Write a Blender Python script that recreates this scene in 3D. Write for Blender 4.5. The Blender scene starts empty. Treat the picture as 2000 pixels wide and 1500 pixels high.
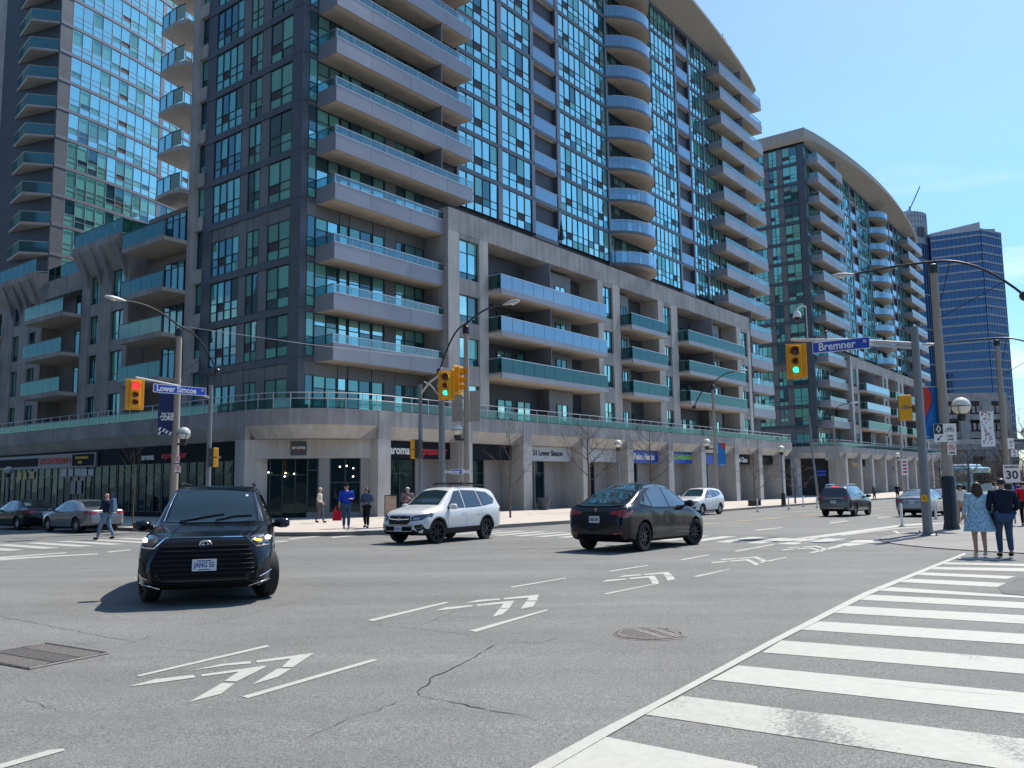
import bpy, bmesh, math, random
from mathutils import Vector, Matrix
from mathutils.bvhtree import BVHTree
from mathutils.geometry import delaunay_2d_cdt
random.seed(7)
R=math.radians
SC=bpy.context.scene
COL=SC.collection
# ---------------------------------------------------------------- camera
F_PX=1625.0; PIT=math.atan(185/1625.0); ROLL=0.012; EYE=1.65; SLOPE=0.0135
def _basis():
    f=Vector((0,math.cos(PIT),math.sin(PIT))); u0=Vector((0,-math.sin(PIT),math.cos(PIT))); r0=Vector((1,0,0))
    c,s=math.cos(ROLL),math.sin(ROLL)
    return c*r0-s*u0, s*r0+c*u0, f
CR,CU,CF=_basis()
camd=bpy.data.cameras.new('camera'); cam=bpy.data.objects.new('camera',camd); COL.objects.link(cam)
camd.sensor_width=36; camd.lens=F_PX/2000*36; camd.clip_end=6000; camd.clip_start=0.05
m=Matrix((CR,CU,-CF)).transposed().to_4x4(); m.translation=Vector((0,0,EYE)); cam.matrix_world=m
SC.camera=cam
SC.render.resolution_x=1024; SC.render.resolution_y=768
# ---------------------------------------------------------------- light
SUN_AZ=R(41.8); SUN_EL=R(55)
w=bpy.data.worlds.new('World'); SC.world=w; w.use_nodes=True
nt=w.node_tree; nt.nodes.clear()
out=nt.nodes.new('ShaderNodeOutputWorld'); bg=nt.nodes.new('ShaderNodeBackground'); sky=nt.nodes.new('ShaderNodeTexSky')
sky.sky_type='NISHITA'; sky.sun_disc=False; sky.sun_elevation=SUN_EL; sky.sun_rotation=SUN_AZ
sky.air_density=1.15; sky.dust_density=.4; sky.ozone_density=1.6; sky.altitude=80
bg.inputs['Strength'].default_value=0.14
# thin fair-weather clouds low over the horizon
tc=nt.nodes.new('ShaderNodeTexCoord'); sep=nt.nodes.new('ShaderNodeSeparateXYZ'); nt.links.new(tc.outputs['Generated'],sep.inputs[0])
mp=nt.nodes.new('ShaderNodeMapping'); mp.inputs['Scale'].default_value=(1.6,1.6,7.0); nt.links.new(tc.outputs['Generated'],mp.inputs[0])
no=nt.nodes.new('ShaderNodeTexNoise'); no.inputs['Scale'].default_value=2.3; no.inputs['Detail'].default_value=9; no.inputs['Roughness'].default_value=.58; nt.links.new(mp.outputs[0],no.inputs['Vector'])
cr=nt.nodes.new('ShaderNodeMapRange'); cr.inputs['From Min'].default_value=.53; cr.inputs['From Max'].default_value=.72; nt.links.new(no.outputs['Fac'],cr.inputs['Value'])
el=nt.nodes.new('ShaderNodeMapRange'); el.inputs['From Min'].default_value=.36; el.inputs['From Max'].default_value=.05; nt.links.new(sep.outputs['Z'],el.inputs['Value'])
mu=nt.nodes.new('ShaderNodeMath'); mu.operation='MULTIPLY'; nt.links.new(cr.outputs[0],mu.inputs[0]); nt.links.new(el.outputs[0],mu.inputs[1])
mx=nt.nodes.new('ShaderNodeMixRGB'); nt.links.new(mu.outputs[0],mx.inputs['Fac']); nt.links.new(sky.outputs[0],mx.inputs['Color1']); mx.inputs['Color2'].default_value=(7.0,7.3,7.8,1)
hs=nt.nodes.new('ShaderNodeHueSaturation'); hs.inputs['Saturation'].default_value=1.1; hs.inputs['Value'].default_value=1.0
tn=nt.nodes.new('ShaderNodeValToRGB'); nt.links.new(sep.outputs['Z'],tn.inputs['Fac'])   # cooler, thinner haze low in the sky
e_=tn.color_ramp.elements; e_[0].position=0.0; e_[0].color=(.50,.62,.80,1); e_[1].position=.62; e_[1].color=(1,1,1,1); q_=e_.new(.18); q_.color=(.60,.76,.92,1); q_=e_.new(.36); q_.color=(.84,.94,1,1)
tm_=nt.nodes.new('ShaderNodeMixRGB'); tm_.blend_type='MULTIPLY'; tm_.inputs['Fac'].default_value=1; nt.links.new(sky.outputs[0],tm_.inputs['Color1']); nt.links.new(tn.outputs['Color'],tm_.inputs['Color2']); nt.links.new(tm_.outputs[0],mx.inputs['Color1'])
nt.links.new(mx.outputs[0],hs.inputs['Color']); nt.links.new(hs.outputs[0],bg.inputs['Color']); nt.links.new(bg.outputs[0],out.inputs[0])
sd=bpy.data.lights.new('sun','SUN'); sd.energy=4.4; sd.angle=R(.53); sd.color=(1,.95,.87)
so=bpy.data.objects.new('sun',sd); COL.objects.link(so)
sdir=Vector((math.sin(SUN_AZ)*math.cos(SUN_EL),math.cos(SUN_AZ)*math.cos(SUN_EL),math.sin(SUN_EL)))
so.rotation_euler=(-sdir).to_track_quat('-Z','Y').to_euler(); so.location=(30,30,80)
vs=SC.view_settings; SC.display_settings.display_device='sRGB'; vs.view_transform='Standard'; vs.look='None'; vs.exposure=0.45; vs.gamma=1; vs.use_curve_mapping=False
SC.cycles.max_bounces=6; SC.cycles.transparent_max_bounces=12; SC.cycles.caustics_reflective=False; SC.cycles.caustics_refractive=False
# ---------------------------------------------------------------- frames
def ray(x,y): return CF+CR*((x-1000)/F_PX)-CU*((y-750)/F_PX)
def gdip(x): return 0.0
def gz(x,y): return -SLOPE*max(-60,min(y,120.0))+gdip(x)
def G(x,y,dz=0.0):
    d=ray(x,y); e=0.0
    for _ in range(8):
        t=(dz+e-EYE)/(d.z+SLOPE*d.y); p=Vector((0,0,EYE))+t*d; e=gdip(p.x)
    if p.y>120: t=(gz(0,200)+dz-EYE)/d.z; p=Vector((0,0,EYE))+t*d
    return p
def PT(x,y,Y):
    d=ray(x,y); return Vector((0,0,EYE))+d*(Y/d.y)
AZB=R(37.7); U2=Vector((math.sin(AZB),math.cos(AZB))); V2=Vector((-math.cos(AZB),math.sin(AZB)))
_d=ray(579,930); C0=Vector((_d.x/_d.y*49.0,49.0))
BROT=math.atan2(U2.y,U2.x)
def ST(s,t,dz=0.0):
    q=C0+s*U2+t*V2; return Vector((q.x,q.y,gz(q.x,q.y)+dz))
# ---------------------------------------------------------------- object helpers
def tag(o,label=None,cat=None,group=None,kind=None):
    if label: o['label']=label
    if cat: o['category']=cat
    if group: o['group']=group
    if kind: o['kind']=kind
    return o
def empty(name,loc=(0,0,0),rz=0,label=None,cat=None,group=None,rot=None):
    o=bpy.data.objects.new(name,None); COL.objects.link(o); o.location=loc; o.rotation_euler=rot if rot else (0,0,rz); o.empty_display_size=.3
    return tag(o,label,cat,group)
def link(name,me,mat=None,parent=None,loc=None,rot=None,kind=None,label=None):
    if mat is not None and not me.materials: me.materials.append(mat)
    o=bpy.data.objects.new(name,me); COL.objects.link(o)
    if parent: o.parent=parent
    if loc is not None: o.location=loc
    if rot is not None: o.rotation_euler=rot
    if kind: o['kind']=kind
    if label: o['label']=label
    return o
def copy_tree(o,parent=None):
    c=o.copy(); COL.objects.link(c)
    if parent: c.parent=parent
    for ch in list(o.children): copy_tree(ch,c)
    return c
class MB:
    def __init__(s): s.v=[]; s.f=[]; s.sm=False
    def box(s,x0,x1,y0,y1,z0,z1):
        n=len(s.v); s.v+=[(x0,y0,z0),(x1,y0,z0),(x1,y1,z0),(x0,y1,z0),(x0,y0,z1),(x1,y0,z1),(x1,y1,z1),(x0,y1,z1)]
        s.f+=[(n,n+3,n+2,n+1),(n+4,n+5,n+6,n+7),(n,n+1,n+5,n+4),(n+1,n+2,n+6,n+5),(n+2,n+3,n+7,n+6),(n+3,n,n+4,n+7)]; return s
    def quad(s,a,b,c,d):
        n=len(s.v); s.v+=[tuple(a),tuple(b),tuple(c),tuple(d)]; s.f.append((n,n+1,n+2,n+3)); return s
    def hexa(s,p):   # 8 corners, bottom 4 ccw then top 4
        n=len(s.v); s.v+=[tuple(q) for q in p]
        s.f+=[(n,n+3,n+2,n+1),(n+4,n+5,n+6,n+7),(n,n+1,n+5,n+4),(n+1,n+2,n+6,n+5),(n+2,n+3,n+7,n+6),(n+3,n,n+4,n+7)]; return s
    def prism(s,poly,z0,z1):
        n=len(s.v); k=len(poly); s.v+=[(p[0],p[1],z0) for p in poly]+[(p[0],p[1],z1) for p in poly]
        s.f.append(tuple(range(n+k-1,n-1,-1))); s.f.append(tuple(range(n+k,n+2*k)))
        for i in range(k): j=(i+1)%k; s.f.append((n+i,n+j,n+k+j,n+k+i))
        return s
    def tube(s,pts,rad,seg=8,cap=True):
        pts=[Vector(p) for p in pts]; n0=len(s.v)
        if not hasattr(rad,'__len__'): rad=[rad]*len(pts)
        prev=None
        for i,p in enumerate(pts):
            t=(pts[min(i+1,len(pts)-1)]-pts[max(i-1,0)]).normalized()
            if prev is None:
                a=Vector((0,0,1)) if abs(t.z)<.9 else Vector((1,0,0)); x=t.cross(a).normalized()
            else: x=(prev-t*prev.dot(t)).normalized()
            prev=x; y=t.cross(x)
            for k in range(seg):
                a=2*math.pi*k/seg; s.v.append(tuple(p+rad[i]*(math.cos(a)*x+math.sin(a)*y)))
        for i in range(len(pts)-1):
            for k in range(seg):
                a=n0+i*seg+k; b=n0+i*seg+(k+1)%seg; s.f.append((a,b,b+seg,a+seg))
        if cap:
            s.f.append(tuple(range(n0+seg-1,n0-1,-1))); e=n0+(len(pts)-1)*seg; s.f.append(tuple(range(e,e+seg)))
        return s
    def lathe(s,prof,seg=20,c=(0,0,0),cap=True):
        n0=len(s.v)
        for r,z in prof:
            for k in range(seg):
                a=2*math.pi*k/seg; s.v.append((c[0]+r*math.cos(a),c[1]+r*math.sin(a),c[2]+z))
        for i in range(len(prof)-1):
            for k in range(seg):
                a=n0+i*seg+k; b=n0+i*seg+(k+1)%seg; s.f.append((a,b,b+seg,a+seg))
        if cap: s.f.append(tuple(range(n0+seg-1,n0-1,-1))); e=n0+(len(prof)-1)*seg; s.f.append(tuple(range(e,e+seg)))
        return s
    def sphere(s,c,r,seg=16,rings=9,sz=1):
        return s.lathe([(max(1e-4,r*math.sin(math.pi*i/rings)),-sz*r*math.cos(math.pi*i/rings)) for i in range(rings+1)],seg,c)
    def mesh(s,name='mesh',smooth=False,bevel=0):
        me=bpy.data.meshes.new(name); me.from_pydata(s.v,[],s.f); me.update()
        if bevel:
            bm=bmesh.new(); bm.from_mesh(me); bmesh.ops.bevel(bm,geom=list(bm.edges),offset=bevel,segments=1,affect='EDGES'); bm.to_mesh(me); bm.free()
        if smooth:
            me.polygons.foreach_set('use_smooth',[True]*len(me.polygons)); sharp(me)
        return me
    def build(s,name,mat,parent=None,smooth=False,loc=None,rot=None,kind=None,label=None,bevel=0):
        return link(name,s.mesh(name,smooth,bevel),mat,parent,loc,rot,kind,label)
TMP=bpy.data.scenes.new('scratch')
def evaluated(o):
    """mesh of an object after its modifiers, worked out in a small scratch scene"""
    with bpy.context.temp_override(scene=TMP,view_layer=TMP.view_layers[0]):
        dg=bpy.context.evaluated_depsgraph_get(); dg.update(); return bpy.data.meshes.new_from_object(o.evaluated_get(dg))
def sharp(me,ang=40):
    try: me.set_sharp_from_angle(angle=R(ang))
    except Exception: pass
def text_mesh(txt,size,mat,parent,loc,rot,name='lettering',bold=0.0,ext=.004,align='CENTER',sx=1.0,shear=0,kind=None):
    cu=bpy.data.curves.new('txt','FONT'); cu.body=txt; cu.size=size; cu.align_x=align; cu.align_y='CENTER'; cu.extrude=ext; cu.offset=bold; cu.resolution_u=3; cu.shear=shear
    o=bpy.data.objects.new('txt',cu); TMP.collection.objects.link(o); me=evaluated(o); bpy.data.objects.remove(o); bpy.data.curves.remove(cu)
    me.materials.clear(); t=link(name,me,mat,parent,loc,rot,kind); t.scale=(sx,1,1); return t
# ---------------------------------------------------------------- materials
def newmat(name):
    m=bpy.data.materials.new(name); m.use_nodes=True; nt=m.node_tree; b=nt.nodes['Principled BSDF']; return m,nt,b
def mat(name,col,rough=.6,metal=0,spec=.5,noise=0,nscale=8,stretch=None,bump=0,bscale=60,coat=0,emit=None,estr=0,trans=0,alpha=1,col2=None,objvar=0,detail=5):
    m,nt,b=newmat(name); L=nt.links.new
    b.inputs['Roughness'].default_value=rough; b.inputs['Metallic'].default_value=metal; b.inputs['Specular IOR Level'].default_value=spec
    b.inputs['Base Color'].default_value=(*col,1)
    if coat: b.inputs['Coat Weight'].default_value=coat; b.inputs['Coat Roughness'].default_value=.04
    if emit: b.inputs['Emission Color'].default_value=(*emit,1); b.inputs['Emission Strength'].default_value=estr
    if trans: b.inputs['Transmission Weight'].default_value=trans
    if noise or bump:
        tc=nt.nodes.new('ShaderNodeTexCoord'); mp=nt.nodes.new('ShaderNodeMapping'); L(tc.outputs['Object'],mp.inputs[0])
        if stretch: mp.inputs['Scale'].default_value=stretch
        src=None
        if noise:
            n=nt.nodes.new('ShaderNodeTexNoise'); n.inputs['Scale'].default_value=nscale; n.inputs['Detail'].default_value=detail; n.inputs['Roughness'].default_value=.62; L(mp.outputs[0],n.inputs['Vector'])
            c2=col2 or tuple(c*(1-noise) for c in col); c1=tuple(min(1,c*(1+noise*.5)) for c in col)
            r=nt.nodes.new('ShaderNodeMapRange'); r.inputs['From Min'].default_value=.32; r.inputs['From Max'].default_value=.68; L(n.outputs['Fac'],r.inputs['Value'])
            mx=nt.nodes.new('ShaderNodeMixRGB'); mx.inputs['Color1'].default_value=(*c2,1); mx.inputs['Color2'].default_value=(*c1,1); L(r.outputs[0],mx.inputs['Fac'])
            src=mx.outputs[0]; L(src,b.inputs['Base Color'])
        if bump:
            n=nt.nodes.new('ShaderNodeTexNoise'); n.inputs['Scale'].default_value=bscale; n.inputs['Detail'].default_value=4; L(tc.outputs['Object'],n.inputs['Vector'])
            bp=nt.nodes.new('ShaderNodeBump'); bp.inputs['Strength'].default_value=bump; bp.inputs['Distance'].default_value=.01; L(n.outputs['Fac'],bp.inputs['Height']); L(bp.outputs[0],b.inputs['Normal'])
    if objvar:
        oi=nt.nodes.new('ShaderNodeObjectInfo'); mr=nt.nodes.new('ShaderNodeMapRange'); mr.inputs['To Min'].default_value=1-objvar; mr.inputs['To Max'].default_value=1+objvar*.6; L(oi.outputs['Random'],mr.inputs['Value'])
        hv=nt.nodes.new('ShaderNodeHueSaturation'); L(mr.outputs[0],hv.inputs['Value'])
        s=b.inputs['Base Color']
        if s.links: L(s.links[0].from_socket,hv.inputs['Color'])
        else: hv.inputs['Color'].default_value=(*col,1)
        L(hv.outputs[0],s)
    return m
def pane_mat(name,inner,refl=(.62,.86,.92),f0=.34,var=.35,curtain=True):
    """coated window glass: reflection over whatever hangs inside (blind, curtain or a dark room)"""
    m,nt,b=newmat(name); L=nt.links.new; nt.nodes.remove(b); o=nt.nodes['Material Output']
    df=nt.nodes.new('ShaderNodeBsdfDiffuse'); gl=nt.nodes.new('ShaderNodeBsdfGlossy'); gl.inputs['Color'].default_value=(*refl,1); gl.inputs['Roughness'].default_value=.03
    tc=nt.nodes.new('ShaderNodeTexCoord'); mp=nt.nodes.new('ShaderNodeMapping'); mp.inputs['Scale'].default_value=(9,9,.15); L(tc.outputs['Object'],mp.inputs[0])
    n=nt.nodes.new('ShaderNodeTexNoise'); n.inputs['Scale'].default_value=1.5; n.inputs['Detail'].default_value=2; L(mp.outputs[0],n.inputs['Vector'])
    oi=nt.nodes.new('ShaderNodeObjectInfo'); ad=nt.nodes.new('ShaderNodeMath'); ad.operation='ADD'; L(oi.outputs['Random'],ad.inputs[0]); L(n.outputs['Fac'],ad.inputs[1])
    mr=nt.nodes.new('ShaderNodeMapRange'); mr.inputs['From Min'].default_value=.3; mr.inputs['From Max'].default_value=1.5; mr.inputs['To Min'].default_value=1-var; mr.inputs['To Max'].default_value=1+var; L(ad.outputs[0],mr.inputs['Value'])
    hv=nt.nodes.new('ShaderNodeHueSaturation'); hv.inputs['Color'].default_value=(*inner,1); L(mr.outputs[0],hv.inputs['Value']); L(hv.outputs[0],df.inputs['Color'])
    n2=nt.nodes.new('ShaderNodeTexNoise'); n2.inputs['Scale'].default_value=.9; n2.inputs['Detail'].default_value=1; L(tc.outputs['Object'],n2.inputs['Vector'])
    bp=nt.nodes.new('ShaderNodeBump'); bp.inputs['Strength'].default_value=.12; bp.inputs['Distance'].default_value=.05; L(n2.outputs['Fac'],bp.inputs['Height']); L(bp.outputs[0],gl.inputs['Normal'])
    lw=nt.nodes.new('ShaderNodeFresnel'); lw.inputs['IOR'].default_value=1.5
    ma=nt.nodes.new('ShaderNodeMapRange'); ma.inputs['From Min'].default_value=.04; ma.inputs['To Min'].default_value=f0; ma.inputs['To Max'].default_value=1; L(lw.outputs[0],ma.inputs['Value'])
    mx=nt.nodes.new('ShaderNodeMixShader'); L(ma.outputs[0],mx.inputs[0]); L(df.outputs[0],mx.inputs[1]); L(gl.outputs[0],mx.inputs[2]); L(mx.outputs[0],o.inputs[0]); return m
def rail_glass(name,tint,opac=.45,refl=(.6,.8,.85)):
    m,nt,b=newmat(name); L=nt.links.new; nt.nodes.remove(b); o=nt.nodes['Material Output']
    tr=nt.nodes.new('ShaderNodeBsdfTransparent'); tr.inputs[0].default_value=(*tint,1)
    df=nt.nodes.new('ShaderNodeBsdfDiffuse'); df.inputs[0].default_value=(*[c*.22 for c in tint],1)
    gl=nt.nodes.new('ShaderNodeBsdfGlossy'); gl.inputs[0].default_value=(*refl,1); gl.inputs['Roughness'].default_value=.05
    a=nt.nodes.new('ShaderNodeMixShader'); a.inputs[0].default_value=opac*.6; L(tr.outputs[0],a.inputs[1]); L(df.outputs[0],a.inputs[2])
    fr=nt.nodes.new('ShaderNodeFresnel'); fr.inputs[0].default_value=1.7
    ma=nt.nodes.new('ShaderNodeMath'); ma.operation='ADD'; ma.inputs[1].default_value=opac*.35; ma.use_clamp=True; L(fr.outputs[0],ma.inputs[0])
    c=nt.nodes.new('ShaderNodeMixShader'); L(ma.outputs[0],c.inputs[0]); L(a.outputs[0],c.inputs[1]); L(gl.outputs[0],c.inputs[2]); L(c.outputs[0],o.inputs[0]); return m
def concrete(name,col,streak=.35):
    m,nt,b=newmat(name); L=nt.links.new; b.inputs['Roughness'].default_value=.85
    tc=nt.nodes.new('ShaderNodeTexCoord'); mp=nt.nodes.new('ShaderNodeMapping'); mp.inputs['Scale'].default_value=(2.2,2.2,.16); L(tc.outputs['Object'],mp.inputs[0])
    n=nt.nodes.new('ShaderNodeTexNoise'); n.inputs['Scale'].default_value=1.3; n.inputs['Detail'].default_value=7; n.inputs['Roughness'].default_value=.65; L(mp.outputs[0],n.inputs['Vector'])
    n2=nt.nodes.new('ShaderNodeTexNoise'); n2.inputs['Scale'].default_value=.5; n2.inputs['Detail'].default_value=6; L(tc.outputs['Object'],n2.inputs['Vector'])
    mu=nt.nodes.new('ShaderNodeMath'); mu.operation='MULTIPLY'; L(n.outputs['Fac'],mu.inputs[0]); L(n2.outputs['Fac'],mu.inputs[1])
    r=nt.nodes.new('ShaderNodeMapRange'); r.inputs['From Min'].default_value=.13; r.inputs['From Max'].default_value=.36; L(mu.outputs[0],r.inputs['Value'])
    mx=nt.nodes.new('ShaderNodeMixRGB'); mx.inputs['Color1'].default_value=(*[c*(1-streak) for c in col],1); mx.inputs['Color2'].default_value=(*[min(1,c*1.08) for c in col],1); L(r.outputs[0],mx.inputs['Fac']); L(mx.outputs[0],b.inputs['Base Color'])
    n3=nt.nodes.new('ShaderNodeTexNoise'); n3.inputs['Scale'].default_value=25; L(tc.outputs['Object'],n3.inputs['Vector']); bp=nt.nodes.new('ShaderNodeBump'); bp.inputs['Strength'].default_value=.25; bp.inputs['Distance'].default_value=.01; L(n3.outputs['Fac'],bp.inputs['Height']); L(bp.outputs[0],b.inputs['Normal'])
    return m
M={}
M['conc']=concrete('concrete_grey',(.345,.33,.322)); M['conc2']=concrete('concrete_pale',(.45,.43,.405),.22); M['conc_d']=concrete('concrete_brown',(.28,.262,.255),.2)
M['panel']=mat('metal_panel_slate',(.078,.094,.118),.45,.15,noise=.18,nscale=.7); M['panel2']=mat('metal_panel_taupe',(.155,.16,.168),.5,.05,noise=.15,nscale=.6,objvar=.14)
M['fascia']=mat('balcony_fascia_metal',(.29,.30,.345),.45,.1,noise=.12,nscale=.4,objvar=.07); M['fasc_side']=M['fascia']
M['soffit']=mat('soffit_render',(.56,.49,.41),.85,noise=.14,nscale=1.2)
M['beam']=mat('spandrel_metal',(.13,.135,.155),.45,.2,noise=.12,nscale=.8); M['pier']=mat('pier_metal',(.22,.225,.26),.45,.2)
M['frame']=mat('window_frame_dark',(.028,.055,.065),.4,.3); M['louvre']=mat('vent_louvre',(.05,.04,.045),.6)
M['rail']=mat('rail_steel',(.5,.52,.53),.3,.7); M['white']=mat('white_metal',(.72,.73,.72),.4)
M['dark']=mat('dark_recess',(.035,.035,.045),.7); M['recess']=mat('recess_wall',(.06,.07,.09),.6)
M['roof']=mat('roof_beige',(.36,.335,.30),.8,noise=.1,nscale=1.5)
M['p_sky']=pane_mat('pane_clear_blue',(.08,.26,.29),(.56,.97,.97),.60,.35); M['p_teal']=pane_mat('pane_teal_curtain',(.13,.40,.35),(.5,.85,.86),.2,.4)
M['p_dark']=pane_mat('pane_dark_room',(.016,.06,.075),(.5,.82,.9),.18,.4); M['p_green']=pane_mat('pane_green_blind',(.14,.33,.25),(.5,.8,.8),.16,.3)
M['rg_blue']=rail_glass('railing_glass_blue',(.38,.55,.62),.75,(.6,.8,.95)); M['rg_teal']=rail_glass('railing_glass_teal',(.20,.45,.42),.3,(.35,.6,.6))
M['rg_clear']=rail_glass('railing_glass_clear',(.4,.68,.70),.35,(.6,.85,.9))
# ================================================================ condo towers
FL=[5.2,9.0,12.05,15.15,18.85]+[18.85+3.12*i for i in range(1,12)]   # slab levels; roof is last
TOP=FL[-1]
_pm={}
def pane_mesh(w,h,mt):
    k=(round(w,2),round(h,2),mt.name)
    if k not in _pm:
        me=MB().box(-w/2,w/2,-.006,.006,-h/2,h/2).mesh('pane'); me.materials.append(mt); _pm[k]=me
    return _pm[k]
FAC=[]
class Facade:
    """a rectangular local frame: a runs along the wall, outward normal is 'out', z up"""
    def __init__(s,root,org,rz,limit=300): s.root=root; s.org=Vector(org); s.rz=rz; s.rest={}; s.n=0; s.limit=limit; FAC.append(s)
    def loc(s,a,o,z):   # o = distance outwards
        c,n=math.cos(s.rz),math.sin(s.rz); return Vector((s.org.x+a*c+o*n, s.org.y+a*n-o*c, z+s.org.z))
    def box(s,mb,a0,a1,o0,o1,z0,z1):
        p=[s.loc(a0,o1,z0),s.loc(a1,o1,z0),s.loc(a1,o0,z0),s.loc(a0,o0,z0)]; q=[Vector((v.x,v.y,z1+s.org.z)) for v in p]; mb.hexa(p+q); return mb
_fm={}
def window(fc,a0,cols,z0,z1,rows,pick,out=0.0,vent=None,fw=.05,depth=.10,indiv=True,name='window'):
    """frame grid with a glass pane in every light. cols: light widths, rows: light heights (bottom up)"""
    W=sum(cols); key=(tuple(round(c,2) for c in cols),tuple(round(r,2) for r in rows),round(fw,3))
    if key not in _fm:
        mb=MB(); H=sum(rows); x=0
        for i in range(len(cols)+1):
            mb.box(x-fw/2 if 0<i<len(cols) else (x if i==0 else x-fw),x+fw/2 if 0<i<len(cols) else (x+fw if i==0 else x),-.06,.05,0,H)
            if i<len(cols): x+=cols[i]
        z=0
        for j in range(len(rows)+1):
            mb.box(fw*.4,W-fw*.4,-.045,.04,max(0,z-fw*.45),min(H,z+fw*.45))
            if j<len(rows): z+=rows[j]
        _fm[key]=mb.mesh('window'); _fm[key].materials.append(M['frame'])
    p=fc.loc(a0,out,z0); wobj=link(name,_fm[key],None,fc.root,p,(0,0,fc.rz))
    x=0
    for i,cw in enumerate(cols):
        z=0
        for j,rh in enumerate(rows):
            mt=M['louvre'] if vent and (i,j) in vent else pick(i,j)
            w,h=cw-fw*.7,rh-fw*.7; cx,cz=x+cw/2,z+rh/2
            tx,tz=random.gauss(0,.006),random.gauss(0,.009)
            if fc.n<fc.limit and indiv:
                fc.n+=1; o=link('pane',pane_mesh(w,h,mt),None,wobj,(cx,.005,cz),(tx,0,tz))
            else:
                q=fc.loc(a0+cx,out,z0+cz); fc.rest.setdefault(mt.name,[]).append((q,w,h,fc.rz+tz,tx))
            z+=rh
        x+=cw
    return wobj
def flush_panes(fcs,root):
    """the lights past the first three hundred: one mesh"""
    mb=MB(); mats=[]; idx=[]
    for fc in list(fcs)+[f for f in FAC if f.root is root and f not in fcs]:
        for mn,L in fc.rest.items():
            if mn not in mats: mats.append(mn)
            for q,w,h,rz,tx in L:
                c,n=math.cos(rz),math.sin(rz); dy=math.sin(tx)*h/2
                pts=[]
                for sx,sz in ((-1,-1),(1,-1),(1,1),(-1,1)):
                    yy=-.006-dy*sz; pts.append((q.x+sx*w/2*c-yy*n,q.y+sx*w/2*n+yy*c,q.z+sz*h/2))
                mb.quad(*pts); idx.append(mats.index(mn))
        fc.rest={}
    if not mb.f: return
    me=mb.mesh('pane')
    for n in mats: me.materials.append(bpy.data.materials[n])
    me.polygons.foreach_set('material_index',idx)
    link('pane',me,None,root,kind='stuff')
def cut(total,n): return [total/n]*n
ROWS=[.62,.55,1.5]
def rrand(*opts):
    """opts: (weight, material)"""
    t=sum(o[0] for o in opts); r=random.random()*t
    for w,m_ in opts:
        r-=w
        if r<=0: return m_
    return opts[-1][1]
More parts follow.
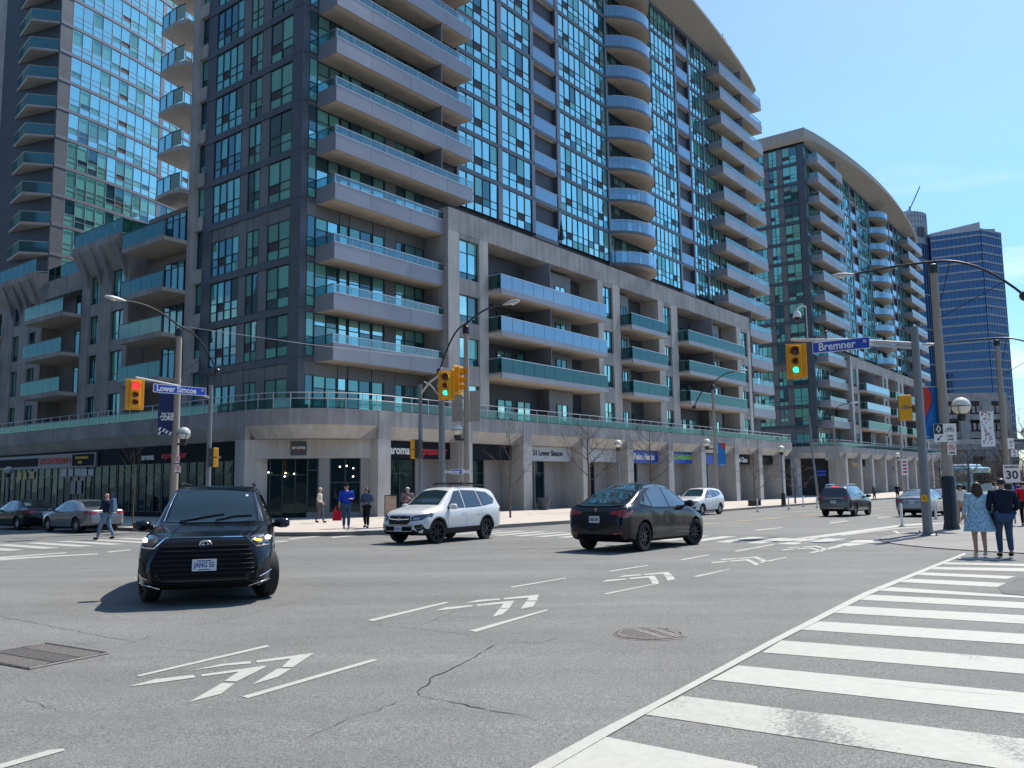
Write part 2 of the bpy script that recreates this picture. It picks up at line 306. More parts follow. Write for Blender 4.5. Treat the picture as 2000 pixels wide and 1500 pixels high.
def condo(s0,label,detail=1):
    q=C0+s0*U2; root=empty('condominium_building',(q.x,q.y,0),BROT,label,'building','glass and concrete condominium buildings along the street')
    near=(detail==1)
    fR=Facade(root,(0,0,0),0,170 if near else 0); fL=Facade(root,(0,0,0),-math.pi/2,130 if near else 0)   # fL: a runs towards -y ... so a=-t
    P=lambda mb,name,mt,**k: mb.build(name,M[mt],root,**k)
    def skyp(i,j):
        if near: return rrand((8,M['p_sky']),(1.2,M['p_teal']),(.8,M['p_dark']))
        return rrand((4,M['p_sky']),(3,M['p_teal']),(4,M['p_dark']))
    def roomp(i,j): return rrand((3,M['p_sky']),(3,M['p_teal']),(2.2,M['p_dark']),(1,M['p_green']))
    def shade():
        f=[random.choice(['t','t','g','d']),]
        base=f[0]
        def pk(i,j):
            r=random.random()
            if base=='t': return M['p_teal'] if r<.75 else (M['p_green'] if r<.85 else M['p_dark'])
            if base=='g': return M['p_green'] if (r<.6 and j>0) else (M['p_teal'] if r<.8 else M['p_dark'])
            return M['p_dark'] if r<.7 else M['p_teal']
        return pk
    # --- core mass
    P(MB().box(.25,73.6,.35,11.6,4.17,TOP),'wall','recess'); P(MB().box(5,73.6,.35,11.6,-2,4.17),'wall','dark')
    # --- left facade (x=0 plane, seen square on from the left)
    cl=[(1.05,2.28,2),(4.2,1.35,2),(6.35,3.15,4)]     # t start, width, columns
    for k in range(len(FL)-1):
        z0,z1=FL[k],FL[k+1]; tall=(k in (0,3)); h=z1-z0
        mb=MB(); mb.box(-.06,.3,0,10.55,z1-.28,z1+.16); P(mb,'spandrel_beam','panel')
        gz0=z0+.2; top=z1-.32-(.85 if tall else 0)
        rows=[.62,.55,top-gz0-1.17]
        # panels between windows
        P(MB().box(0,.3,3.33,4.2,gz0,z1-.28),'wall_panel','panel2'); P(MB().box(0,.3,5.55,6.35,gz0,z1-.28),'wall_panel','panel2')
        P(MB().box(-.02,.3,9.5,10.55,gz0-.04,z1-.28),'corner_panel','panel'); P(MB().box(-.05,.3,.0,1.0,gz0-.04,z1-.28),'corner_panel','panel')
        if tall:
            for (t0,w_,n) in cl:
                for i in range(n): MB().box(.02,.3,t0+w_/n*i+.02,t0+w_/n*(i+1)-.02,top+.03,z1-.28).build('transom_panel',M['panel2'],root)
        for (t0,w_,n) in cl:
            pk=shade(); vent={(1,1)} if n==4 else ({(0,1)} if random.random()<.5 else None)
            window(fL,-(t0+w_),cut(w_,n)[::-1],gz0,top,rows,pk,out=-.05,vent=vent)
        # concrete strip with slot window at the back edge
        mb=MB(); mb.box(-.25,.6,11.45,12.15,z0,z1); P(mb,'concrete_pier','conc2')
        mb=MB(); mb.box(-.12,.6,10.55,11.45,z0,z0+.95) ; P(mb,'concrete_spandrel','conc2')
        window(fL,-11.44,[.88],z0+.97,z1-.02,[(h-1)*.3,(h-1)*.7],lambda i,j:M['p_dark'] if random.random()<.6 else M['p_teal'],out=-.2)
        if k>=5 and near:   # rear corner balconies
            o=-1.0
            mb=MB(); mb.prism([(.6,12.15),(o+.2,12.15),(o-.1,13.2),(o,15.2),(1.2,15.9),(3,15.9),(3,12.15)][::-1],z0-.28,z0); P(mb,'balcony_slab','conc2')
            mb=MB()
            for a,b in (((o+.12,12.2),(o-.02,13.2)),((o-.02,13.2),(o+.08,15.15)),((o+.08,15.15),(1.2,15.8))):
                mb.quad((a[0],a[1],z0+.05),(b[0],b[1],z0+.05),(b[0],b[1],z0+1.1),(a[0],a[1],z0+1.1))
            P(mb,'glass_railing','rg_teal')
            mb=MB().tube([(o+.12,12.2,z0+1.12),(o-.02,13.2,z0+1.12),(o+.08,15.15,z0+1.12),(1.2,15.8,z0+1.12)],.035,6)
            for a in ((o-.02,13.2),(o+.02,14.2),(o+.08,15.15)): mb.box(a[0]-.025,a[0]+.025,a[1]-.025,a[1]+.025,z0,z0+1.1)
            P(mb,'handrail','frame')
    # --- corner post
    mb=MB(); mb.box(-.08,.40,-.06,.9,FL[0],TOP); P(mb,'corner_post','panel')
    for k in range(1,len(FL)-1): MB().box(-.09,.42,-.07,.92,FL[k]-.03,FL[k]+.0).build('joint',M['frame'],root)
    # --- right facade
    for k in range(len(FL)-1):
        z0,z1=FL[k],FL[k+1]; h=z1-z0; tall=(k in (0,3)); up=(k>=5)
        gz0=z0+.17; top=z1-.2-(.8 if tall else 0); rows=[.62,.55,top-gz0-1.17]
        window(fR,.42,[.68],gz0,top,rows,roomp)
        if tall: MB().box(.42,1.15,.0,.3,top,z1-.2).build('wall_panel',M['panel2'],root)
        # wall behind the corner balconies: doors, lights, panels
        for (a0,ws,kind) in ((1.15,(.95,.9),'w'),(3.05,(.75,),'w'),(3.88,(.95,1.0),'w'),(5.9,(1.05,),'w'),(8.0,(.9,1.0,.85),'w')):
            hh=top-gz0; rw=[hh*.72,hh*.28]
            window(fR,a0,list(ws),gz0,top,rw,lambda i,j:rrand((3,M['p_sky']),(2,M['p_teal']),(2,M['p_dark'])),out=-.1)
            if tall: MB().box(a0,a0+sum(ws),.02,.3,top,z1-.2).build('wall_panel',M['panel2'],root)
        MB().box(6.98,7.97,.02,.3,z0,z1-.2).build('wall_panel',M['panel2'],root)
        MB().box(10.76,14.2,.12,.4,z0,z1-.2).build('wall_panel',M['recess'],root)
        MB().box(.4,11,-.0,.33,z1-.2,z1+.17).build('spandrel_beam',M['beam'],root)
        # corner balcony
        if 1<=k:
            xe=14.0 if k>=5 else 10.85; b=z0-.2
            mb=MB(); mb.box(1.15,xe,-1.74,-.02,b+.02,z0+.02); bal=mb.build('balcony',M['soffit'],root)
            mb=MB(); mb.box(1.1,1.18,-1.72,-.02,b,b+1.02); xs=[1.1,4.0,7.6,11.2,xe] if xe>12 else [1.1,4.0,7.6,xe]
            mb.build('fascia_panel',M['fascia'],bal)
            for i in range(len(xs)-1): MB().box(xs[i]+.01,xs[i+1]-.01,-1.80,-1.73,b,b+1.03).build('fascia_panel',M['fascia'],bal)
            MB().box(1.1,xe,-1.81,-1.72,b+1.03,b+1.06).build('fascia_cap',M['white'],bal)
            mb=MB(); mb.quad((1.14,-1.75,b+1.06),(xe,-1.75,b+1.06),(xe,-1.75,b+1.52),(1.14,-1.75,b+1.52)); mb.quad((1.14,-.02,b+1.0),(1.14,-1.75,b+1.0),(1.14,-1.75,b+1.52),(1.14,-.02,b+1.52)); mb.build('glass_railing',M['rg_clear'],bal)
            mb=MB(); mb.box(1.1,xe,-1.79,-1.72,b+1.52,b+1.57); mb.box(1.1,1.17,-1.72,-.02,b+1.52,b+1.57)
            x=1.12
            while x<xe: mb.box(x,x+.035,-1.77,-1.73,b+1.06,b+1.52); x+=1.43
            mb.build('handrail',M['rail'],bal)
            if k>=5: MB().box(10.76,10.82,-1.7,.1,z0,z1-.2).build('privacy_screen',M['pier'],bal)
        if up or k==4:
            zz0=z0; 
            def beam(a0,a1): MB().box(a0,a1,-.09,.33,z1-.2,z1+.14).build('spandrel_beam',M['beam'],root)
            def pier(a0,a1,d=-.12): MB().box(a0,a1,d,.33,z0+.14,z1-.2).build('wall_pier',M['pier'],root)
            def ww(a0,w_,n,vents=()):
                window(fR,a0,cut(w_,n),z0+.14,z1-.2,[.68,.6,h-.34-1.28],skyp,vent={(v,1) for v in vents})
            if up:
                beam(14.2,24.1); pier(14.2,14.4); ww(14.4,4.75,5,(2,)); pier(19.15,19.7); ww(19.7,4.0,4,(2,)); pier(23.7,24.15)
                beam(27.6,36.4); pier(27.55,28.05); ww(28.05,8.1,9,(1,7)); pier(36.15,36.5)
                beam(44.0,51.6); pier(43.9,44.2); ww(44.2,7.1,8,(1,6)); pier(51.3,51.7)
                beam(54.9,62.2); pier(54.85,55.15); ww(55.15,3.2,4,(1,)); pier(58.35,58.65); ww(58.65,3.3,4,(2,)); pier(61.95,62.2)
                # recessed balconies between the window walls
                for a0,a1 in ((24.15,27.55),(51.7,54.85)):
                    bb=MB().box(a0,a1,-.02,2.2,z0-.2,z0+.02).build('balcony',M['soffit'],root)
                    MB().box(a0,a1,-.08,-.02,z0-.2,z0+.14).build('slab_edge',M['beam'],bb)
                    mb=MB(); mb.quad((a0+.03,-.05,z0+.16),(a1-.03,-.05,z0+.16),(a1-.03,-.05,z0+1.2),(a0+.03,-.05,z0+1.2)); mb.build('glass_railing',M['rg_blue'],bb)
                    MB().box(a0,a1,-.08,-.03,z0+1.2,z0+1.25).build('handrail',M['rail'],bb)
                    MB().box(a1-.02,a1+.1,0,2.2,z0,z1-.2).build('recess_wall',M['recess'],bb)
                # curved balcony stack
                cx,hw,sg=40.2,3.95,2.35; rad=(hw*hw+sg*sg)/(2*sg); cy=rad-sg; a_=math.asin(hw/rad); arc=[]
                for i in range(17):
                    a=-a_+2*a_*i/16; arc.append((cx+rad*math.sin(a),cy-rad*math.cos(a)))
                bb=MB().prism([(arc[0][0],.1)]+arc+[(arc[-1][0],.1)],z0-.2,z0+.02).build('curved_balcony',M['soffit'],root)
                mb=MB(); mg=MB(); mr=MB()
                for i in range(16):
                    (x0,y0),(x1,y1)=arc[i],arc[i+1]; ux,uy=(x1-x0),(y1-y0)
                    l=math.hypot(ux,uy); nx,ny=uy/l*.04,-ux/l*.04
                    mb.quad((x0+nx,y0+ny,z0-.21),(x1+nx,y1+ny,z0-.21),(x1+nx,y1+ny,z0+.1),(x0+nx,y0+ny,z0+.1))
                    mg.quad((x0+nx*.5,y0+ny*.5,z0+.1),(x1+nx*.5,y1+ny*.5,z0+.1),(x1+nx*.5,y1+ny*.5,z0+1.16),(x0+nx*.5,y0+ny*.5,z0+1.16))
                    if i%3==0: mr.box(x0-.02,x0+.02,y0-.02,y0+.02,z0,z0+1.18)
                mr.tube([(x,y,z0+1.18) for x,y in arc],.03,6)
                mb.build('slab_edge',M['beam'],bb,smooth=True); mg.build('glass_railing',M['rg_blue'],bb,smooth=True); mr.build('handrail',M['rail'],bb)
                window(fR,36.6,cut(7.2,6),z0+.02,z1-.2,[2.2,h-.22-2.2],lambda i,j:rrand((1,M['p_sky']),(2,M['p_dark'])),out=-.3,indiv=False)
        # far-end balconies
        if k>=1:
            xs0=59.9 if up else 66.2
            b=z0-.2; bal=MB().box(xs0,73.3,-1.7,-.02,b+.02,z0+.02).build('balcony',M['soffit'],root)
            MB().box(xs0,xs0+.08,-1.72,-.02,b,b+1.02).build('fascia_panel',M['fascia'],bal)
            MB().box(73.22,73.3,-1.72,-.02,b,b+1.02).build('fascia_panel',M['fascia'],bal)
            xs=[xs0,64.2,68.7,73.3] if up else [xs0,69.7,73.3]
            for i in range(len(xs)-1): MB().box(xs[i]+.012,xs[i+1]-.012,-1.80,-1.73,b,b+1.03).build('fascia_panel',M['fascia'],bal)
            mb=MB(); mb.quad((xs0+.05,-1.75,b+1.03),(73.25,-1.75,b+1.03),(73.25,-1.75,b+1.52),(xs0+.05,-1.75,b+1.52)); mb.quad((73.25,-1.75,b+1.0),(73.25,-.02,b+1.0),(73.25,-.02,b+1.52),(73.25,-1.75,b+1.52)); mb.build('glass_railing',M['rg_clear'],bal)
            mb=MB(); mb.box(xs0,73.3,-1.79,-1.73,b+1.52,b+1.57); mb.box(73.23,73.3,-1.72,-.02,b+1.52,b+1.57); mb.build('handrail',M['rail'],bal)
            window(fR,62.4 if up else 68,cut(11 if up else 5.4,9 if up else 5),z0+.05,z1-.2,[2.1,h-.25-2.1],lambda i,j:rrand((1,M['p_sky']),(1,M['p_teal']),(2,M['p_dark'])),indiv=False)
            MB().box(66.9,66.97,-1.7,0,z0,z1-.2).build('privacy_screen',M['pier'],bal)
            MB().box(62.2,73.6,-.0,.33,z1-.2,z1+.03).build('spandrel_beam',M['beam'],root)
    # --- roof canopy: soffit flares out and up, then a plain fascia
    N=28; xs=[-.6+(75.2)*i/N for i in range(N+1)]
    def off(x):
        u=(x+.6)/75.2; return .75+2.6*math.sin(math.pi*min(1,max(0,u)))**.8-.0*u if u<.97 else .75+2.6*math.sin(math.pi*u)**.8
    def yin(x):
        return -.25
    cr=MB()
    zi=TOP-.15; n0=0
    for x in xs:
        o=off(x); uu=(x+.6)/75.2
        fh=1.5*max(.22,1-1.15*uu)
        cr.v+=[(x,yin(x),zi),(x,-o,zi+.25+.30*o),(x,-o,zi+.25+.30*o+fh),(x,12.6,zi+.25+.30*o+fh),(x,12.6,zi)]
    for i in range(N):
        for j in range(5):
            a=i*5+j; b=i*5+(j+1)%5; cr.f.append((a,b,b+5,a+5))
    cr.f.append((0,4,3,2,1)); e=N*5; cr.f.append((e,e+1,e+2,e+3,e+4)); P(cr,'roof_canopy','roof')
    # left end overhang of the canopy
    o=off(-.6); mb=MB(); z_a=zi+.25+.30*o
    mb.hexa([(-.05,-.3,zi),(-.6,-.3,zi),(-.6,12.6,zi),(-.05,12.6,zi)][::1]+[(-.6,-o,z_a),(-1.2,-o,z_a),(-1.2,12.6,z_a),(-.6,12.6,z_a)]); mb.box(-1.2,-.6,-o,12.6,z_a,z_a+1.49); P(mb,'roof_canopy','roof')
    MB().box(-.1,73.7,-.2,.3,TOP-.55,TOP-.1).build('spandrel_beam',M['panel'],root)
    # --- concrete lower block
    F0=-2.2; ztop=20.6; zp=18.95
    P(MB().box(10.85,64.86,F0,.2,zp,ztop-.02),'parapet_beam','conc')
    for xx in (14.2,27.5,31.2,34.1,42.7,45.6,56,62): MB().box(xx-.012,xx+.012,F0-.004,F0+.05,zp,ztop).build('joint',M['dark'],root)
    def pier(a0,a1): P(MB().box(a0,a1,F0,.15,FL[0],zp),'concrete_pier','conc2')
    wins=[(12.03,14.21),(31.21,32.89),(42.72,44.28),(62.01,64.06)]
    piers=[(10.85,12.03),(14.21,15.2),(30.35,31.21),(32.89,34.16),(41.53,42.72),(44.28,45.66),(60.79,62.01),(64.06,64.86)]
    for a in piers: pier(*a)
    P(MB().box(10.83,10.86,F0,.2,FL[0],zp),'concrete_wall','conc')
    for a0,a1 in wins:
        for k in range(0,4):
            z0,z1=FL[k],FL[k+1]
            zb=z0+(.6 if k else .2); zt=z0+3.45 if k in(3,) else z0+ (3.0 if k==0 else 2.55)
            rows=[.5,1.45,zt-zb-1.95]
            window(fR,a0,cut(a1-a0,2),zb,zt,rows,lambda i,j:M['p_dark'] if j==0 or random.random()<.15 else (M['p_sky'] if random.random()<.65 else M['p_teal']),out=1.95)
            P(MB().box(a0,a1,F0+.03,0,zt,(FL[k+1]+.6) if k<3 else zp),'concrete_spandrel','conc')
    for oi,(a0,a1) in enumerate(((15.2,30.35),(34.16,41.53),(45.66,60.79))):
        for k in range(0,4):
            z0,z1=FL[k],FL[k+1]
            P(MB().box(a0,a1,-.25,.3,z0,z1),'recess_wall','recess')
            # projecting bay with window, pale panel
            bw=[(a0+(a1-a0)*.58,3.4)] if a1-a0>10 else [(a0+.9,2.2)]
            for bx,bwid in bw:
                P(MB().box(bx,bx+bwid,F0+.9,-.2,z0,z1-.2),'bay_wall','panel2')
                window(fR,bx+bwid*.3,cut(bwid*.45,2),z0+.2,z0+2.45,[.5,1.75],roomp,out=1.32)
            for wx in ([a0+.4,a0+3.3,a0+5.8,a1-3.2] if a1-a0>10 else [a0+3.4]):
                window(fR,wx,cut(1.9,2),z0+.05,z0+2.5,[2.0,.45],lambda i,j:rrand((1.3,M['p_sky']),(1.5,M['p_teal']),(2.5,M['p_dark'])),out=.28)
            if k>=1:
                b0,b1=a0+(.02),a1+(.0); yo=-3.35; zz=z0
                bal=P(MB().box(b0-.02,b1-.5,yo+.05,-.2,zz-.15,zz+.1),'balcony','soffit')
                mb=MB(); mb.box(b0,b1-.45,yo,yo+.05,zz-.16,zz+.24); mb.box(b0,b0+.05,yo,F0,zz-.16,zz+.24); mb.box(b1-.5,b1-.45,yo,F0,zz-.16,zz+.24); mb.build('slab_edge',M['fascia'],bal)
                x=b0+.02; wd=(b1-.47-b0)/round((b1-b0)/1.35)
                gm='rg_blue' if (oi==0 and k>=2) else 'rg_teal'  # bluer glass here: reflected sky put into the railing tint
                for i in range(round((b1-b0)/1.35)):
                    MB().box(x+.02,x+wd-.02,yo+.015,yo+.03,zz+.25,zz+1.25).build('glass_railing',M[gm],bal); x+=wd
                MB().box(b0+.02,b0+.035,yo+.05,F0,zz+.25,zz+1.25).build('glass_railing',M['rg_teal'],bal); MB().box(b1-.48,b1-.465,yo+.05,F0,zz+.25,zz+1.25).build('glass_railing',M['rg_clear'],bal)
                mb=MB(); mb.box(b0,b1-.45,yo-.01,yo+.05,zz+1.25,zz+1.3); mb.box(b0,b0+.06,yo,F0,zz+1.25,zz+1.3); mb.box(b1-.5,b1-.44,yo,F0,zz+1.25,zz+1.3); mb.build('handrail',M['rail'],bal)
                if a1-a0>10:
                    MB().box(a0+6.9,a0+6.96,F0-.7,-.2,zz,z1-.2).build('privacy_screen',M['pier'],bal)
    # --- podium
    FP=-2.6; zt=5.9; zl=4.95; zs=4.15; LX=-1.6
    # curved front outline: left leg, rounded corner, right leg
    cor=[(LX,4.2)]; 
    for i in range(9):
        a=math.pi/2*i/8; cor.append((LX+ (1-math.cos(a))*5.6, 3.0-5.6*math.sin(a)))
    # outline through corner: from (LX,3) to (4,-2.6)
    outl=[(LX,62)]+[(LX,3.0)]+cor[2:]+[(76.5,FP)]
    def inset(poly,d):
        r=[]
        for i,p in enumerate(poly):
            a=poly[max(0,i-1)]; b=poly[min(len(poly)-1,i+1)]; tx,ty=b[0]-a[0],b[1]-a[1]; l=math.hypot(tx,ty); r.append((p[0]-ty/l*d,p[1]+tx/l*d))
        return r
    deck=inset(outl,.0); back=inset(outl,4.0)
    if not near: outl=[(LX,20)]+outl[1:]; 
    def ribbon(o1,z1_,o2,z2_,name,mt,sm=False):
        mb=MB(); A=inset(outl,o1); B=inset(outl,o2)
        for i in range(len(A)-1): mb.quad((*A[i],z1_),(*A[i+1],z1_),(*B[i+1],z2_),(*B[i],z2_))
        return mb.build(name,M[mt],root)
    ribbon(0,zl,0,zt,'parapet','conc'); ribbon(0,zt,.35,zt,'parapet_cap','conc'); ribbon(.35,zt,.35,zl+.1,'parapet_back','conc')
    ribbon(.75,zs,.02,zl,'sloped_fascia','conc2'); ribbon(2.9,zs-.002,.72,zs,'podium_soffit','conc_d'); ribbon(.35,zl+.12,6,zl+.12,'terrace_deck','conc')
    # panel joints and the terrace rail
    A=inset(outl,.12); 
    for zz,rr in ((zt+.95,.032),(zt+.6,.026)):
        MB().tube([(p[0],p[1],zz) for p in A],rr,6).build('terrace_rail',M['rail'],root,smooth=True)
    mb=MB(); mp=MB()
    for i in range(len(A)-1):
        n=max(1,int(math.dist(A[i],A[i+1])/1.5))
        for j in range(n):
            f=j/n; x,y=A[i][0]+(A[i+1][0]-A[i][0])*f,A[i][1]+(A[i+1][1]-A[i][1])*f
            mp.box(x-.02,x+.02,y-.02,y+.02,zt,zt+.95)
        mb.quad((*A[i],zt+.05),(*A[i+1],zt+.05),(*A[i+1],zt+.56),(*A[i],zt+.56))
    mp.build('rail_post',M['rail'],root,kind='stuff'); mb.build('glass_railing',M['rg_teal'],root)
    colx=[4.55,12.3,19.2,27.3,34.6,42.5,49.8,58.5,65.5,72.9]
    for i,x in enumerate(colx):
        P(MB().box(x-.52,x+.52,FP-.01,FP+2.6,-2.4,zs),'podium_column','conc2'); P(MB().box(x-.52,x+.52,FP-.03,FP+.36,zs+.003,zt+.004),'column_cap','conc')
        if i: MB().box(x-.53,x+.53,FP-.014,FP+.3,2.2,2.22).build('joint',M['dark'],root)
        # splayed cheek beside each column
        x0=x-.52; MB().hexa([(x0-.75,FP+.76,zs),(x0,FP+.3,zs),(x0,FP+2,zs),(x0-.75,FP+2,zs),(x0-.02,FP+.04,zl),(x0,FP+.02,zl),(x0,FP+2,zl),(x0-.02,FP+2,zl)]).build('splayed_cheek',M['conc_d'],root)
    for y in [3.3]: P(MB().box(LX-.01,LX+1.6,y-.5,y+.5,-2.4,zs),'podium_column','conc2'); P(MB().box(LX-.03,LX+.36,y-.5,y+.5,zs+.003,zt+.004),'column_cap','conc')
    # shopfront wall, glazing and doors
    ZB=-2.4
    for i in range(len(colx)-1):
        a0,a1=colx[i]+.52,colx[i+1]-.52
        P(MB().box(a0,a1,-.0,.2,ZB,zs),'shopfront_wall','dark')
        n=max(3,int((a1-a0)/1.5)); base=-.5-.0107*(a0) 
        window(fR,a0+.15,cut((a1-a0)*.62,max(2,n-1)),base,3.0,[2.6,.9-base-.0] if False else [3.0-base-.9,.9],lambda i,j:M['shop'],out=.35,indiv=near,name='shop_window',fw=.07)
        P(MB().box(a0+.15+(a1-a0)*.62,a1,-.5,.0,ZB,zs),'shopfront_pier','conc_d')
    flush=[fR,fL]; return root,fR,fL
M['shop']=pane_mat('pane_shopfront',(.006,.014,.018),(.45,.62,.66),.04,.5)
# ================================================================ left wing of the near block, its shop corner and lettering
def clamp_local(fc,a,o,z): return fc.loc(a,o,z)
def shop_text(fc,txt,a,z,size,mt,out,name='lettering',bold=0,sx=1,shear=0):
    return text_mesh(txt,size,mt,fc.root,fc.loc(a,out,z),(math.pi/2,0,fc.rz),name,bold,.02,'CENTER',sx,shear)
M['t_white']=mat('letter_white',(.75,.75,.73),.5); M['t_red']=mat('letter_red',(.55,.02,.03),.5); M['t_dark']=mat('letter_dark',(.03,.03,.035),.5); M['t_yellow']=mat('letter_yellow',(.75,.42,.03),.5)
M['t_green']=mat('letter_green',(.25,.62,.03),.5); M['s_black']=mat('sign_black',(.012,.014,.02),.75,0,.15); M['s_blue']=mat('sign_blue',(.01,.06,.42),.4); M['s_pale']=mat('sign_pale_grey',(.42,.43,.46),.5)
M['s_grey']=mat('sign_band_grey',(.2,.21,.24),.5); M['t_gold']=mat('letter_gold',(.42,.30,.10),.5); M['lamp']=mat('pendant_lamp',(.8,.7,.5),.5,emit=(1,.8,.5),estr=5)
def wing(root):
    P=lambda mb,name,mt,**k: mb.build(name,M[mt],root,**k)
    fW=Facade(root,(-1.0,0,0),-math.pi/2,0)    # a = -t, front at x=-1
    P(MB().box(.6,12,12.2,60,-2,18.7),'wing_wall','conc_d')
    dz=-.38; L=[5.2]+[f+dz for f in FL[1:5]]
    def pk(i,j): return rrand((3,M['p_teal']),(1,M['p_green']),(2.5,M['p_dark']))
    def tower(t0,t1,wcols,ztop,flare=.9):
        x0=-1.0
        zs=[5.0]+L[1:]
        edges=[t0]
        for a,b in wcols: edges+= [a,b]
        edges.append(t1)
        for i in range(0,len(edges),2): P(MB().box(x0,.8,edges[i],edges[i+1],4.9,ztop-2.2),'concrete_pier','conc')
        for (a,b) in wcols:
            for k in range(4):
                zb=zs[k]+.55; zt_=zs[k]+(2.75 if k else 3.2)
                if k==3: zt_=min(zt_+.4,ztop-2.3)
                window(fW,-b,cut(b-a,2 if b-a>1.2 else 1),zb,zt_,[.5,zt_-zb-.5],pk,out=-.25,indiv=False)
                nx=zs[k+1]+.55 if k<3 else ztop-2.2
                if nx-zt_>.02: P(MB().box(x0+.04,.8,a,b,zt_,nx),'concrete_spandrel','conc')
            P(MB().box(x0+.04,.8,a,b,4.9,zs[0]+.55),'concrete_spandrel','conc')
        # flared crown
        P(MB().hexa([(x0,t0,ztop-2.2),(x0,t1,ztop-2.2),(.8,t1,ztop-2.2),(.8,t0,ztop-2.2),(x0-flare,t0,ztop-.5),(x0-flare,t1,ztop-.5),(.8,t1,ztop-.5),(.8,t0,ztop-.5)]),'flared_crown','conc')
        P(MB().box(x0-flare,.8,t0,t1,ztop-.5,ztop),'parapet_beam','conc')
        for a,b in wcols:
            for q in (a-.25,b+.25):
                P(MB().hexa([(x0-.06,q-.14,ztop-3.1),(x0-.06,q+.14,ztop-3.1),(x0,q+.14,ztop-3.1),(x0,q-.14,ztop-3.1),(x0-flare-.05,q-.14,ztop-.45),(x0-flare-.05,q+.14,ztop-.45),(x0,q+.14,ztop-.45),(x0,q-.14,ztop-.45)]),'bracket','conc_d')
    tower(18.4,25.6,[(19.1,21.0),(22.9,24.3)],19.8)
    tower(32.5,40.6,[(33.6,35.0),(36.9,38.2)],19.2)
    tower(47.5,56,[(48.6,50.4),(52.9,54.2)],19.2)
    for t0,t1,top in ((12.15,18.4,0),(25.6,32.5,18.4),(40.6,47.5,18.4)):
        for k in range(1,5 if t0<13 else 4):
            z=L[k]; xo=-2.4 if t0>13 else -1.9
            if k==4: z=18.3
            e=t1-.6 if t0<13 else t1-.05
            bal=P(MB().box(xo,.6,t0+.02,e,z-.22,z+.05),'balcony','soffit')
            P(MB().box(xo-.04,xo,t0+.02,e,z-.24,z+.12),'slab_edge','conc')
            n=round((e-t0)/1.3); w_=(e-t0-.04)/n
            for i in range(n): MB().box(xo+.01,xo+.025,t0+.02+w_*i+.02,t0+.02+w_*(i+1)-.02,z+.13,z+1.15).build('glass_railing',M['rg_teal'],bal)
            MB().box(xo-.02,xo+.04,t0,e,z+1.15,z+1.2).build('handrail',M['frame'],bal)
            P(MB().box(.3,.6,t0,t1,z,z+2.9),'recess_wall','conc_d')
            window(fW,-(t0+3.6),cut(2.6,3),z+.1,z+2.5,[2.0,.4],lambda i,j:rrand((1,M['p_teal']),(3,M['p_dark'])),out=-1.25,indiv=False)
        if top: P(MB().box(-.9,.8,t0,t1,16.9,top),'parapet_beam','conc')
    # roof terrace railings
    mb=MB()
    for (a,b,x,z) in ((18.3,25.7,-1.7,19.8),(25.7,32.4,-.7,18.4),(32.4,40.7,-1.7,19.2),(40.7,47,-.7,18.4)):
        n=round((b-a)/1.2)
        for i in range(n): P(MB().box(x,x+.015,a+(b-a)*i/n+.03,a+(b-a)*(i+1)/n-.03,z+.05,z+1.1),'glass_railing','rg_teal')
        P(MB().box(x-.02,x+.04,a,b,z+1.1,z+1.15),'handrail','frame')
    for z,a in ((19.8,25.65),(19.8,18.35)): P(MB().box(-1.7,1.5,a,a+.015,z+.05,z+1.1),'glass_railing','rg_teal')
    # --- street-level shops on the left side
    fS=Facade(root,(-1.05,0,0),-math.pi/2,0)
    P(MB().box(-.98,-.6,3.9,62,-2.0,-.3),'plinth','s_black'); P(MB().box(-.95,-.6,3.9,62,2.95,4.14),'shopfront_wall','s_black')
    P(MB().box(.1,.3,3.9,62,-2,4.14),'shop_interior_wall','dark'); 
    t=3.9
    while t<60:
        w_=random.uniform(2.7,3.6); window(fS,-(t+w_),cut(w_,3),-.3,2.95,[2.5,.75],lambda i,j:M['shop'],out=-.12,indiv=False,name='shop_window',fw=.08)
        t+=w_+.12
    sg=P(MB().box(-1.12,-.96,22.0,46,2.9,3.98),'sign_band','s_grey')
    P(MB().box(-1.16,-1.11,31.6,45,3.1,3.75),'sign_board','s_black'); 
    P(MB().box(-1.17,-1.11,22.3,25.6,3.02,3.88),'sign_board','s_black')
    shop_text(fS,'MUCHO BURRITO',-28.6,3.44,.62,M['t_red'],.09,bold=.02,sx=1.05)
    shop_text(fS,'FRESH MEXICAN',-24.0,3.6,.27,M['t_yellow'],.15,bold=.008); shop_text(fS,'GRILL',-24.2,3.27,.27,M['t_yellow'],.15,bold=.008)
    shop_text(fS,'aroma',-14.9,3.42,.62,M['t_white'],-.06,bold=.012); shop_text(fS,'espresso bar',-11.6,3.47,.6,M['t_red'],-.06,bold=.012)
    # notices and lit menu boards seen in the left windows
    for i,(a,z,w_,h,mt) in enumerate([(-27.2,2.55,.9,.6,'s_pale'),(-26.1,2.55,.8,.6,'s_pale'),(-25.0,2.55,.9,.55,'s_pale'),(-24.0,2.5,1,.55,'s_pale'),(-22.9,2.5,.8,.5,'s_pale'),(-35.2,2.35,.8,.6,'t_gold'),(-34.2,2.35,.7,.6,'t_gold'),(-32.8,2.4,.7,.6,'t_gold'),(-25.6,1.4,.7,1.0,'s_grey'),(-24.6,1.4,.7,1.0,'s_grey')]):
        p=fS.loc(a,-.05,z); MB().box(-w_/2,w_/2,-.01,.01,-h/2,h/2).build('window_notice',M[mt],root,loc=p,rot=(0,0,fS.rz))
    # --- rounded coffee-shop corner
    A=Vector((-1.0,2.85)); B=Vector((4.0,-1.9)); d=B-A; Lc=d.length; ang=math.atan2(d.y,d.x); fC=Facade(root,(A.x,A.y,0),ang,0)
    def cb(a0,a1,o0,o1,z0,z1,nm,mt): mb=MB(); fC.box(mb,a0,a1,o0,o1,z0,z1); return P(mb,nm,mt)
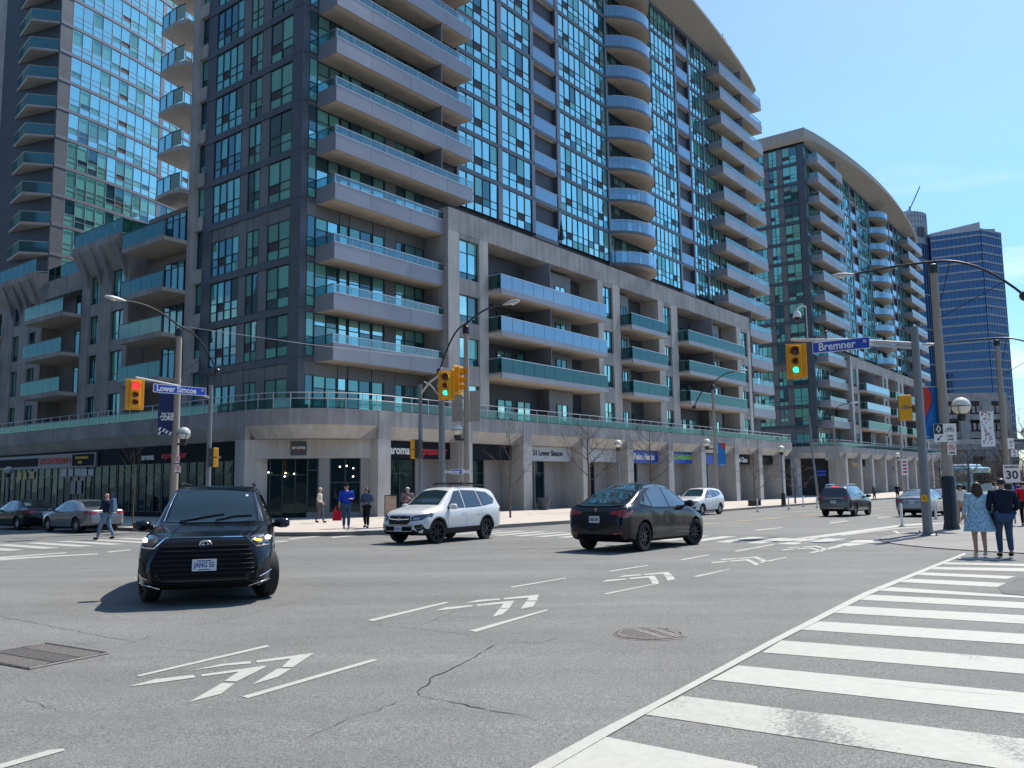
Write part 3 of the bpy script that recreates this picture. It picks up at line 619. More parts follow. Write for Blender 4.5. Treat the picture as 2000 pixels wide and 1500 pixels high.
    cb(-.3,Lc+.3,-.3,0,3.02,4.16,'shopfront_wall','conc2'); cb(3.85,4.5,-.3,-.02,-2,3.02,'shopfront_pier','conc_d'); cb(6.35,Lc+.2,-.3,-.01,-2,3.02,'shopfront_pier','conc_d'); cb(-.5,.1,-.3,-.01,-2,3.02,'shopfront_pier','conc2')
    cb(.1,6.4,-1.3,-1.2,-2,3.02,'shop_interior_wall','dark')
    window(fC,3.15,cut(.68,1),-.4,3.0,[2.7,.7],lambda i,j:M['shop'],out=-.15,indiv=False,name='shop_window',fw=.08)
    window(fC,4.5,cut(1.85,2),-.2,3.0,[1.75,1.45],lambda i,j:M['shop'],out=-.15,indiv=False,name='shop_window',fw=.07)
    window(fC,.15,cut(3.0,4),-.55,3.0,[2.6,.95],lambda i,j:M['shop'],out=-.8,indiv=False,name='door',fw=.07)
    cb(3.15,6.4,-.3,-.05,-2,-.22,'plinth','conc_d')
    cb(2.2,3.12,.0,.09,3.2,4.02,'sign_board','s_slate'); shop_text(fC,'aroma',2.66,3.68,.3,M['t_white'],.11,bold=.006); cb(2.45,2.9,.09,.1,3.48,3.5,'sign_line','t_red')
    for (a,z) in ((.9,2.2),(1.9,2.15),(2.4,2.1),(5.1,2.5),(5.5,2.55),(5.9,2.4),(5.9,1.9),(1.85,1.95)): MB().sphere(tuple(fC.loc(a,-.1,z)),.045,8,5).build('pendant_lamp',M['lamp'],root)
    # --- signs over the bays on the right side
    fT=Facade(root,(0,0,0),0,0)
    def band(a0,a1,z0,z1,mt,o=1.5): mb=MB(); fT.box(mb,a0,a1,o-.12,o,z0,z1); P(mb,'sign_board',mt); return o+.01
    band(5.1,11.75,3.02,4.12,'s_black'); band(12.85,18.65,3.02,4.12,'s_black')
    shop_text(fT,'aroma',6.9,3.55,.78,M['t_white'],1.52,bold=.018,sx=.9); shop_text(fT,'espresso bar',9.95,3.55,.78,M['t_red'],1.52,bold=.012,sx=.72)
    band(19.75,26.7,3.0,4.14,'s_pale'); shop_text(fT,'51 Lower Simcoe',23.4,3.62,.6,M['t_dark'],1.52,bold=.01,sx=.95); band(27.9,34.0,3.0,4.14,'s_pale')
    band(35.2,41.9,3.0,4.14,'s_blue'); shop_text(fT,'PinPoint Health',38.6,3.55,.8,M['t_white'],1.52,bold=.02,sx=.98)
    band(43.1,49.2,3.0,4.14,'s_blue'); shop_text(fT,'DRUG+WELLNESS',46.7,3.6,.66,M['t_green'],1.52,bold=.02,sx=.92); band(50.4,55.5,3.0,4.0,'s_blue')
    band(59.1,64.9,3.0,4.1,'s_black'); shop_text(fT,'Royal Clean',62.2,3.5,.8,M['t_white'],1.52,bold=.015); band(66.1,72.3,3.0,4.1,'s_black')
    P(MB().box(21.0,21.06,-1.9,-1.5,-1,3.0),'shopfront_pier','conc_d')
M['s_slate']=mat('sign_slate',(.05,.065,.08),.5)
def lettering_b2(root):
    fT=Facade(root,(0,0,0),0,0)
    mb=MB(); fT.box(mb,13.0,18.6,1.4,1.5,3.0,4.1); mb.build('sign_board',M['s_black'],root); shop_text(fT,'Restaurant',10.3,3.3,1.15,M['t_gold'],2.5,bold=.01)
    shop_text(fT,'23',32.2,2.6,.9,M['t_dark'],2.62,bold=.02)
# ================================================================ glass tower behind the wing
def back_tower():
    q=PT(90,600,82); root=empty('glass_tower',(q.x,q.y,0),0,'curved blue glass apartment tower rising behind the low concrete wing at the far left','building')
    cols=[1.16]*10; base=R(90-30); n=17; pts=[Vector((0,0))]; angs=[]
    a=R(27)
    for i in range(n):
        az=R(29)-R(14)*i/n; angs.append(az); w_=1.3 if i==0 else (0.55 if i==11 else 1.17); pts.append(pts[-1]+Vector((math.sin(az),math.cos(az)))*w_)
    z=9.5; floors=[]
    while z<66: floors.append(z); z+=3.1
    fl=sorted(floors)
    # align a slab with z=53.3*82/88
    sh=(1.65+(53.25-1.65)*82/88)%3.1-(fl[0]%3.1); fl=[f+sh for f in fl]
    MB().prism([(p.x-.12,p.y+.12) for p in pts]+[(pts[-1].x-14,pts[-1].y+3),(-14,6),(-.2,.3)],0,66).build('core',M['recess'],root)
    cnt=0
    for k in range(len(fl)-1):
        z0,z1=fl[k],fl[k+1]
        if z0<14: continue
        mb=MB(); 
        for i in range(n):
            a_,b_=pts[i],pts[i+1]; t=(b_-a_).normalized(); nx=Vector((t.y,-t.x))*.1
            mb.quad((a_.x+nx.x,a_.y+nx.y,z1-.2),(b_.x+nx.x,b_.y+nx.y,z1-.2),(b_.x+nx.x,b_.y+nx.y,z1+.14),(a_.x+nx.x,a_.y+nx.y,z1+.14))
        mb.build('spandrel_beam',M['pier'],root)
        low=(z0<33)
        for i in range(n):
            a_,b_=pts[i],pts[i+1]; d=b_-a_; w_=d.length; rz=math.atan2(d.y,d.x); fc=Facade(root,(a_.x,a_.y,0),rz,0)
            if i in (0,11):
                mb=MB(); fc.box(mb,0,w_,-.1,.06,z0+.14,z1-.2); mb.build('wall_pier',M['pier' if i else 'panel2'],root); continue
            key=(round(w_,2),'bt')
            if key not in _fm:
                H=3.1-.34; mb=MB(); mb.box(0,.05,-.07,.04,0,H); mb.box(.05,w_,-.04,.02,.66,.71); mb.box(.05,w_,-.04,.02,1.2,1.25); _fm[key]=mb.mesh('window'); _fm[key].materials.append(M['mull'])
            wo=link('window',_fm[key],None,root,fc.loc(0,0,z0+.14),(0,0,rz))
            for (pz,ph,j) in ((.33,.6,0),(.95,.46,1),(2.0,1.46,2)):
                r=random.random()
                hi=min(1,max(0,(z0+i*.9-36)/8)); mt=(M['p_sky'] if r<.8 else M['p_teal']) if random.random()<hi else (M['p_teal'] if r<.75 else M['p_dark'])
                if j==1 and (i*7+3)%9==0: mt=M['louvre']
                tx,tz=random.gauss(0,.005),random.gauss(0,.008)
                if cnt<300 and k>6: cnt+=1; link('pane',pane_mesh(w_-.07,ph,mt),None,wo,(w_/2+.02,.0,pz),(tx,0,tz))
                else: fc2=rest.setdefault(mt.name,[]); qq=fc.loc(w_/2+.02,0,z0+.14+pz); fc2.append((qq,w_-.07,ph,rz+tz,tx))
        # balconies left of the corner
        for (x0,y0) in ((0,0),):
            c=[(-.1,.1),(-2.75,-.55),(-6.6,3.4),(-5,6)]
            bal=MB().prism([(p[0],p[1]) for p in c][::-1],z0-.22,z0+.02).build('balcony',M['conc2'],root)
            mb=MB(); mr=MB()
            for (p,q2) in ((c[0],c[1]),(c[1],c[2])):
                mb.quad((p[0],p[1],z0+.06),(q2[0],q2[1],z0+.06),(q2[0],q2[1],z0+1.1),(p[0],p[1],z0+1.1))
            mb.build('glass_railing',M['rg_teal'],bal); MB().tube([(p[0],p[1],z0+1.12) for p in c[:3]],.03,6).build('handrail',M['rail'],bal)
        window(Facade(root,(-5.2,4.2,0),math.atan2(-4,5.0),0),.3,cut(5.6,6),z0+.05,z1-.25,[2.3,3.1-.3-2.3],lambda i,j:rrand((1,M['p_sky']),(2,M['p_teal']),(2,M['p_dark'])),indiv=False)
    MB().box(-9.5,-7.2,3.5,9,0,66).build('concrete_pier',M['conc2'],root)
    class _F: pass
    f=_F(); f.rest=rest; flush_panes([f],root); return root
rest={}
M['mull']=mat('mullion_pale',(.42,.46,.48),.4,.4)
# ================================================================ far blue towers
def blue_tower():
    D=300; root=empty('office_tower',(PT(1870,600,D).x,D,0),0,'distant blue glass high-rise with pale floor bands and a round crowned shaft','building')
    ox=root.location.x
    M['bt_glass']=pane_mat('far_blue_glass',(.012,.04,.11),(.35,.52,.8),.12,.25); M['bt_band']=mat('far_floor_band',(.26,.29,.34),.6); M['bt_mull']=mat('far_mullion',(.16,.2,.27),.5); M['bt_crown']=mat('crown_panel',(.36,.39,.43),.5,noise=.2,nscale=.3)
    X=lambda px: PT(px,445,D).x-ox
    zt=92; xa,xb,xc=X(1832),X(1908),X(1966)
    body=[(xa,6),(xb,-2),(xc,4),(xc,40),(xa,40)]
    MB().prism(body,0,zt-1.5).build('shaft',M['bt_glass'],root)
    zs=[zt-3.3*i for i in range(1,27)]
    for z in zs:
        mb=MB()
        for p,q in (((xa,6),(xb,-2)),((xb,-2),(xc,4)),((xc,4),(xc,40))):
            dx,dy=q[0]-p[0],q[1]-p[1]; l=math.hypot(dx,dy); nx,ny=dy/l*.25,-dx/l*.25
            mb.quad((p[0]+nx,p[1]+ny,z-.35),(q[0]+nx,q[1]+ny,z-.35),(q[0]+nx,q[1]+ny,z+.35),(p[0]+nx,p[1]+ny,z+.35))
        mb.build('floor_band',M['bt_band'],root)
    mb=MB()
    for p,q in (((xa,6),(xb,-2)),((xb,-2),(xc,4)),((xc,4),(xc,40))):
        dx,dy=q[0]-p[0],q[1]-p[1]; l=math.hypot(dx,dy); n=int(l/1.45)
        for i in range(n+1):
            f=i/n; x,y=p[0]+dx*f,p[1]+dy*f; mb.box(x-.07,x+.07,y-.14,y+.05,0,zt-1.6)
    mb.build('mullions',M['bt_mull'],root,kind='stuff')
    # wedge roof screen
    MB().hexa([(xa,6,zt-1.5),(xb,-2,zt-1.5),(xb,14,zt-1.5),(xa,14,zt-1.5),(xa,6,zt-.3),(xb,-2,zt+1.6),(xb,14,zt+1.6),(xa,14,zt-.3)]).build('roof_screen',M['bt_crown'],root)
    MB().box(xb+3,xb+9,4,12,zt-1.5,zt+.7).build('plant_room',M['bt_band'],root); MB().prism([(xb,-2.2),(xc+.3,4),(xc+.3,40),(xb,40)],zt-1.6,zt-.8).build('parapet',M['bt_band'],root)
    # round shaft
    cx,cr_=X(1795),(X(1845)-X(1795))*.98; cy=14
    MB().lathe([(cr_,0),(cr_,88)],40,(cx,cy,0)).build('round_shaft',M['bt_glass'],root,smooth=True)
    for z in [88-3.3*i for i in range(0,26)]: 
        if z>86 or int(z/3.3)%4==0: MB().lathe([(cr_+.12,-.25),(cr_+.12,.25)],40,(cx,cy,z)).build('floor_band',M['bt_band'],root)
    mb=MB()
    for i in range(40):
        a=2*math.pi*i/40; mb.box(cx+cr_*math.cos(a)-.08,cx+cr_*math.cos(a)+.08,cy+cr_*math.sin(a)-.08,cy+cr_*math.sin(a)+.08,0,88)
    mb.build('mullions',M['bt_mull'],root,kind='stuff')
    MB().lathe([(cr_-.3,88.1),(cr_-.3,100.3),(cr_-1,100.5)],40,(cx,cy,0)).build('crown_drum',M['bt_crown'],root,smooth=True)
    mb=MB()
    for i in range(44):
        a=2*math.pi*i/44; r_=cr_-.25; mb.box(cx+r_*math.cos(a)-.07,cx+r_*math.cos(a)+.07,cy+r_*math.sin(a)-.07,cy+r_*math.sin(a)+.07,88.1,100.3)
    for z in (90.5,92.5,94.5,96.5,98.5): mb.lathe([(cr_-.15,-.1),(cr_-.15,.1)],44,(cx,cy,z))
    mb.build('crown_grid',M['bt_mull'],root,kind='stuff')
    for a in (-100,-70,-125):
        r_=cr_; x,y=cx+r_*math.cos(R(a)),cy+r_*math.sin(R(a)); MB().box(x-1.4,x+1.4,y-.2,y+.6,90.6 if a!=-125 else 93,94 if a!=-125 else 94.8).build('crown_louvre',M['recess'],root)
    MB().tube([(cx+4,cy,100),(cx+4,cy,105)],.35,6).build('crane_mast',M['bt_mull'],root); MB().tube([(cx+1,cy,102),(cx+4,cy,104),(cx+8.5,cy,113)],.22,6).build('crane_jib',M['bt_mull'],root)
    # lower parking podium
    pk=empty('parking_podium',(PT(1905,800,240).x,240,0),0,'grey concrete parking structure with open decks below the blue high-rise','building')
    o=pk.location.x; X2=lambda px:PT(px,800,240).x-o
    for i,(za,zb) in enumerate(((22.4,24.8),(17.0,18.6),(11.7,13.6),(6.4,8.2))): MB().box(X2(1828),X2(1968),0,.6,za,zb).build('deck_edge',M['conc'],pk)
    MB().box(X2(1828),X2(1968),2,12,-2,22.4).build('interior',M['dark'],pk)
    for px in (1834,1882,1926,1964): MB().box(X2(px)-1.4,X2(px)+1.4,-.4,.8,-2,22.4).build('concrete_pier',M['conc'],pk)
    for i in range(14):
        for z in (14.0,19.0): MB().box(X2(1836)+i*1.4,X2(1836)+i*1.4+.8,.9,1.3,z,z+2.0).build('louvre',M['conc2'],pk)
def background():
    # raised railway / expressway deck crossing behind the trees
    Y=214; rt=empty('railway_viaduct',(PT(1880,870,Y).x,Y,0),0,'low grey concrete viaduct crossing behind the bare trees at the right','viaduct')
    MB().box(-14,90,0,6,7.6,9.0).build('deck',M['conc'],rt); MB().box(-14,90,-.1,.0,9.0,10.3).build('parapet',M['conc2'],rt)
    for i in range(8): MB().box(-12+i*12,-10.2+i*12,1,5,-3,7.6).build('pier',M['conc'],rt)
    # further blocks along the street so the skyline does not end in a void
    for (px0,px1,Y,h,lab) in ((-260,-40,70,46,'dark glass office block across the street to the left, only its reflection in view'),):
        x0,x1=PT(px0,900,Y).x,PT(px1,900,Y).x
B1,fR1,fL1=condo(0,'nearest condominium block with rounded concrete podium, stacked balconies and coffee shop at its corner',1)
wing(B1)
flush_panes([fR1,fL1],B1)
B2,fR2,fL2=condo(95.4,'second condominium block farther up the street behind the Bremner sign, green glass end wall',2)
lettering_b2(B2)
flush_panes([fR2,fL2],B2)
back_tower(); blue_tower(); background()
# two plain towers added out of frame: their mirror image darkens the left-hand glazing
def plain_tower(x,y,rz,w_,d,h,lab):
    r=empty('reflected_block',(x,y,0),R(rz),lab,'building'); MB().box(-w_/2,w_/2,0,d,-2,h).build('wall',M['panel'],r)
    z=4
    while z<h-3: MB().box(-w_/2+1,w_/2-1,-.08,.02,z,z+1.7).build('window_band',M['p_dark'],r); z+=3.4
plain_tower(-78,22,-78,60,20,62,'plain slate block added out of frame on the left for its reflection')
plain_tower(-20,-48,180,70,20,58,'plain slate block added unseen behind the camera for its reflection')
# ================================================================ ground, kerbs, paint
def asphalt(name,base,patch=True):
    m,nt,b=newmat(name); L=nt.links.new; b.inputs['Roughness'].default_value=.82; b.inputs['Specular IOR Level'].default_value=.35
    tc=nt.nodes.new('ShaderNodeTexCoord')
    def noise(sc,det=4,ro=.6,stretch=None):
        n=nt.nodes.new('ShaderNodeTexNoise'); n.inputs['Scale'].default_value=sc; n.inputs['Detail'].default_value=det; n.inputs['Roughness'].default_value=ro
        if stretch:
            mp=nt.nodes.new('ShaderNodeMapping'); mp.inputs['Rotation'].default_value=(0,0,-BROT); mp.inputs['Scale'].default_value=stretch; L(tc.outputs['Object'],mp.inputs[0]); L(mp.outputs[0],n.inputs['Vector'])
        else: L(tc.outputs['Object'],n.inputs['Vector'])
        return n.outputs['Fac']
    def rng(v,a,b_,c,d):
        r=nt.nodes.new('ShaderNodeMapRange'); r.inputs['From Min'].default_value=a; r.inputs['From Max'].default_value=b_; r.inputs['To Min'].default_value=c; r.inputs['To Max'].default_value=d; L(v,r.inputs['Value']); return r.outputs[0]
    def mul(a,b_):
        q=nt.nodes.new('ShaderNodeMath'); q.operation='MULTIPLY'; L(a,q.inputs[0]); L(b_,q.inputs[1]); return q.outputs[0]
    v=mul(rng(noise(80,3,.85),.33,.69,.30,1.7),rng(noise(30,4,.8),.32,.68,.74,1.22))
    v=mul(v,rng(noise(.22,6,.6),.3,.7,.86,1.12)); v=mul(v,rng(noise(.5,5,.6,(.12,1.4,1)),.35,.68,.86,1.1)); v=mul(v,rng(noise(.9,7,.7),.56,.74,1.0,.82)); v=mul(v,rng(noise(3.1,5,.65),.3,.7,.94,1.05))
    vo=nt.nodes.new('ShaderNodeTexVoronoi'); vo.inputs['Scale'].default_value=70; L(tc.outputs['Object'],vo.inputs['Vector'])
    pale=rng(vo.outputs['Distance'],.0,.16,1.5,1.0); v=mul(v,pale)
    hv=nt.nodes.new('ShaderNodeHueSaturation'); hv.inputs['Color'].default_value=(*base,1); L(v,hv.inputs['Value']); L(hv.outputs[0],b.inputs['Base Color'])
    bp=nt.nodes.new('ShaderNodeBump'); bp.inputs['Strength'].default_value=.55; bp.inputs['Distance'].default_value=.006; L(noise(95,3,.8),bp.inputs['Height']); L(bp.outputs[0],b.inputs['Normal'])
    return m
M['asph']=asphalt('asphalt',(.188,.185,.174)); M['asph2']=asphalt('asphalt_patch',(.145,.142,.138))
def paint_mat(name,col,wear):
    m,nt,b=newmat(name); L=nt.links.new; b.inputs['Roughness'].default_value=.7
    tc=nt.nodes.new('ShaderNodeTexCoord')
    def n(sc,det,ro,st=None):
        q=nt.nodes.new('ShaderNodeTexNoise'); q.inputs['Scale'].default_value=sc; q.inputs['Detail'].default_value=det; q.inputs['Roughness'].default_value=ro
        mp=nt.nodes.new('ShaderNodeMapping'); mp.inputs['Rotation'].default_value=(0,0,-BROT); 
        if st: mp.inputs['Scale'].default_value=st
        L(tc.outputs['Object'],mp.inputs[0]); L(mp.outputs[0],q.inputs['Vector']); return q.outputs['Fac']
    a=nt.nodes.new('ShaderNodeMath'); a.operation='MULTIPLY_ADD'; L(n(1.1,3,.6,(1.0,.35,1)),a.inputs[0]); a.inputs[1].default_value=.62
    f=nt.nodes.new('ShaderNodeMath'); f.operation='MULTIPLY'; L(n(26,8,.85),f.inputs[0]); f.inputs[1].default_value=.85; L(f.outputs[0],a.inputs[2])
    r=nt.nodes.new('ShaderNodeMapRange'); r.inputs['From Min'].default_value=.90-wear; r.inputs['From Max'].default_value=.95-wear; L(a.outputs[0],r.inputs['Value'])
    g=nt.nodes.new('ShaderNodeMapRange'); g.inputs['From Min'].default_value=.3; g.inputs['From Max'].default_value=.7; g.inputs['To Min'].default_value=.86; g.inputs['To Max'].default_value=1.04; L(n(9,6,.75),g.inputs['Value'])
    hv=nt.nodes.new('ShaderNodeHueSaturation'); hv.inputs['Color'].default_value=(*col,1); L(g.outputs[0],hv.inputs['Value'])
    mx=nt.nodes.new('ShaderNodeMixRGB'); L(r.outputs[0],mx.inputs['Fac']); L(hv.outputs[0],mx.inputs['Color1']); mx.inputs['Color2'].default_value=(.165,.16,.15,1); L(mx.outputs[0],b.inputs['Base Color']); return m
M['paint']=paint_mat('road_paint',(.44,.435,.385),.02); M['paint_w']=paint_mat('road_paint_worn',(.43,.425,.375),.07); M['paint_o']=paint_mat('road_paint_faded',(.42,.415,.365),.125); M['paint_y']=paint_mat('road_paint_yellow',(.52,.40,.16),.2)
M['walk']=mat('pavement_concrete',(.50,.445,.385),.85,noise=.16,nscale=1.6,bump=.3,bscale=60,detail=8); M['walk_g']=mat('pavement_concrete_grey',(.25,.235,.215),.85,noise=.16,nscale=1.3,bump=.3,bscale=60,detail=8); M['kerb']=mat('kerb_stone',(.27,.255,.235),.85,noise=.25,nscale=5)
M['crack']=mat('crack_fill',(.022,.022,.022),.9); M['iron']=mat('cast_iron',(.19,.17,.155),.75,.15,noise=.35,nscale=25,bump=.3,bscale=80); M['iron_d']=mat('iron_slot',(.03,.028,.027),.9)
def sheet(name,polys,dz,mt,parent=None,kind=None,side=0.0):
    bm=bmesh.new()
    for poly in polys:
        vs_=[bm.verts.new((p[0],p[1],0)) for p in poly]
        try: bm.faces.new(vs_)
        except Exception: pass
    for co,no_ in (((0,120,0),(0,1,0)),((0,-60,0),(0,1,0)),((-5,0,0),(1,0,0)),((-18,0,0),(1,0,0))):
        bmesh.ops.bisect_plane(bm,geom=bm.verts[:]+bm.edges[:]+bm.faces[:],plane_co=co,plane_no=no_)
    bmesh.ops.triangulate(bm,faces=bm.faces[:])
    if side:
        r=bmesh.ops.extrude_face_region(bm,geom=bm.faces[:]); low=[v for v in r['geom'] if isinstance(v,bmesh.types.BMVert)]
        ls=set(low)
        for v in bm.verts: v.co.z=gz(v.co.x,v.co.y)+dz-(0 if v in ls else side)
    else:
        for v in bm.verts: v.co.z=gz(v.co.x,v.co.y)+dz
    bmesh.ops.recalc_face_normals(bm,faces=bm.faces[:])
    me=bpy.data.meshes.new(name); bm.to_mesh(me); bm.free()
    if not side:
        for p in me.polygons:
            pass
    return link(name,me,M[mt],parent,kind=kind)
road=sheet('road',[[(-700,-300),(700,-300),(700,1500),(-700,1500)]],0,'asph',kind='structure')
def stp(l): return [tuple(ST(s,t)[:2]) for s,t in l]
def arc(cs,ct,r,a0,a1,n=8): return [(cs+r*math.cos(R(a0+(a1-a0)*i/n)),ct+r*math.sin(R(a0+(a1-a0)*i/n))) for i in range(n+1)]
kerb_a=[(-11.3,95),(-11.3,-10.5)]+arc(-5.3,-10.8,6.2,180,262)[1:]+[(8,-17.2),(28,-15.6),(60,-13.6),(260,-12.5)]
blk=kerb_a+[(260,95)]
pave=sheet('pavement',[stp(blk)],.15,'walk',kind='structure',side=.3)
kerb_b=[(-7.6,-110),(-7.6,-38.5)]+arc(-2.2,-38.4,5.4,180,92)[1:]+[(2,-32.9),(90,-32.9),(260,-31.5)]
blk2=kerb_b[::-1]+[(-7.6,-110),(260,-110)]
pave2=sheet('pavement',[stp(kerb_b+[(260,-110)])],.022,'walk_g',kind='structure',side=.2)
def kerbline(l,w_,dz,name='kerb'):
    pts=[Vector(p) for p in l]; fs=[]
    for i in range(len(pts)-1):
        a,b=pts[i],pts[i+1]; t=(b-a).normalized(); n=Vector((-t.y,t.x))*w_; fs.append([tuple(a),tuple(b),tuple(b+n),tuple(a+n)])
    return fs
for i,f in enumerate(kerbline(stp(kerb_a),.18,.16)): sheet('kerb_stone',[f],.158,'kerb',pave,side=.25)
for f in kerbline(stp(kerb_b),.18,.07): sheet('kerb_stone',[f],.026,'kerb',pave2,side=.12)
# pale joints between the pavement slabs near the corner
def px(l,s=1,ox=0,oy=0): return [tuple(G(x/s+ox,y/s+oy)[:2]) for x,y in l]
def mark(name,l,mt='paint',s=1,ox=0,oy=0,dz=.005): return sheet(name,[px(l,s,ox,oy)],dz,mt,road)
# zebra stripes of the near crossing
ZS=[((1167,1437),(1480,1498),(1460,1570),(1075,1502),'paint'),((1333,1360),(2000,1444),(2000,1509),(1258,1396),'paint_o'),((1441.8,1300.3),(2000,1353.5),(2000,1394.8),(1389,1328.3),'paint'),
((1525.8,1251.3),(2000,1287.7),(2000,1316.8),(1489,1274.8),'paint_w'),((1599,1214),(2000,1238.7),(2000,1259),(1560.8,1230),'paint'),((1653.5,1183.8),(2000,1202.3),(2000,1218.8),(1623.8,1197),'paint'),
((1702.5,1162),(2000,1176.8),(2000,1189),(1674.5,1171.5),'paint'),((1739,1147),(2000,1164.5),(2000,1168.5),(1714.8,1154),'paint'),((1777.8,1130.6),(1965,1139),(1947.5,1147),(1755,1137),'paint'),
((1800.5,1118),(1984,1126),(1966.8,1131),(1786.5,1123),'paint'),((1828.5,1107.8),(2000,1110),(2000,1116.6),(1814.5,1112),'paint'),((1849.5,1098.7),(2000,1101.5),(2000,1106),(1840.8,1102),'paint'),((1868.8,1089),(1958,1091.7),(1958,1094.9),(1863.5,1091.7),'paint_w')]
for a,b,c,d,mt in ZS:
    if b[0]==2000:
        e=150/(2000-a[0]); b=(2150,b[1]+(b[1]-a[1])*e); e=150/(2000-d[0]); c=(2150,c[1]+(c[1]-d[1])*e)
    mark('crosswalk_stripe',[a,b,c,d],mt,dz=.004)
mark('crosswalk_line',[(1032,1504),(1167,1430),(1300,1362),(1510,1248.5),(1685,1159),(1884.5,1080),(1887,1083),(1700.8,1161.5),(1524,1252),(1300,1374),(1190,1437),(1075,1504)],'paint',dz=.008)
C1=[[(665,600),(1300,452),(1320,458),(680,606)],[(1180,703),(1820,520),(1850,524),(1210,712)],[(-60,1052),(240,965),(310,958),(315,968),(20,1052),(-60,1075)]]
for l in C1: mark('lane_dash',l,'paint',2.5,0,1080)
for l in ([(625,655),(760,618),(945,597),(955,610),(800,632)],[(980,596),(1290,553),(1300,558),(1155,630),(1095,628),(1165,582),(985,606)],[(1085,637),(1145,640),(1080,690),(920,732)],[(915,580),(1080,545),(1220,530),(1228,542),(1100,552)],[(1250,527),(1535,490),(1430,560),(1375,560),(1420,518),(1255,539)],[(1355,567),(1423,567),(1355,608),(1228,646)]): mark('chevron_piece',l,'paint',2.5,0,1080)
for l in ([(52,635),(510,528),(530,533),(85,642)],[(650,697),(1100,573),(1115,577),(690,705)],[(885,440),(1215,386),(1220,390),(905,444)],[(1435,480),(1740,420),(1745,424),(1460,483)],[(1460,348),(1690,312),(1703,315),(1480,351)]): mark('lane_dash',l,'paint',3,700,1000)
CH=([(430,583),(500,562),(655,548),(665,555),(560,570)],[(680,545),(910,521),(880,568),(825,566),(845,540),(690,556)],[(822,570),(880,570),(840,603),(778,620)],[(610,538),(690,518),(820,508),(830,516),(730,526)],[(845,506),(1057,485),(1045,522),(985,522),(998,504),(850,515)],[(982,527),(1042,527),(1022,558),(948,572)])
t2=G(1052,1162)
for tx,ty,sc in ((1052,1162,1),(1305,1117.5,1),(1478,1087.5,1),(1594,1066,1)):
    tp=G(tx,ty)
    for l in CH:
        P_=[G(x/3+700,y/3+1000) for x,y in l]; sheet('chevron_piece',[[(tp.x+(p.x-t2.x)*.98,tp.y+(p.y-t2.y)*.98) for p in P_]],.005,'paint',road)
for l in ([(90,378),(275,345),(290,348),(115,381)],[(600,399),(780,360),(795,363),(630,401)],[(440,322),(700,276),(715,279),(470,325)],[(180,487),(415,438),(430,441),(210,490)],[(930,332),(1120,285),(1160,290),(965,334)],[(575,184),(750,167),(770,169),(600,188)],[(1060,138),(1170,123),(1200,125),(1075,142)],[(1375,104),(1445,96),(1465,98),(1390,107)],[(1110,285),(1240,250),(1470,248),(1400,262),(1200,290)],[(870,262),(1040,237),(1190,242),(1080,258),(900,272)],[(700,258),(1530,150),(1640,142),(1860,135),(1860,139),(1560,158),(1100,222),(750,264)],[(1130,216),(1500,172),(1860,150),(1860,153),(1500,177),(1150,222)],[(1475,190),(1505,190),(1520,203),(1650,184),(1665,190),(1510,208)]): mark('lane_line',l,'paint_w' if len(l)<5 else 'paint',3.3333,1300,980)
for i in range(14):
    t=-18.3-i*.98; s0=-6.9; sheet('crosswalk_stripe',[stp([(s0,t),(s0+3.1,t+.1),(s0+3.1,t-.42),(s0,t-.5)])],.005,'paint' if i%3 else 'paint_w',road)
for i in range(15):
    s=-12.3-i*1.05; sheet('crosswalk_stripe',[stp([(s,-8.3),(s-.52,-8.3),(s-.52,-12.2),(s,-12.2)])],.005,'paint',road)
mark('stop_line',[(0,1091),(70,1087),(190,1081),(192,1083),(70,1090),(0,1095)],'paint_w'); mark('stop_line',[(0,1088),(70,1083),(130,1079),(132,1080.5),(60,1086),(0,1091)],'paint_w'); mark('lane_dash',[(210,1077.5),(255,1073),(256,1074.5),(212,1079.5)],'paint_w')
mark('lane_dash',[(533,1058),(560,1056),(562,1058),(533,1060)],'paint_w'); mark('lane_dash',[(562,1052),(625,1046),(628,1048),(566,1054)],'paint_w'); mark('lane_dash',[(645,1049),(735,1041),(735,1043.5),(650,1051)],'paint_w')
sheet('centre_line',[stp([(2,-23.6),(120,-24.3),(120,-24.15),(2,-23.45)])],.005,'paint_y',road); sheet('centre_line',[stp([(2,-23.3),(120,-24.0),(120,-23.85),(2,-23.15)])],.005,'paint_y',road)
for s in range(10,90,7): sheet('lane_dash',[stp([(s,-20.4),(s+2.6,-20.4),(s+2.6,-20.52),(s,-20.52)])],.005,'paint',road); sheet('lane_dash',[stp([(s,-27.3),(s+2.6,-27.3),(s+2.6,-27.42),(s,-27.42)])],.005,'paint',road)
# repaired patch and worn corner
mark('asphalt_patch',[(1948,1147),(1990,1128),(2150,1128),(2150,1170),(2000,1164),(1960,1160)],'asph2',dz=.0075)
# cracks: ragged sunken ribbons
def crack(l,w0=.012,seed=1):
    rd=random.Random(seed); pts=[G(x,y) for x,y in l]; fine=[]
    for a,b in zip(pts,pts[1:]):
        n=max(2,int((b-a).length/.07)); d=(b-a); nn=Vector((-d.y,d.x,0)).normalized()
        for i in range(n): fine.append(a+d*i/n+nn*rd.gauss(0,.012))
    fine.append(pts[-1]); L=[];Rr=[]
    for i,p in enumerate(fine):
        t=(fine[min(i+1,len(fine)-1)]-fine[max(0,i-1)]); nn=Vector((-t.y,t.x,0)).normalized(); w_=w0*.55*rd.uniform(.2,1.3)*min(1,(.3+i/6),(.3+(len(fine)-1-i)/6)); L.append(p+nn*w_); Rr.append(p-nn*w_)
    mb=MB()
    for i in range(len(L)-1): mb.quad(*[(v.x,v.y,gz(v.x,v.y)+.0045) for v in (L[i],L[i+1],Rr[i+1],Rr[i])])
    mb.build('crack',M['crack'],road)
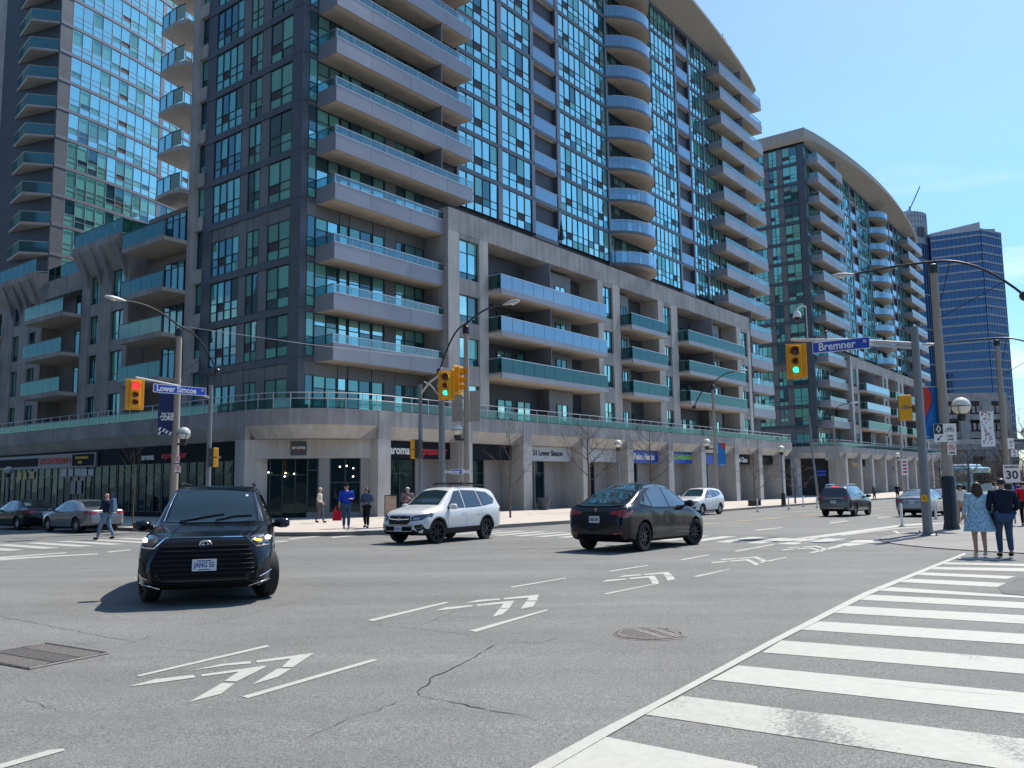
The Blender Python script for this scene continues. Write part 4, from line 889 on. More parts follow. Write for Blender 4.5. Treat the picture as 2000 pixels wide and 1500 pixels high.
for i,(l,w_) in enumerate([([(972,1256),(945,1272),(915,1290),(880,1310),(845,1322),(838,1335),(820,1348),(820,1360)],.012),([(820,1360),(870,1370),(920,1380),(970,1390),(1020,1398),(1048,1408)],.011),([(820,1360),(780,1372),(740,1387),(690,1400),(640,1425),(590,1445)],.006),([(972,1256),(1010,1254),(1050,1257),(1090,1247),(1135,1238)],.007),([(972,1256),(945,1247),(900,1238),(810,1228),(730,1220)],.007),([(810,1228),(850,1210),(895,1192)],.005),([(-20,1201),(60,1215),(120,1228),(200,1243),(262,1254)],.008),([(218,1268),(300,1242),(420,1215),(560,1180),(700,1150),(800,1150)],.005),([(100,1260),(150,1256),(213,1270)],.007),([(540,1100),(640,1105),(715,1112)],.005),([(85,1182),(130,1170),(190,1165)],.004),([(40,1362),(90,1380),(135,1397)],.005),([(270,1262),(340,1268),(430,1278)],.004),([(1300,1168),(1400,1175),(1500,1180)],.004),([(1700,1335),(1800,1345),(2000,1362)],.005),([(950,1075),(1000,1070),(1060,1068)],.01),([(1770,1072),(1850,1068),(1890,1072)],.012),([(1680,1110),(1750,1100),(1815,1096)],.006)]): crack(l,w_,i+3)
# manhole cover
def manhole():
    c=G(1266,1238); r=tag(empty('manhole_cover',(c.x,c.y,c.z)),'round iron manhole cover in the road beside the near crossing','manhole cover')
    r.rotation_euler=(-math.atan(SLOPE),0,R(20))
    MB().lathe([(.45,-.02),(.45,.004),(.41,.005)],40).build('rim',M['iron'],r); MB().lathe([(.40,-.02),(.40,.0062)],40).build('slot_bed',M['iron_d'],r)
    x=-.36
    while x<.37:
        h=math.sqrt(max(0,.385**2-max(abs(x),abs(x+.035))**2)); wd=.12 if abs(x+.02)<.03 or abs(x-.13)<.03 else .034
        if h>.05: MB().box(x,x+wd,-h,h,.0,.011).build('rib',M['iron'],r)
        x+=wd+.018
    for k in (.33,.39):
        MB().lathe([(k-.012,.0),(k-.012,.012),(k+.012,.012),(k+.012,0)],40).build('ring',M['iron'],r)
manhole()
def drain():
    a,b,c,d=[G(*p) for p in ((88,1258),(211,1277.5),(57,1308),(-75,1284))]
    r=empty('drain_grate',(0,0,0),0,'rusty square drain grate with slanted bars sunk in the road at the left edge','drain grate')
    def at(u,v,h): 
        p=a*(1-u)*(1-v)+b*u*(1-v)+c*u*v+d*(1-u)*v; return (p.x,p.y,gz(p.x,p.y)+h)
    MB().quad(at(0,0,.0045),at(1,0,.0045),at(1,1,.0045),at(0,1,.0045)).build('pit',M['iron_d'],r)
    N=22
    for j,(v0,v1) in enumerate(((.03,.32),(.34,.65),(.67,.97))):
        for i in range(N):
            u0=(i+.1)/N; u1=(i+.66)/N; sh=.07*(1 if j%2==0 else -1)
            q=[(max(.01,min(.99,u0-sh)),v0),(max(.01,min(.99,u1-sh)),v0),(max(.01,min(.99,u1+sh)),v1),(max(.01,min(.99,u0+sh)),v1)]
            MB().hexa([at(*p,.002) for p in q]+[at(*p,.012) for p in q]).build('bar',M['iron'],r)
    for (p,q) in (((0,0),(1,0)),((1,0),(1,1)),((1,1),(0,1)),((0,1),(0,0))):
        A=Vector(at(*p,.008)); B=Vector(at(*q,.008)); MB().tube([A,B],.012,4).build('frame',M['iron'],r)
drain()
c=G(1015,1070); o=MB().lathe([(.33,-.01),(.33,.006)],24).build('manhole_cover',M['iron'],None,loc=(c.x,c.y,c.z)); tag(o,'small dark utility cover in the road between the two crossovers','manhole cover')
# ================================================================ street furniture
M['steel']=mat('galvanised_steel',(.20,.215,.23),.5,.3,noise=.15,nscale=6,stretch=(1,1,.2)); M['pole_c']=mat('concrete_pole',(.33,.29,.25),.85,noise=.2,nscale=30,bump=.2,bscale=120)
M['black']=mat('black_paint',(.012,.014,.02),.35); M['yel']=mat('signal_yellow',(.80,.36,.008),.45,noise=.06,nscale=5); M['globe']=mat('globe_glass',(.78,.76,.64),.25,coat=.3); M['globe_shaded']=mat('globe_glass_shaded',(.55,.56,.55),.25)  # second globe glass is a greyer copy, shade put into its colour
M['sblue']=mat('street_sign_blue',(.008,.05,.42),.4); M['swhite']=mat('sign_white',(.78,.78,.76),.5); M['sblack']=mat('sign_black_film',(.01,.01,.012),.5); M['sback']=mat('sign_back_metal',(.36,.34,.31),.5,.3,noise=.15,nscale=3)
M['off_lens']=mat('dark_lens',(.06,.03,.03),.25,coat=.3); M['red_on']=mat('red_light_on',(.8,.02,.02),.3,emit=(1,.015,.02),estr=2.4); M['green_on']=mat('green_light_on',(.02,.7,.5),.3,emit=(.02,.95,.62),estr=1.7)
M['b_navy']=mat('banner_navy',(.012,.022,.11),.7); M['b_blue']=mat('banner_blue',(.008,.17,.48),.7); M['b_blue2']=mat('banner_deep_blue',(.012,.06,.33),.7); M['b_red']=mat('banner_red',(.52,.045,.03),.7); M['b_white']=mat('banner_white',(.75,.75,.74),.7)
M['lampm']=mat('luminaire_grey',(.5,.5,.49),.5); M['lampl']=mat('luminaire_lens',(.7,.68,.6),.2); M['reds']=mat('prohibition_red',(.6,.03,.03),.5)
XS=R(-90)
def facing(dx,dy): return math.atan2(dy,dx)+math.pi/2      # z-rotation so that local -y looks along (dx,dy)
US=(U2.x,U2.y); VS=(V2.x,V2.y)
def signal_head(p,rz,label,lit='green',group=None,back=True,tilt=0):
    r=empty('traffic_light',p,rz,label,'traffic light',group); 
    if tilt: r.rotation_euler=(0,R(tilt),rz)
    mb=MB(); mb.box(-.36,.36,.0,.025,-.64,.64); mb.build('backboard',M['yel'],r,bevel=.01)
    MB().box(-.2,.2,-.16,.2,-.56,.56).build('housing',M['yel'],r,bevel=.02)
    for i,(z,rad,c) in enumerate(((.34,.152,'red'),(-.03,.105,'amber'),(-.34,.105 if True else .15,'green'))):
        rr=rad*1.12; vis=MB(); n=14
        for k in range(n):
            a0=R(-30+240*k/n); a1=R(-30+240*(k+1)/n); q=lambda a,y,ra:(ra*math.cos(a),y,z+ra*math.sin(a))
            vis.quad(q(a0,-.16,rr),q(a1,-.16,rr),q(a1,-.38,rr),q(a0,-.38,rr)); vis.quad(q(a0,-.16,rr-.012),q(a0,-.38,rr-.012),q(a1,-.38,rr-.012),q(a1,-.16,rr-.012))
        v=vis.build('visor',M['yel'],r,smooth=True)
        l=MB(); n0=20; l.v=[(rad*math.cos(2*math.pi*k/n0),-.165,z+rad*math.sin(2*math.pi*k/n0)) for k in range(n0)]+[(0,-.185,z)]; l.f=[(k,(k+1)%n0,n0) for k in range(n0)]
        on=(lit==c); l.build('lens',M[c+'_on'] if on else M['off_lens'],r,label=(c+' lens, lit') if on else None)
    return r
def ped_head(p,rz,label):
    r=empty('pedestrian_signal',p,rz,label,'pedestrian signal')
    for z in (.22,-.22):
        MB().box(-.19,.19,-.02,.2,z-.2,z+.2).build('housing',M['yel'],r,bevel=.02)
        MB().hexa([(-.19,-.2,z-.19),(.19,-.2,z-.19),(.19,-.02,z-.2),(-.19,-.02,z-.2),(-.19,-.24,z+.17),(.19,-.24,z+.17),(.19,-.02,z+.2),(-.19,-.02,z+.2)]).build('visor',M['black'],r)
    MB().box(-.05,.05,.2,.34,-.05,.05).build('bracket',M['steel'],r); return r
def street_sign(p,rz,w_,txt,suf,label,h=.4):
    r=empty('street_sign',p,rz,label,'street sign')
    MB().box(-w_/2,w_/2,-.02,.02,-h/2,h/2).build('sign_border',M['swhite'],r); MB().box(-w_/2+.025,w_/2-.025,-.026,-.018,-h/2+.025,h/2-.025).build('sign_panel',M['sblue'],r)
    text_mesh(txt,h*.98,M['swhite'],r,(-w_*.07,-.028,0),(R(90),0,0),bold=.008,ext=.002,sx=.9); text_mesh(suf,h*.36,M['swhite'],r,(w_/2-.17,-.028,h*.14),(R(90),0,0),bold=.002,ext=.002)
    return r
def globe_lamp(p,name='globe_lamp',label='',r_=.28,dx=0,dy=0,mt='globe',pole=False,hgt=0,group=None):
    r=empty('globe_lamp',p,0,label,'street lamp',group)
    z=hgt
    MB().sphere((0,0,z+r_*1.05),r_,20,12).build('globe',M[mt],r,smooth=True)
    mb=MB()
    for k in range(4):
        a=math.pi/4+math.pi/2*k; mb.tube([(math.cos(a)*r_*1.07*math.cos(b),math.sin(a)*r_*1.07*math.cos(b),z+r_*1.05+r_*1.07*math.sin(b)) for b in [R(-85+i*17) for i in range(6)]],.012,4)
    mb.tube([(math.cos(2*math.pi*i/20)*r_*1.08,math.sin(2*math.pi*i/20)*r_*1.08,z+r_*1.05) for i in range(21)],.014,4)
    mb.build('cage',M['black'],r)
    MB().lathe([(.11,-.22),(.15,-.12),(.17,.0),(.13,.06)],12,(0,0,z)).build('fitter',M['black'],r)
    if pole: MB().lathe([(.11,0),(.10,1.0),(.075,1.05),(.06,z-.2)],12).build('post',M['steel'],r,smooth=True); MB().lathe([(.2,0),(.17,.9),(.12,1.0)],12).build('base',M['black'],r)
    else: MB().tube([(dx,dy,z-.16),(0,0,z-.16)],.05,6).build('bracket',M['black'],r)
    return r
def arc_light(base,h,street,label,reach=2.6,back=1.7,r0=.17,r1=.11,mt='pole_c',collar=0,sc=1,drop=1.15,rise=.35,group='arched street lights along the street'):
    """pole with an arched outrigger: cobra luminaire over the street, ball finial behind. street = unit dir to the roadway"""
    r=empty('street_light',tuple(base),0,label,'street light',group)
    MB().lathe([(r0,0),(r1,h)],14).build('pole',M[mt],r,smooth=True)
    if collar: MB().lathe([(r0*1.5,-.05),(r0*1.42,.06),(r0*1.22,.28),(r0*1.2,collar-.05),(r0*1.03,collar)],16).build('base_cover',M['black'],r,smooth=True)
    MB().lathe([(r1*1.5,h-.1),(r1*1.5,h+.22),(.05,h+.3)],10).build('pole_cap',M['black'],r)
    pts=[]; 
    for i in range(21):
        f=i/20; d=-back+(reach+back)*f; u=d/reach if d>0 else d/back
        z=h+.35+ (rise*(1-(1-u)**2) if d>0 else -drop*(u*u))-( .12*u*u if d>0 else 0)
        pts.append((street[0]*d,street[1]*d,z))
    MB().tube(pts,[.045]*21,8).build('arm',M['black'],r,smooth=True)
    a=Vector(pts[0]); MB().sphere((a.x,a.y,a.z),.17*sc,14,8).build('ball_finial',M['black'],r,smooth=True)
    for k in (2,8): MB().tube([(0,0,h-1.9),pts[k]],.016,5).build('stay',M['black'],r)
    e=Vector(pts[-1]); sx,sy=street; ang=math.atan2(sy,sx)
    prof=[(-.05,.05,.03),(.12,.09,.06),(.35,.15,.10),(.6,.17,.11),(.82,.12,.07),(.9,.04,.03)]
    mb=MB(); n=12
    for (x,wd,hh) in prof:
        for k in range(n):
            b=2*math.pi*k/n; mb.v.append((x,wd*math.cos(b),hh*max(-.55,math.sin(b))))
    for i in range(len(prof)-1):
        for k in range(n): a_=i*n+k; b_=i*n+(k+1)%n; mb.f.append((a_,b_,b_+n,a_+n))
    mb.f.append(tuple(range(n-1,-1,-1))); mb.f.append(tuple(range((len(prof)-1)*n,len(prof)*n)))
    lum=mb.build('luminaire',M['lampm'],r,smooth=True,loc=tuple(e),rot=(0,R(-4),ang)); MB().sphere((.52,0,-.06),.13,12,6,.5).build('lens',M['lampl'],lum,smooth=True)
    return r
def banner(p,rz,w_,h,label,kind):
    """cloth banner hanging from two brackets; local x to the right as seen from the front (-y)"""
    r=empty('banner',p,rz,label,'banner'); nx,nz=10,16
    def surf(x,z): return .035*math.sin(3.2*x/w_+2.1*z/h)+.02*math.sin(9*z/h+2*x)
    mb=MB()
    for j in range(nz+1):
        for i in range(nx+1): x=-w_/2+w_*i/nx; z=-h/2+h*j/nz; mb.v.append((x,surf(x,z),z))
    for j in range(nz):
        for i in range(nx): a=j*(nx+1)+i; mb.f.append((a,a+1,a+nx+2,a+nx+1))
    mb.build('cloth',M[{'core':'b_navy','pride':'b_blue','scribble':'b_white','small':'b_blue'}[kind]],r,smooth=True)
    for z in (h/2+.02,-h/2-.02): MB().tube([(-w_/2-.02,.0,z),(w_/2+.1,0,z)],.015,5).build('bracket',M['steel'],r)
    def patch(name,poly,mt,o=-.006):
        pts=[Vector((p_[0]*w_,p_[1]*h)) for p_ in poly]; inner=[Vector((x,z)) for x in [(-.5+.1*i)*w_ for i in range(11)] for z in [(-.5+.0625*k)*h for k in range(17)]]
        def ins(q):
            c=False; n=len(pts)
            for i in range(n):
                a,b=pts[i],pts[(i+1)%n]
                if (a.y>q.y)!=(b.y>q.y) and q.x<(b.x-a.x)*(q.y-a.y)/(b.y-a.y)+a.x: c=not c
            return c
        allp=pts+[q for q in inner if ins(q)]
        vv,_,ff,*_r=delaunay_2d_cdt(allp,[(i,(i+1)%len(pts)) for i in range(len(pts))],[list(range(len(pts)))],1,1e-5)
        me=bpy.data.meshes.new(name); me.from_pydata([(q.x,surf(q.x,q.y)+o,q.y) for q in vv],[],[tuple(f) for f in ff]); link(name,me,M[mt],r)
    if kind=='pride':
        patch('swoosh',[(-.5,.5),(-.02,.5),(.1,.36),(.12,.26),(.02,.14),(-.2,-.02),(-.35,-.2),(-.5,-.36)][::-1],'b_blue2'); patch('flame',[(-.5,.5),(-.15,.5),(.0,.40),(.06,.3),(.0,.18),(-.2,.05),(-.4,-.08),(-.5,-.12)][::-1],'b_red',-.012); patch('text_line',[(-.4,-.44),(.4,-.44),(.4,-.455),(-.4,-.455)],'b_white',-.012)
    if kind=='small': patch('flame',[(-.2,.5),(.5,.5),(.5,.25),(.3,.2),(.05,.3)][::-1],'b_red',-.01); patch('text_line',[(-.2,-.45),(.35,-.45),(.35,-.47),(-.2,-.47)],'b_white',-.01)
    if kind=='core':
        text_mesh('TO THE',.17,M['b_white'],r,(.1,-.05,.0),(R(90),0,0),bold=.008,ext=.001,sx=.9); text_mesh('CORE',.27,M['b_white'],r,(.06,-.05,-.18),(R(90),0,0),bold=.014,ext=.001,sx=.85)
        for x0,z0 in ((-.3,-.72),(-.12,-.78),(-.3,-.9),(.0,-.86),(.16,-.92)): MB().quad((x0,-.05,z0),(x0+.09,-.05,z0-.02),(x0+.17,-.05,z0+.12),(x0+.08,-.05,z0+.14)).build('graphic_stroke',M['b_white'],r)
    if kind=='scribble':
        rd=random.Random(4)
        for k in range(44):
            x=rd.uniform(-.38,.3)*w_; z=rd.uniform(-.42,.46)*h; a=rd.uniform(0,3.1); l=[]
            for q in range(7): l.append((x+.09*q/6*math.cos(a)+.03*math.sin(q*2.1+k),surf(x,z)-.012,z+.09*q/6*math.sin(a)+.03*math.cos(q*1.7+k)))
            MB().tube(l,.012,4).build('brush_stroke',M[rd.choice(['b_red','b_red','b_blue2'])],r)
    return r
RF=facing(-US[0],-US[1])   # things read by someone looking up the street (front towards -u)
# --- right-hand signal mast, arm, head and street name sign
b=G(1813,1046,.02); vv=Vector((V2.x,V2.y,0))
r=empty('signal_pole',tuple(b),0,'tall grey steel signal mast on the right-hand pavement with an arm over the road','signal mast')
MB().lathe([(.165,0),(.15,.3),(.12,6.9)],16).build('pole',M['steel'],r,smooth=True); MB().lathe([(.34,-.02),(.33,.03),(.2,.06)],20).build('base_plate',M['steel'],r)
for k in range(4): a=math.pi/2*k+.6; MB().lathe([(.025,0),(.025,.12)],6,(.28*math.cos(a),.28*math.sin(a),.03)).build('bolt',M['iron'],r)
zA=5.85-b.z; E_=vv*4.15
for dz in (0,.14): MB().tube([vv*.1+Vector((0,0,zA+dz)),vv*2+Vector((0,0,zA+.38+dz*.7)),E_+Vector((0,0,zA+.72))],[.055,.05,.04],8).build('arm',M['lampm'],r,smooth=True)
MB().box(-.13,.13,-.2,-.1,1.05,1.4).build('push_button_box',M['steel'],r,rot=(0,0,RF)); MB().box(-.1,.1,-.22,-.2,1.1,1.32).build('push_button_sign',M['yel'],r,rot=(0,0,RF)); text_mesh('^',.2,M['sblack'],r,tuple(Vector((US[0],US[1],0))*-.225+Vector((0,0,1.18))),(R(90),0,RF),name='arrow')
hp=b+vv*3.95+Vector((0,0,zA-.03)); 
signal_head(tuple(hp+Vector((0,0,-.06))+Vector((-US[0]*.12,-US[1]*.12,0))),R(-27),'yellow traffic light with a green lens lit, hanging from the right-hand mast arm','green',tilt=0)
street_sign(tuple(b+vv*2.35+Vector((0,0,zA+.30))+Vector((-US[0]*.2,-US[1]*.2,0))),RF,1.95,'Bremner','Bl','blue Bremner Bl street name sign on the right-hand mast arm')
ped_head(tuple(b+Vector((-V2.x*-.45,-V2.y*-.45,0))+Vector((0,0,3.85-b.z))),RF+R(200),'orange pedestrian signal seen from behind on the right-hand mast')
# camera on a thin mast above the arm
cb=b+vv*3.55+Vector((0,0,zA+.66)); r=empty('traffic_camera',tuple(cb),0,'white dome traffic camera on a thin mast above the green signal','camera')
MB().lathe([(.022,0),(.02,1.25)],8).build('mast',M['lampm'],r); MB().tube([(0,0,1.2),(V2.x*.12,V2.y*.12,1.28),(V2.x*.3,V2.y*.3,1.2),(V2.x*.34,V2.y*.34,1.08)],.035,6).build('arm',M['swhite'],r,smooth=True)
MB().lathe([(.03,.2),(.12,.12),(.15,0),(.15,-.06)],14,(V2.x*.34,V2.y*.34,.92)).build('housing',M['swhite'],r,smooth=True); MB().sphere((V2.x*.34,V2.y*.34,.85),.12,14,8).build('dome',M['black'],r,smooth=True)
cb=b+vv*2.9+Vector((0,0,zA+.62)); r=empty('detector',tuple(cb),0,'small black detector standing on the right-hand mast arm','detector'); MB().lathe([(.02,0),(.02,.18),(.04,.2)],8).build('stem',M['black'],r); MB().sphere((0,0,.25),.07,12,6,.7).build('head',M['black'],r,smooth=True)
# --- large street light beside it
b=G(1859,1034,.02); arc_light(b,9.7-b.z-.35,(V2.x,V2.y),'tall concrete street light with a black base cover, nearest on the right',2.9,2.9,.20,.13,collar=1.95,drop=1.75,rise=.1,sc=1.1)
globe_lamp((b.x+.62,b.y-.1,b.z+4.45-.75+.2),label='large cream globe lamp bracketed to the nearest concrete street light',r_=.33,dx=-.62,dy=.1,hgt=.3)
q=PT(1821,807,31.25); banner((q.x,31.25,q.z),R(4),.80,1.95,'blue banner with a red flame shape hung on the nearest concrete street light','pride')
def bike_sign(p,rz):
    r=empty('bike_lane_sign',p,rz,'white bike lane sign with a black diamond on the nearest concrete street light','road sign'); w_,h=.78,.68
    MB().box(-w_/2,w_/2,-.01,.01,-h/2,h/2).build('sign_panel',M['swhite'],r); MB().box(-w_/2+.01,-.07,-.016,-.01,-.04,h/2-.01).build('diamond_field',M['sblack'],r)
    d=MB(); cx,cz=-.225,.145
    for a in range(4):
        p0=[(0,.15),(.09,0),(0,-.15),(-.09,0)]; q0=[(0,.09),(.05,0),(0,-.09),(-.05,0)]; A,B,C_,D=p0[a],p0[(a+1)%4],q0[(a+1)%4],q0[a]; d.quad(*[(cx+v[0],-.02,cz+v[1]) for v in (A,D,C_,B)])
    d.build('diamond',M['swhite'],r)
    for x in (.06,.25): MB().tube([(x+.062*math.cos(2*math.pi*k/14),-.016,.09+.062*math.sin(2*math.pi*k/14)) for k in range(15)],.007,4).build('bicycle_wheel',M['sblack'],r)
    MB().tube([(.06,-.016,.09),(.11,-.016,.18),(.2,-.016,.18),(.25,-.016,.09)],.007,4).build('bicycle_frame',M['sblack'],r); MB().tube([(.11,-.016,.18),(.15,-.016,.09),(.2,-.016,.18),(.21,-.016,.22),(.17,-.016,.23)],.007,4).build('bicycle_frame',M['sblack'],r)
    MB().tube([(-.12,-.016,-.1),(-.26,-.016,-.24)],.013,4).build('arrow',M['sblack'],r); MB().quad((-.3,-.018,-.28),(-.2,-.018,-.26),(-.24,-.018,-.22),(-.28,-.018,-.18)).build('arrow',M['sblack'],r)
    text_mesh('THIS',.1,M['sblack'],r,(.16,-.014,-.13),(R(90),0,0),bold=.003,ext=.001); text_mesh('LANE',.1,M['sblack'],r,(.16,-.014,-.25),(R(90),0,0),bold=.003,ext=.001)
bike_sign((b.x-.12,b.y-.24,3.15),R(-8))
def no_park(p,rz,label,w_=.3,h=.44):
    r=empty('parking_sign',p,rz,label,'road sign'); MB().box(-w_/2,w_/2,-.008,.008,-h/2,h/2).build('sign_panel',M['swhite'],r)
    MB().tube([(.105*math.cos(2*math.pi*k/18),-.014,.06+.105*math.sin(2*math.pi*k/18)) for k in range(19)],.012,4).build('red_ring',M['reds'],r); MB().tube([(-.07,-.014,.13),(.07,-.014,-.01)],.01,4).build('red_bar',M['reds'],r); text_mesh('P',.14,M['sblack'],r,(0,-.012,.06),(R(90),0,0),bold=.003,ext=.001); MB().box(-.1,.1,-.012,-.008,-.17,-.12).build('text_bar',M['sblack'],r)
no_park((b.x+.08,b.y-.25,2.55),R(-12),'small no parking sign below the bike lane sign')
# --- second street light on the right, with its banner and signs
b=Vector((28.1,47.6,gz(28,47.6)+.06)); arc_light(b,9.4-b.z-.35,(V2.x,V2.y),'concrete street light farther along the right-hand pavement, at the picture edge',3.1,2.9,.19,.12,collar=1.6,drop=1.5,rise=.1)
banner((b.x-1.0,b.y-.1,4.15),R(12),.95,2.0,'white banner covered in red and blue brush strokes at the right','scribble')
no_park((b.x+.15,b.y-.3,3.3),R(20),'white parking sign with a red symbol, upper of two on the farther right light',.5,.6); no_park((b.x+.3,b.y-.3,2.75),R(20),'white parking sign, lower of two on the farther right light',.5,.4)
globe_lamp((b.x+1.2,b.y-.2,3.3),label='pale globe lamp at the right picture edge beside the white parking signs',r_=.33,dx=-1.0,dy=0,hgt=.3)
p=PT(1976,925,34); gg=gz(p.x,34)+.06; r=empty('speed_limit_sign',(p.x,34,gg),R(-16),'white MAXIMUM 30 speed limit sign above the couple on the right','road sign')
MB().lathe([(.03,0),(.03,2.6)],8,(0,.03,0)).build('post',M['steel'],r); z=p.z-gg; MB().box(-.3,.3,-.012,.0,z-.36,z+.36).build('sign_panel',M['swhite'],r); text_mesh('30',.46,M['sblack'],r,(0,-.016,z-.07),(R(90),0,0),bold=.01,ext=.001); text_mesh('MAXIMUM',.105,M['sblack'],r,(0,-.016,z+.26),(R(90),0,0),bold=.004,ext=.001)
# --- signal group on the near corner of the block (centre of the picture)
u3=Vector((U2.x,U2.y,0))
b=Vector((-4.1,37,gz(-4.1,37)+.15)); r=empty('signal_pole',tuple(b),0,'slim grey signal post with a short curved arm, left of the centre signal','signal mast')
MB().lathe([(.11,0),(.085,5.9-b.z)],12).build('pole',M['steel'],r,smooth=True); z0=5.45-b.z; MB().tube([Vector((0,0,z0)),-vv*.5+Vector((0,0,z0+.45)),-vv*1.2+Vector((0,0,z0+.8)),-vv*1.95+Vector((0,0,z0+.95))],.05,8).build('arm',M['lampm'],r,smooth=True)
ped_head((b.x-.15,b.y-.25,3.0),R(70),'yellow pedestrian signal on the slim post in front of the coffee shop sign')
signal_head(tuple(b-vv*1.75+Vector((-US[0]*.2,-US[1]*.2,z0+.25))),R(-8),'yellow traffic light with a green lens lit at the centre of the picture','green')
signal_head(tuple(b-vv*2.0+Vector((.15,.6,z0+.55))),R(60),'orange traffic light half hidden behind the centre green signal','none')
b=Vector((-3.25,38.2,gz(-3,38)+.15)); r=empty('signal_pole',tuple(b),0,'thick grey steel signal pole directly left of the centre traffic light','signal mast'); MB().lathe([(.17,0),(.13,7.0)],14).build('pole',M['steel'],r,smooth=True)
MB().box(-.05,.42,-.2,.2,6.55,7.15).build('control_cabinet',M['lampm'],r,bevel=.03)
for k,(x,y,z,q) in enumerate(((.1,-.2,6.3,.15),(.3,.05,6.15,.11),(-.1,.1,6.35,.12),(.35,-.2,6.0,.09))): MB().sphere((x,y,z),q,10,6).build('camera_unit',M['sback'],r,smooth=True)
MB().tube([(-.15,0,5.9),(-.5,-.1,6.35),(-.8,-.2,6.5)],.03,6).build('bracket',M['lampm'],r)
b=Vector((-2.15,38.9,gz(-2,39)+.15)); arc_light(b,8.6-b.z,(-V2.x,-V2.y),'concrete street light behind the centre traffic light with sign backs on it',2.3,1.7,.19,.11,drop=2.1,rise=.75)
for dx in (-.42,.4):
    r=empty('sign_back',(b.x+dx,b.y-.1,5.05),R(-12),('left' if dx<0 else 'right')+' of two ribbed metal sign backs flanking the centre street light','road sign'); MB().box(-.26,.26,-.01,.01,-.72,.72).build('panel',M['sback'],r)
    for k in range(9): MB().box(-.25,.25,-.035,-.01,-.68+k*.16,-.64+k*.16).build('rib',M['sback'],r)
globe_lamp((b.x-.42,b.y-.15,3.4),label='cream globe lamp bracketed to the centre street light',r_=.27,dx=.42,dy=.1,hgt=.25)
p=PT(893,921,38.4); street_sign((p.x,38.6,p.z),R(8),.62,'Bremner Blvd','','small blue street name plate low on the centre street light',.24)
# --- left signal post
b=Vector((-13.55,37.2,gz(-13.5,37.2)+.15)); r=empty('signal_pole',tuple(b),0,'slim grey signal post at the left corner with a long rising arm','signal mast')
MB().lathe([(.12,0),(.09,6.0-b.z)],12).build('pole',M['steel'],r,smooth=True); z0=5.42-b.z; MB().tube([Vector((0,0,z0)),-u3*1.6+Vector((0,0,z0+.42)),-u3*3.5+Vector((0,0,z0+.62))],[.06,.05,.04],8).build('arm',M['lampm'],r,smooth=True)
FL_=facing(-.1,-1)
signal_head(tuple(b-u3*3.45+Vector((.05,-.25,z0-.12))),R(31),'yellow traffic light with its red lens lit at the left corner','red')
street_sign(tuple(b-u3*1.55+Vector((.12,-.15,z0+.22))),BROT,2.45,'Lower Simcoe','St','blue Lower Simcoe St street name sign on the left mast arm',.36)
ped_head((b.x+.25,b.y-.2,2.75),R(-60),'yellow and black pedestrian signal on the left signal post')
b=Vector((-15.3,37.8,gz(-15.3,37.8)+.15)); arc_light(b,8.75-b.z-.3,(-U2.x,-U2.y),'concrete street light with a navy banner at the left corner',2.6,2.0,.18,.13,drop=1.9,rise=.9)
p=PT(316,808,37.2); banner((p.x,37.6,p.z),R(10),.62,1.85,'navy TO THE CORE banner on the left street light','core')
p=PT(357,862,37.2); globe_lamp((p.x,37.3,p.z-.15),label='unlit globe lamp with shade-grey glass bracketed to the left street light',r_=.29,dx=-.4,dy=.3,hgt=.2,mt='globe_shaded')
p=PT(345,917,37.3); no_park((p.x,37.4,p.z),R(12),'square no stopping sign low on the left street light',.26,.3)
p=PT(345,899,37.3); no_park((p.x,37.4,p.z),R(12),'narrow parking sign above the square one on the left street light',.16,.42)
p=G(12,1008,.15); globe_lamp((p.x,p.y,p.z),label='globe lamp on a grey post at the far left of the picture',r_=.3,hgt=3.15,pole=True,mt='globe_shaded')
p=G(262,1005,.15); r=empty('parking_sign',tuple(p),R(20),'grey post with two small white signs behind the grey sedan at the left','road sign'); MB().lathe([(.03,0),(.03,3.0)],8).build('post',M['steel'],r)
for z0,h in ((2.35,.42),(1.85,.24)): MB().box(-.2,.2,-.05,-.035,z0,z0+h).build('sign_panel',M['swhite'],r)
for z0 in (2.45,2.6): MB().box(-.13,.13,-.056,-.05,z0,z0+.07).build('text_bar',M['sblack'],r)
# --- along the far pavement
b=ST(28.5,-13.6,.15); b=PT(1400,960,64); gg=gz(b.x,64)+.15; arc_light((b.x,64,gg),8.7-gg-.3,(-V2.x*.8,-V2.y*.8),'street light with a small blue banner beside the white small crossover',2.4,2.0,.17,.1,drop=1.7,rise=.9)
globe_lamp((b.x-.62,64,4.2-.3),label='globe lamp bracketed to the street light with the small blue banner',r_=.3,dx=.6,dy=0,hgt=.0)
p=PT(1409,887,64); banner((p.x,63.9,p.z),R(4),.62,1.7,'small blue banner with a red corner on the far street light','small')
for px_,py_,Y,hh,l in ((1208,905,60,4.3,'globe lamp post behind the black hatchback'),(1529,950,70,4.1,'globe lamp post with a black base near the end of the first block')):
    q=PT(px_,py_,Y); g_=gz(q.x,Y)+.15; globe_lamp((q.x,Y,g_),label=l,r_=.29,hgt=hh-g_-.55,pole=True)
for px_,Y,l in ((1632,96,'thin street light in front of the second block with ribbed sign backs'),(1762,118,'thin street light at the end of the second block')):
    q=PT(px_,900,Y); g_=gz(q.x,Y)+.15; arc_light((q.x,Y,g_),8.9-g_-.3,(-V2.x*.8,-V2.y*.8),l,2.4,2.2,.16,.1,drop=1.7,rise=.9)
    globe_lamp((q.x-.6,Y,4.0),label='globe lamp on the '+l.replace(' with ribbed sign backs',''),r_=.32,dx=.6,hgt=0)
q=PT(1626,892,95.6); r=empty('sign_back',(q.x,95.6,q.z+.0),R(-12),'wide ribbed sign back on the thin street light by the second block','road sign'); q2=PT(1626,880,95.6); r.location.z=PT(1626,887,95.6).z
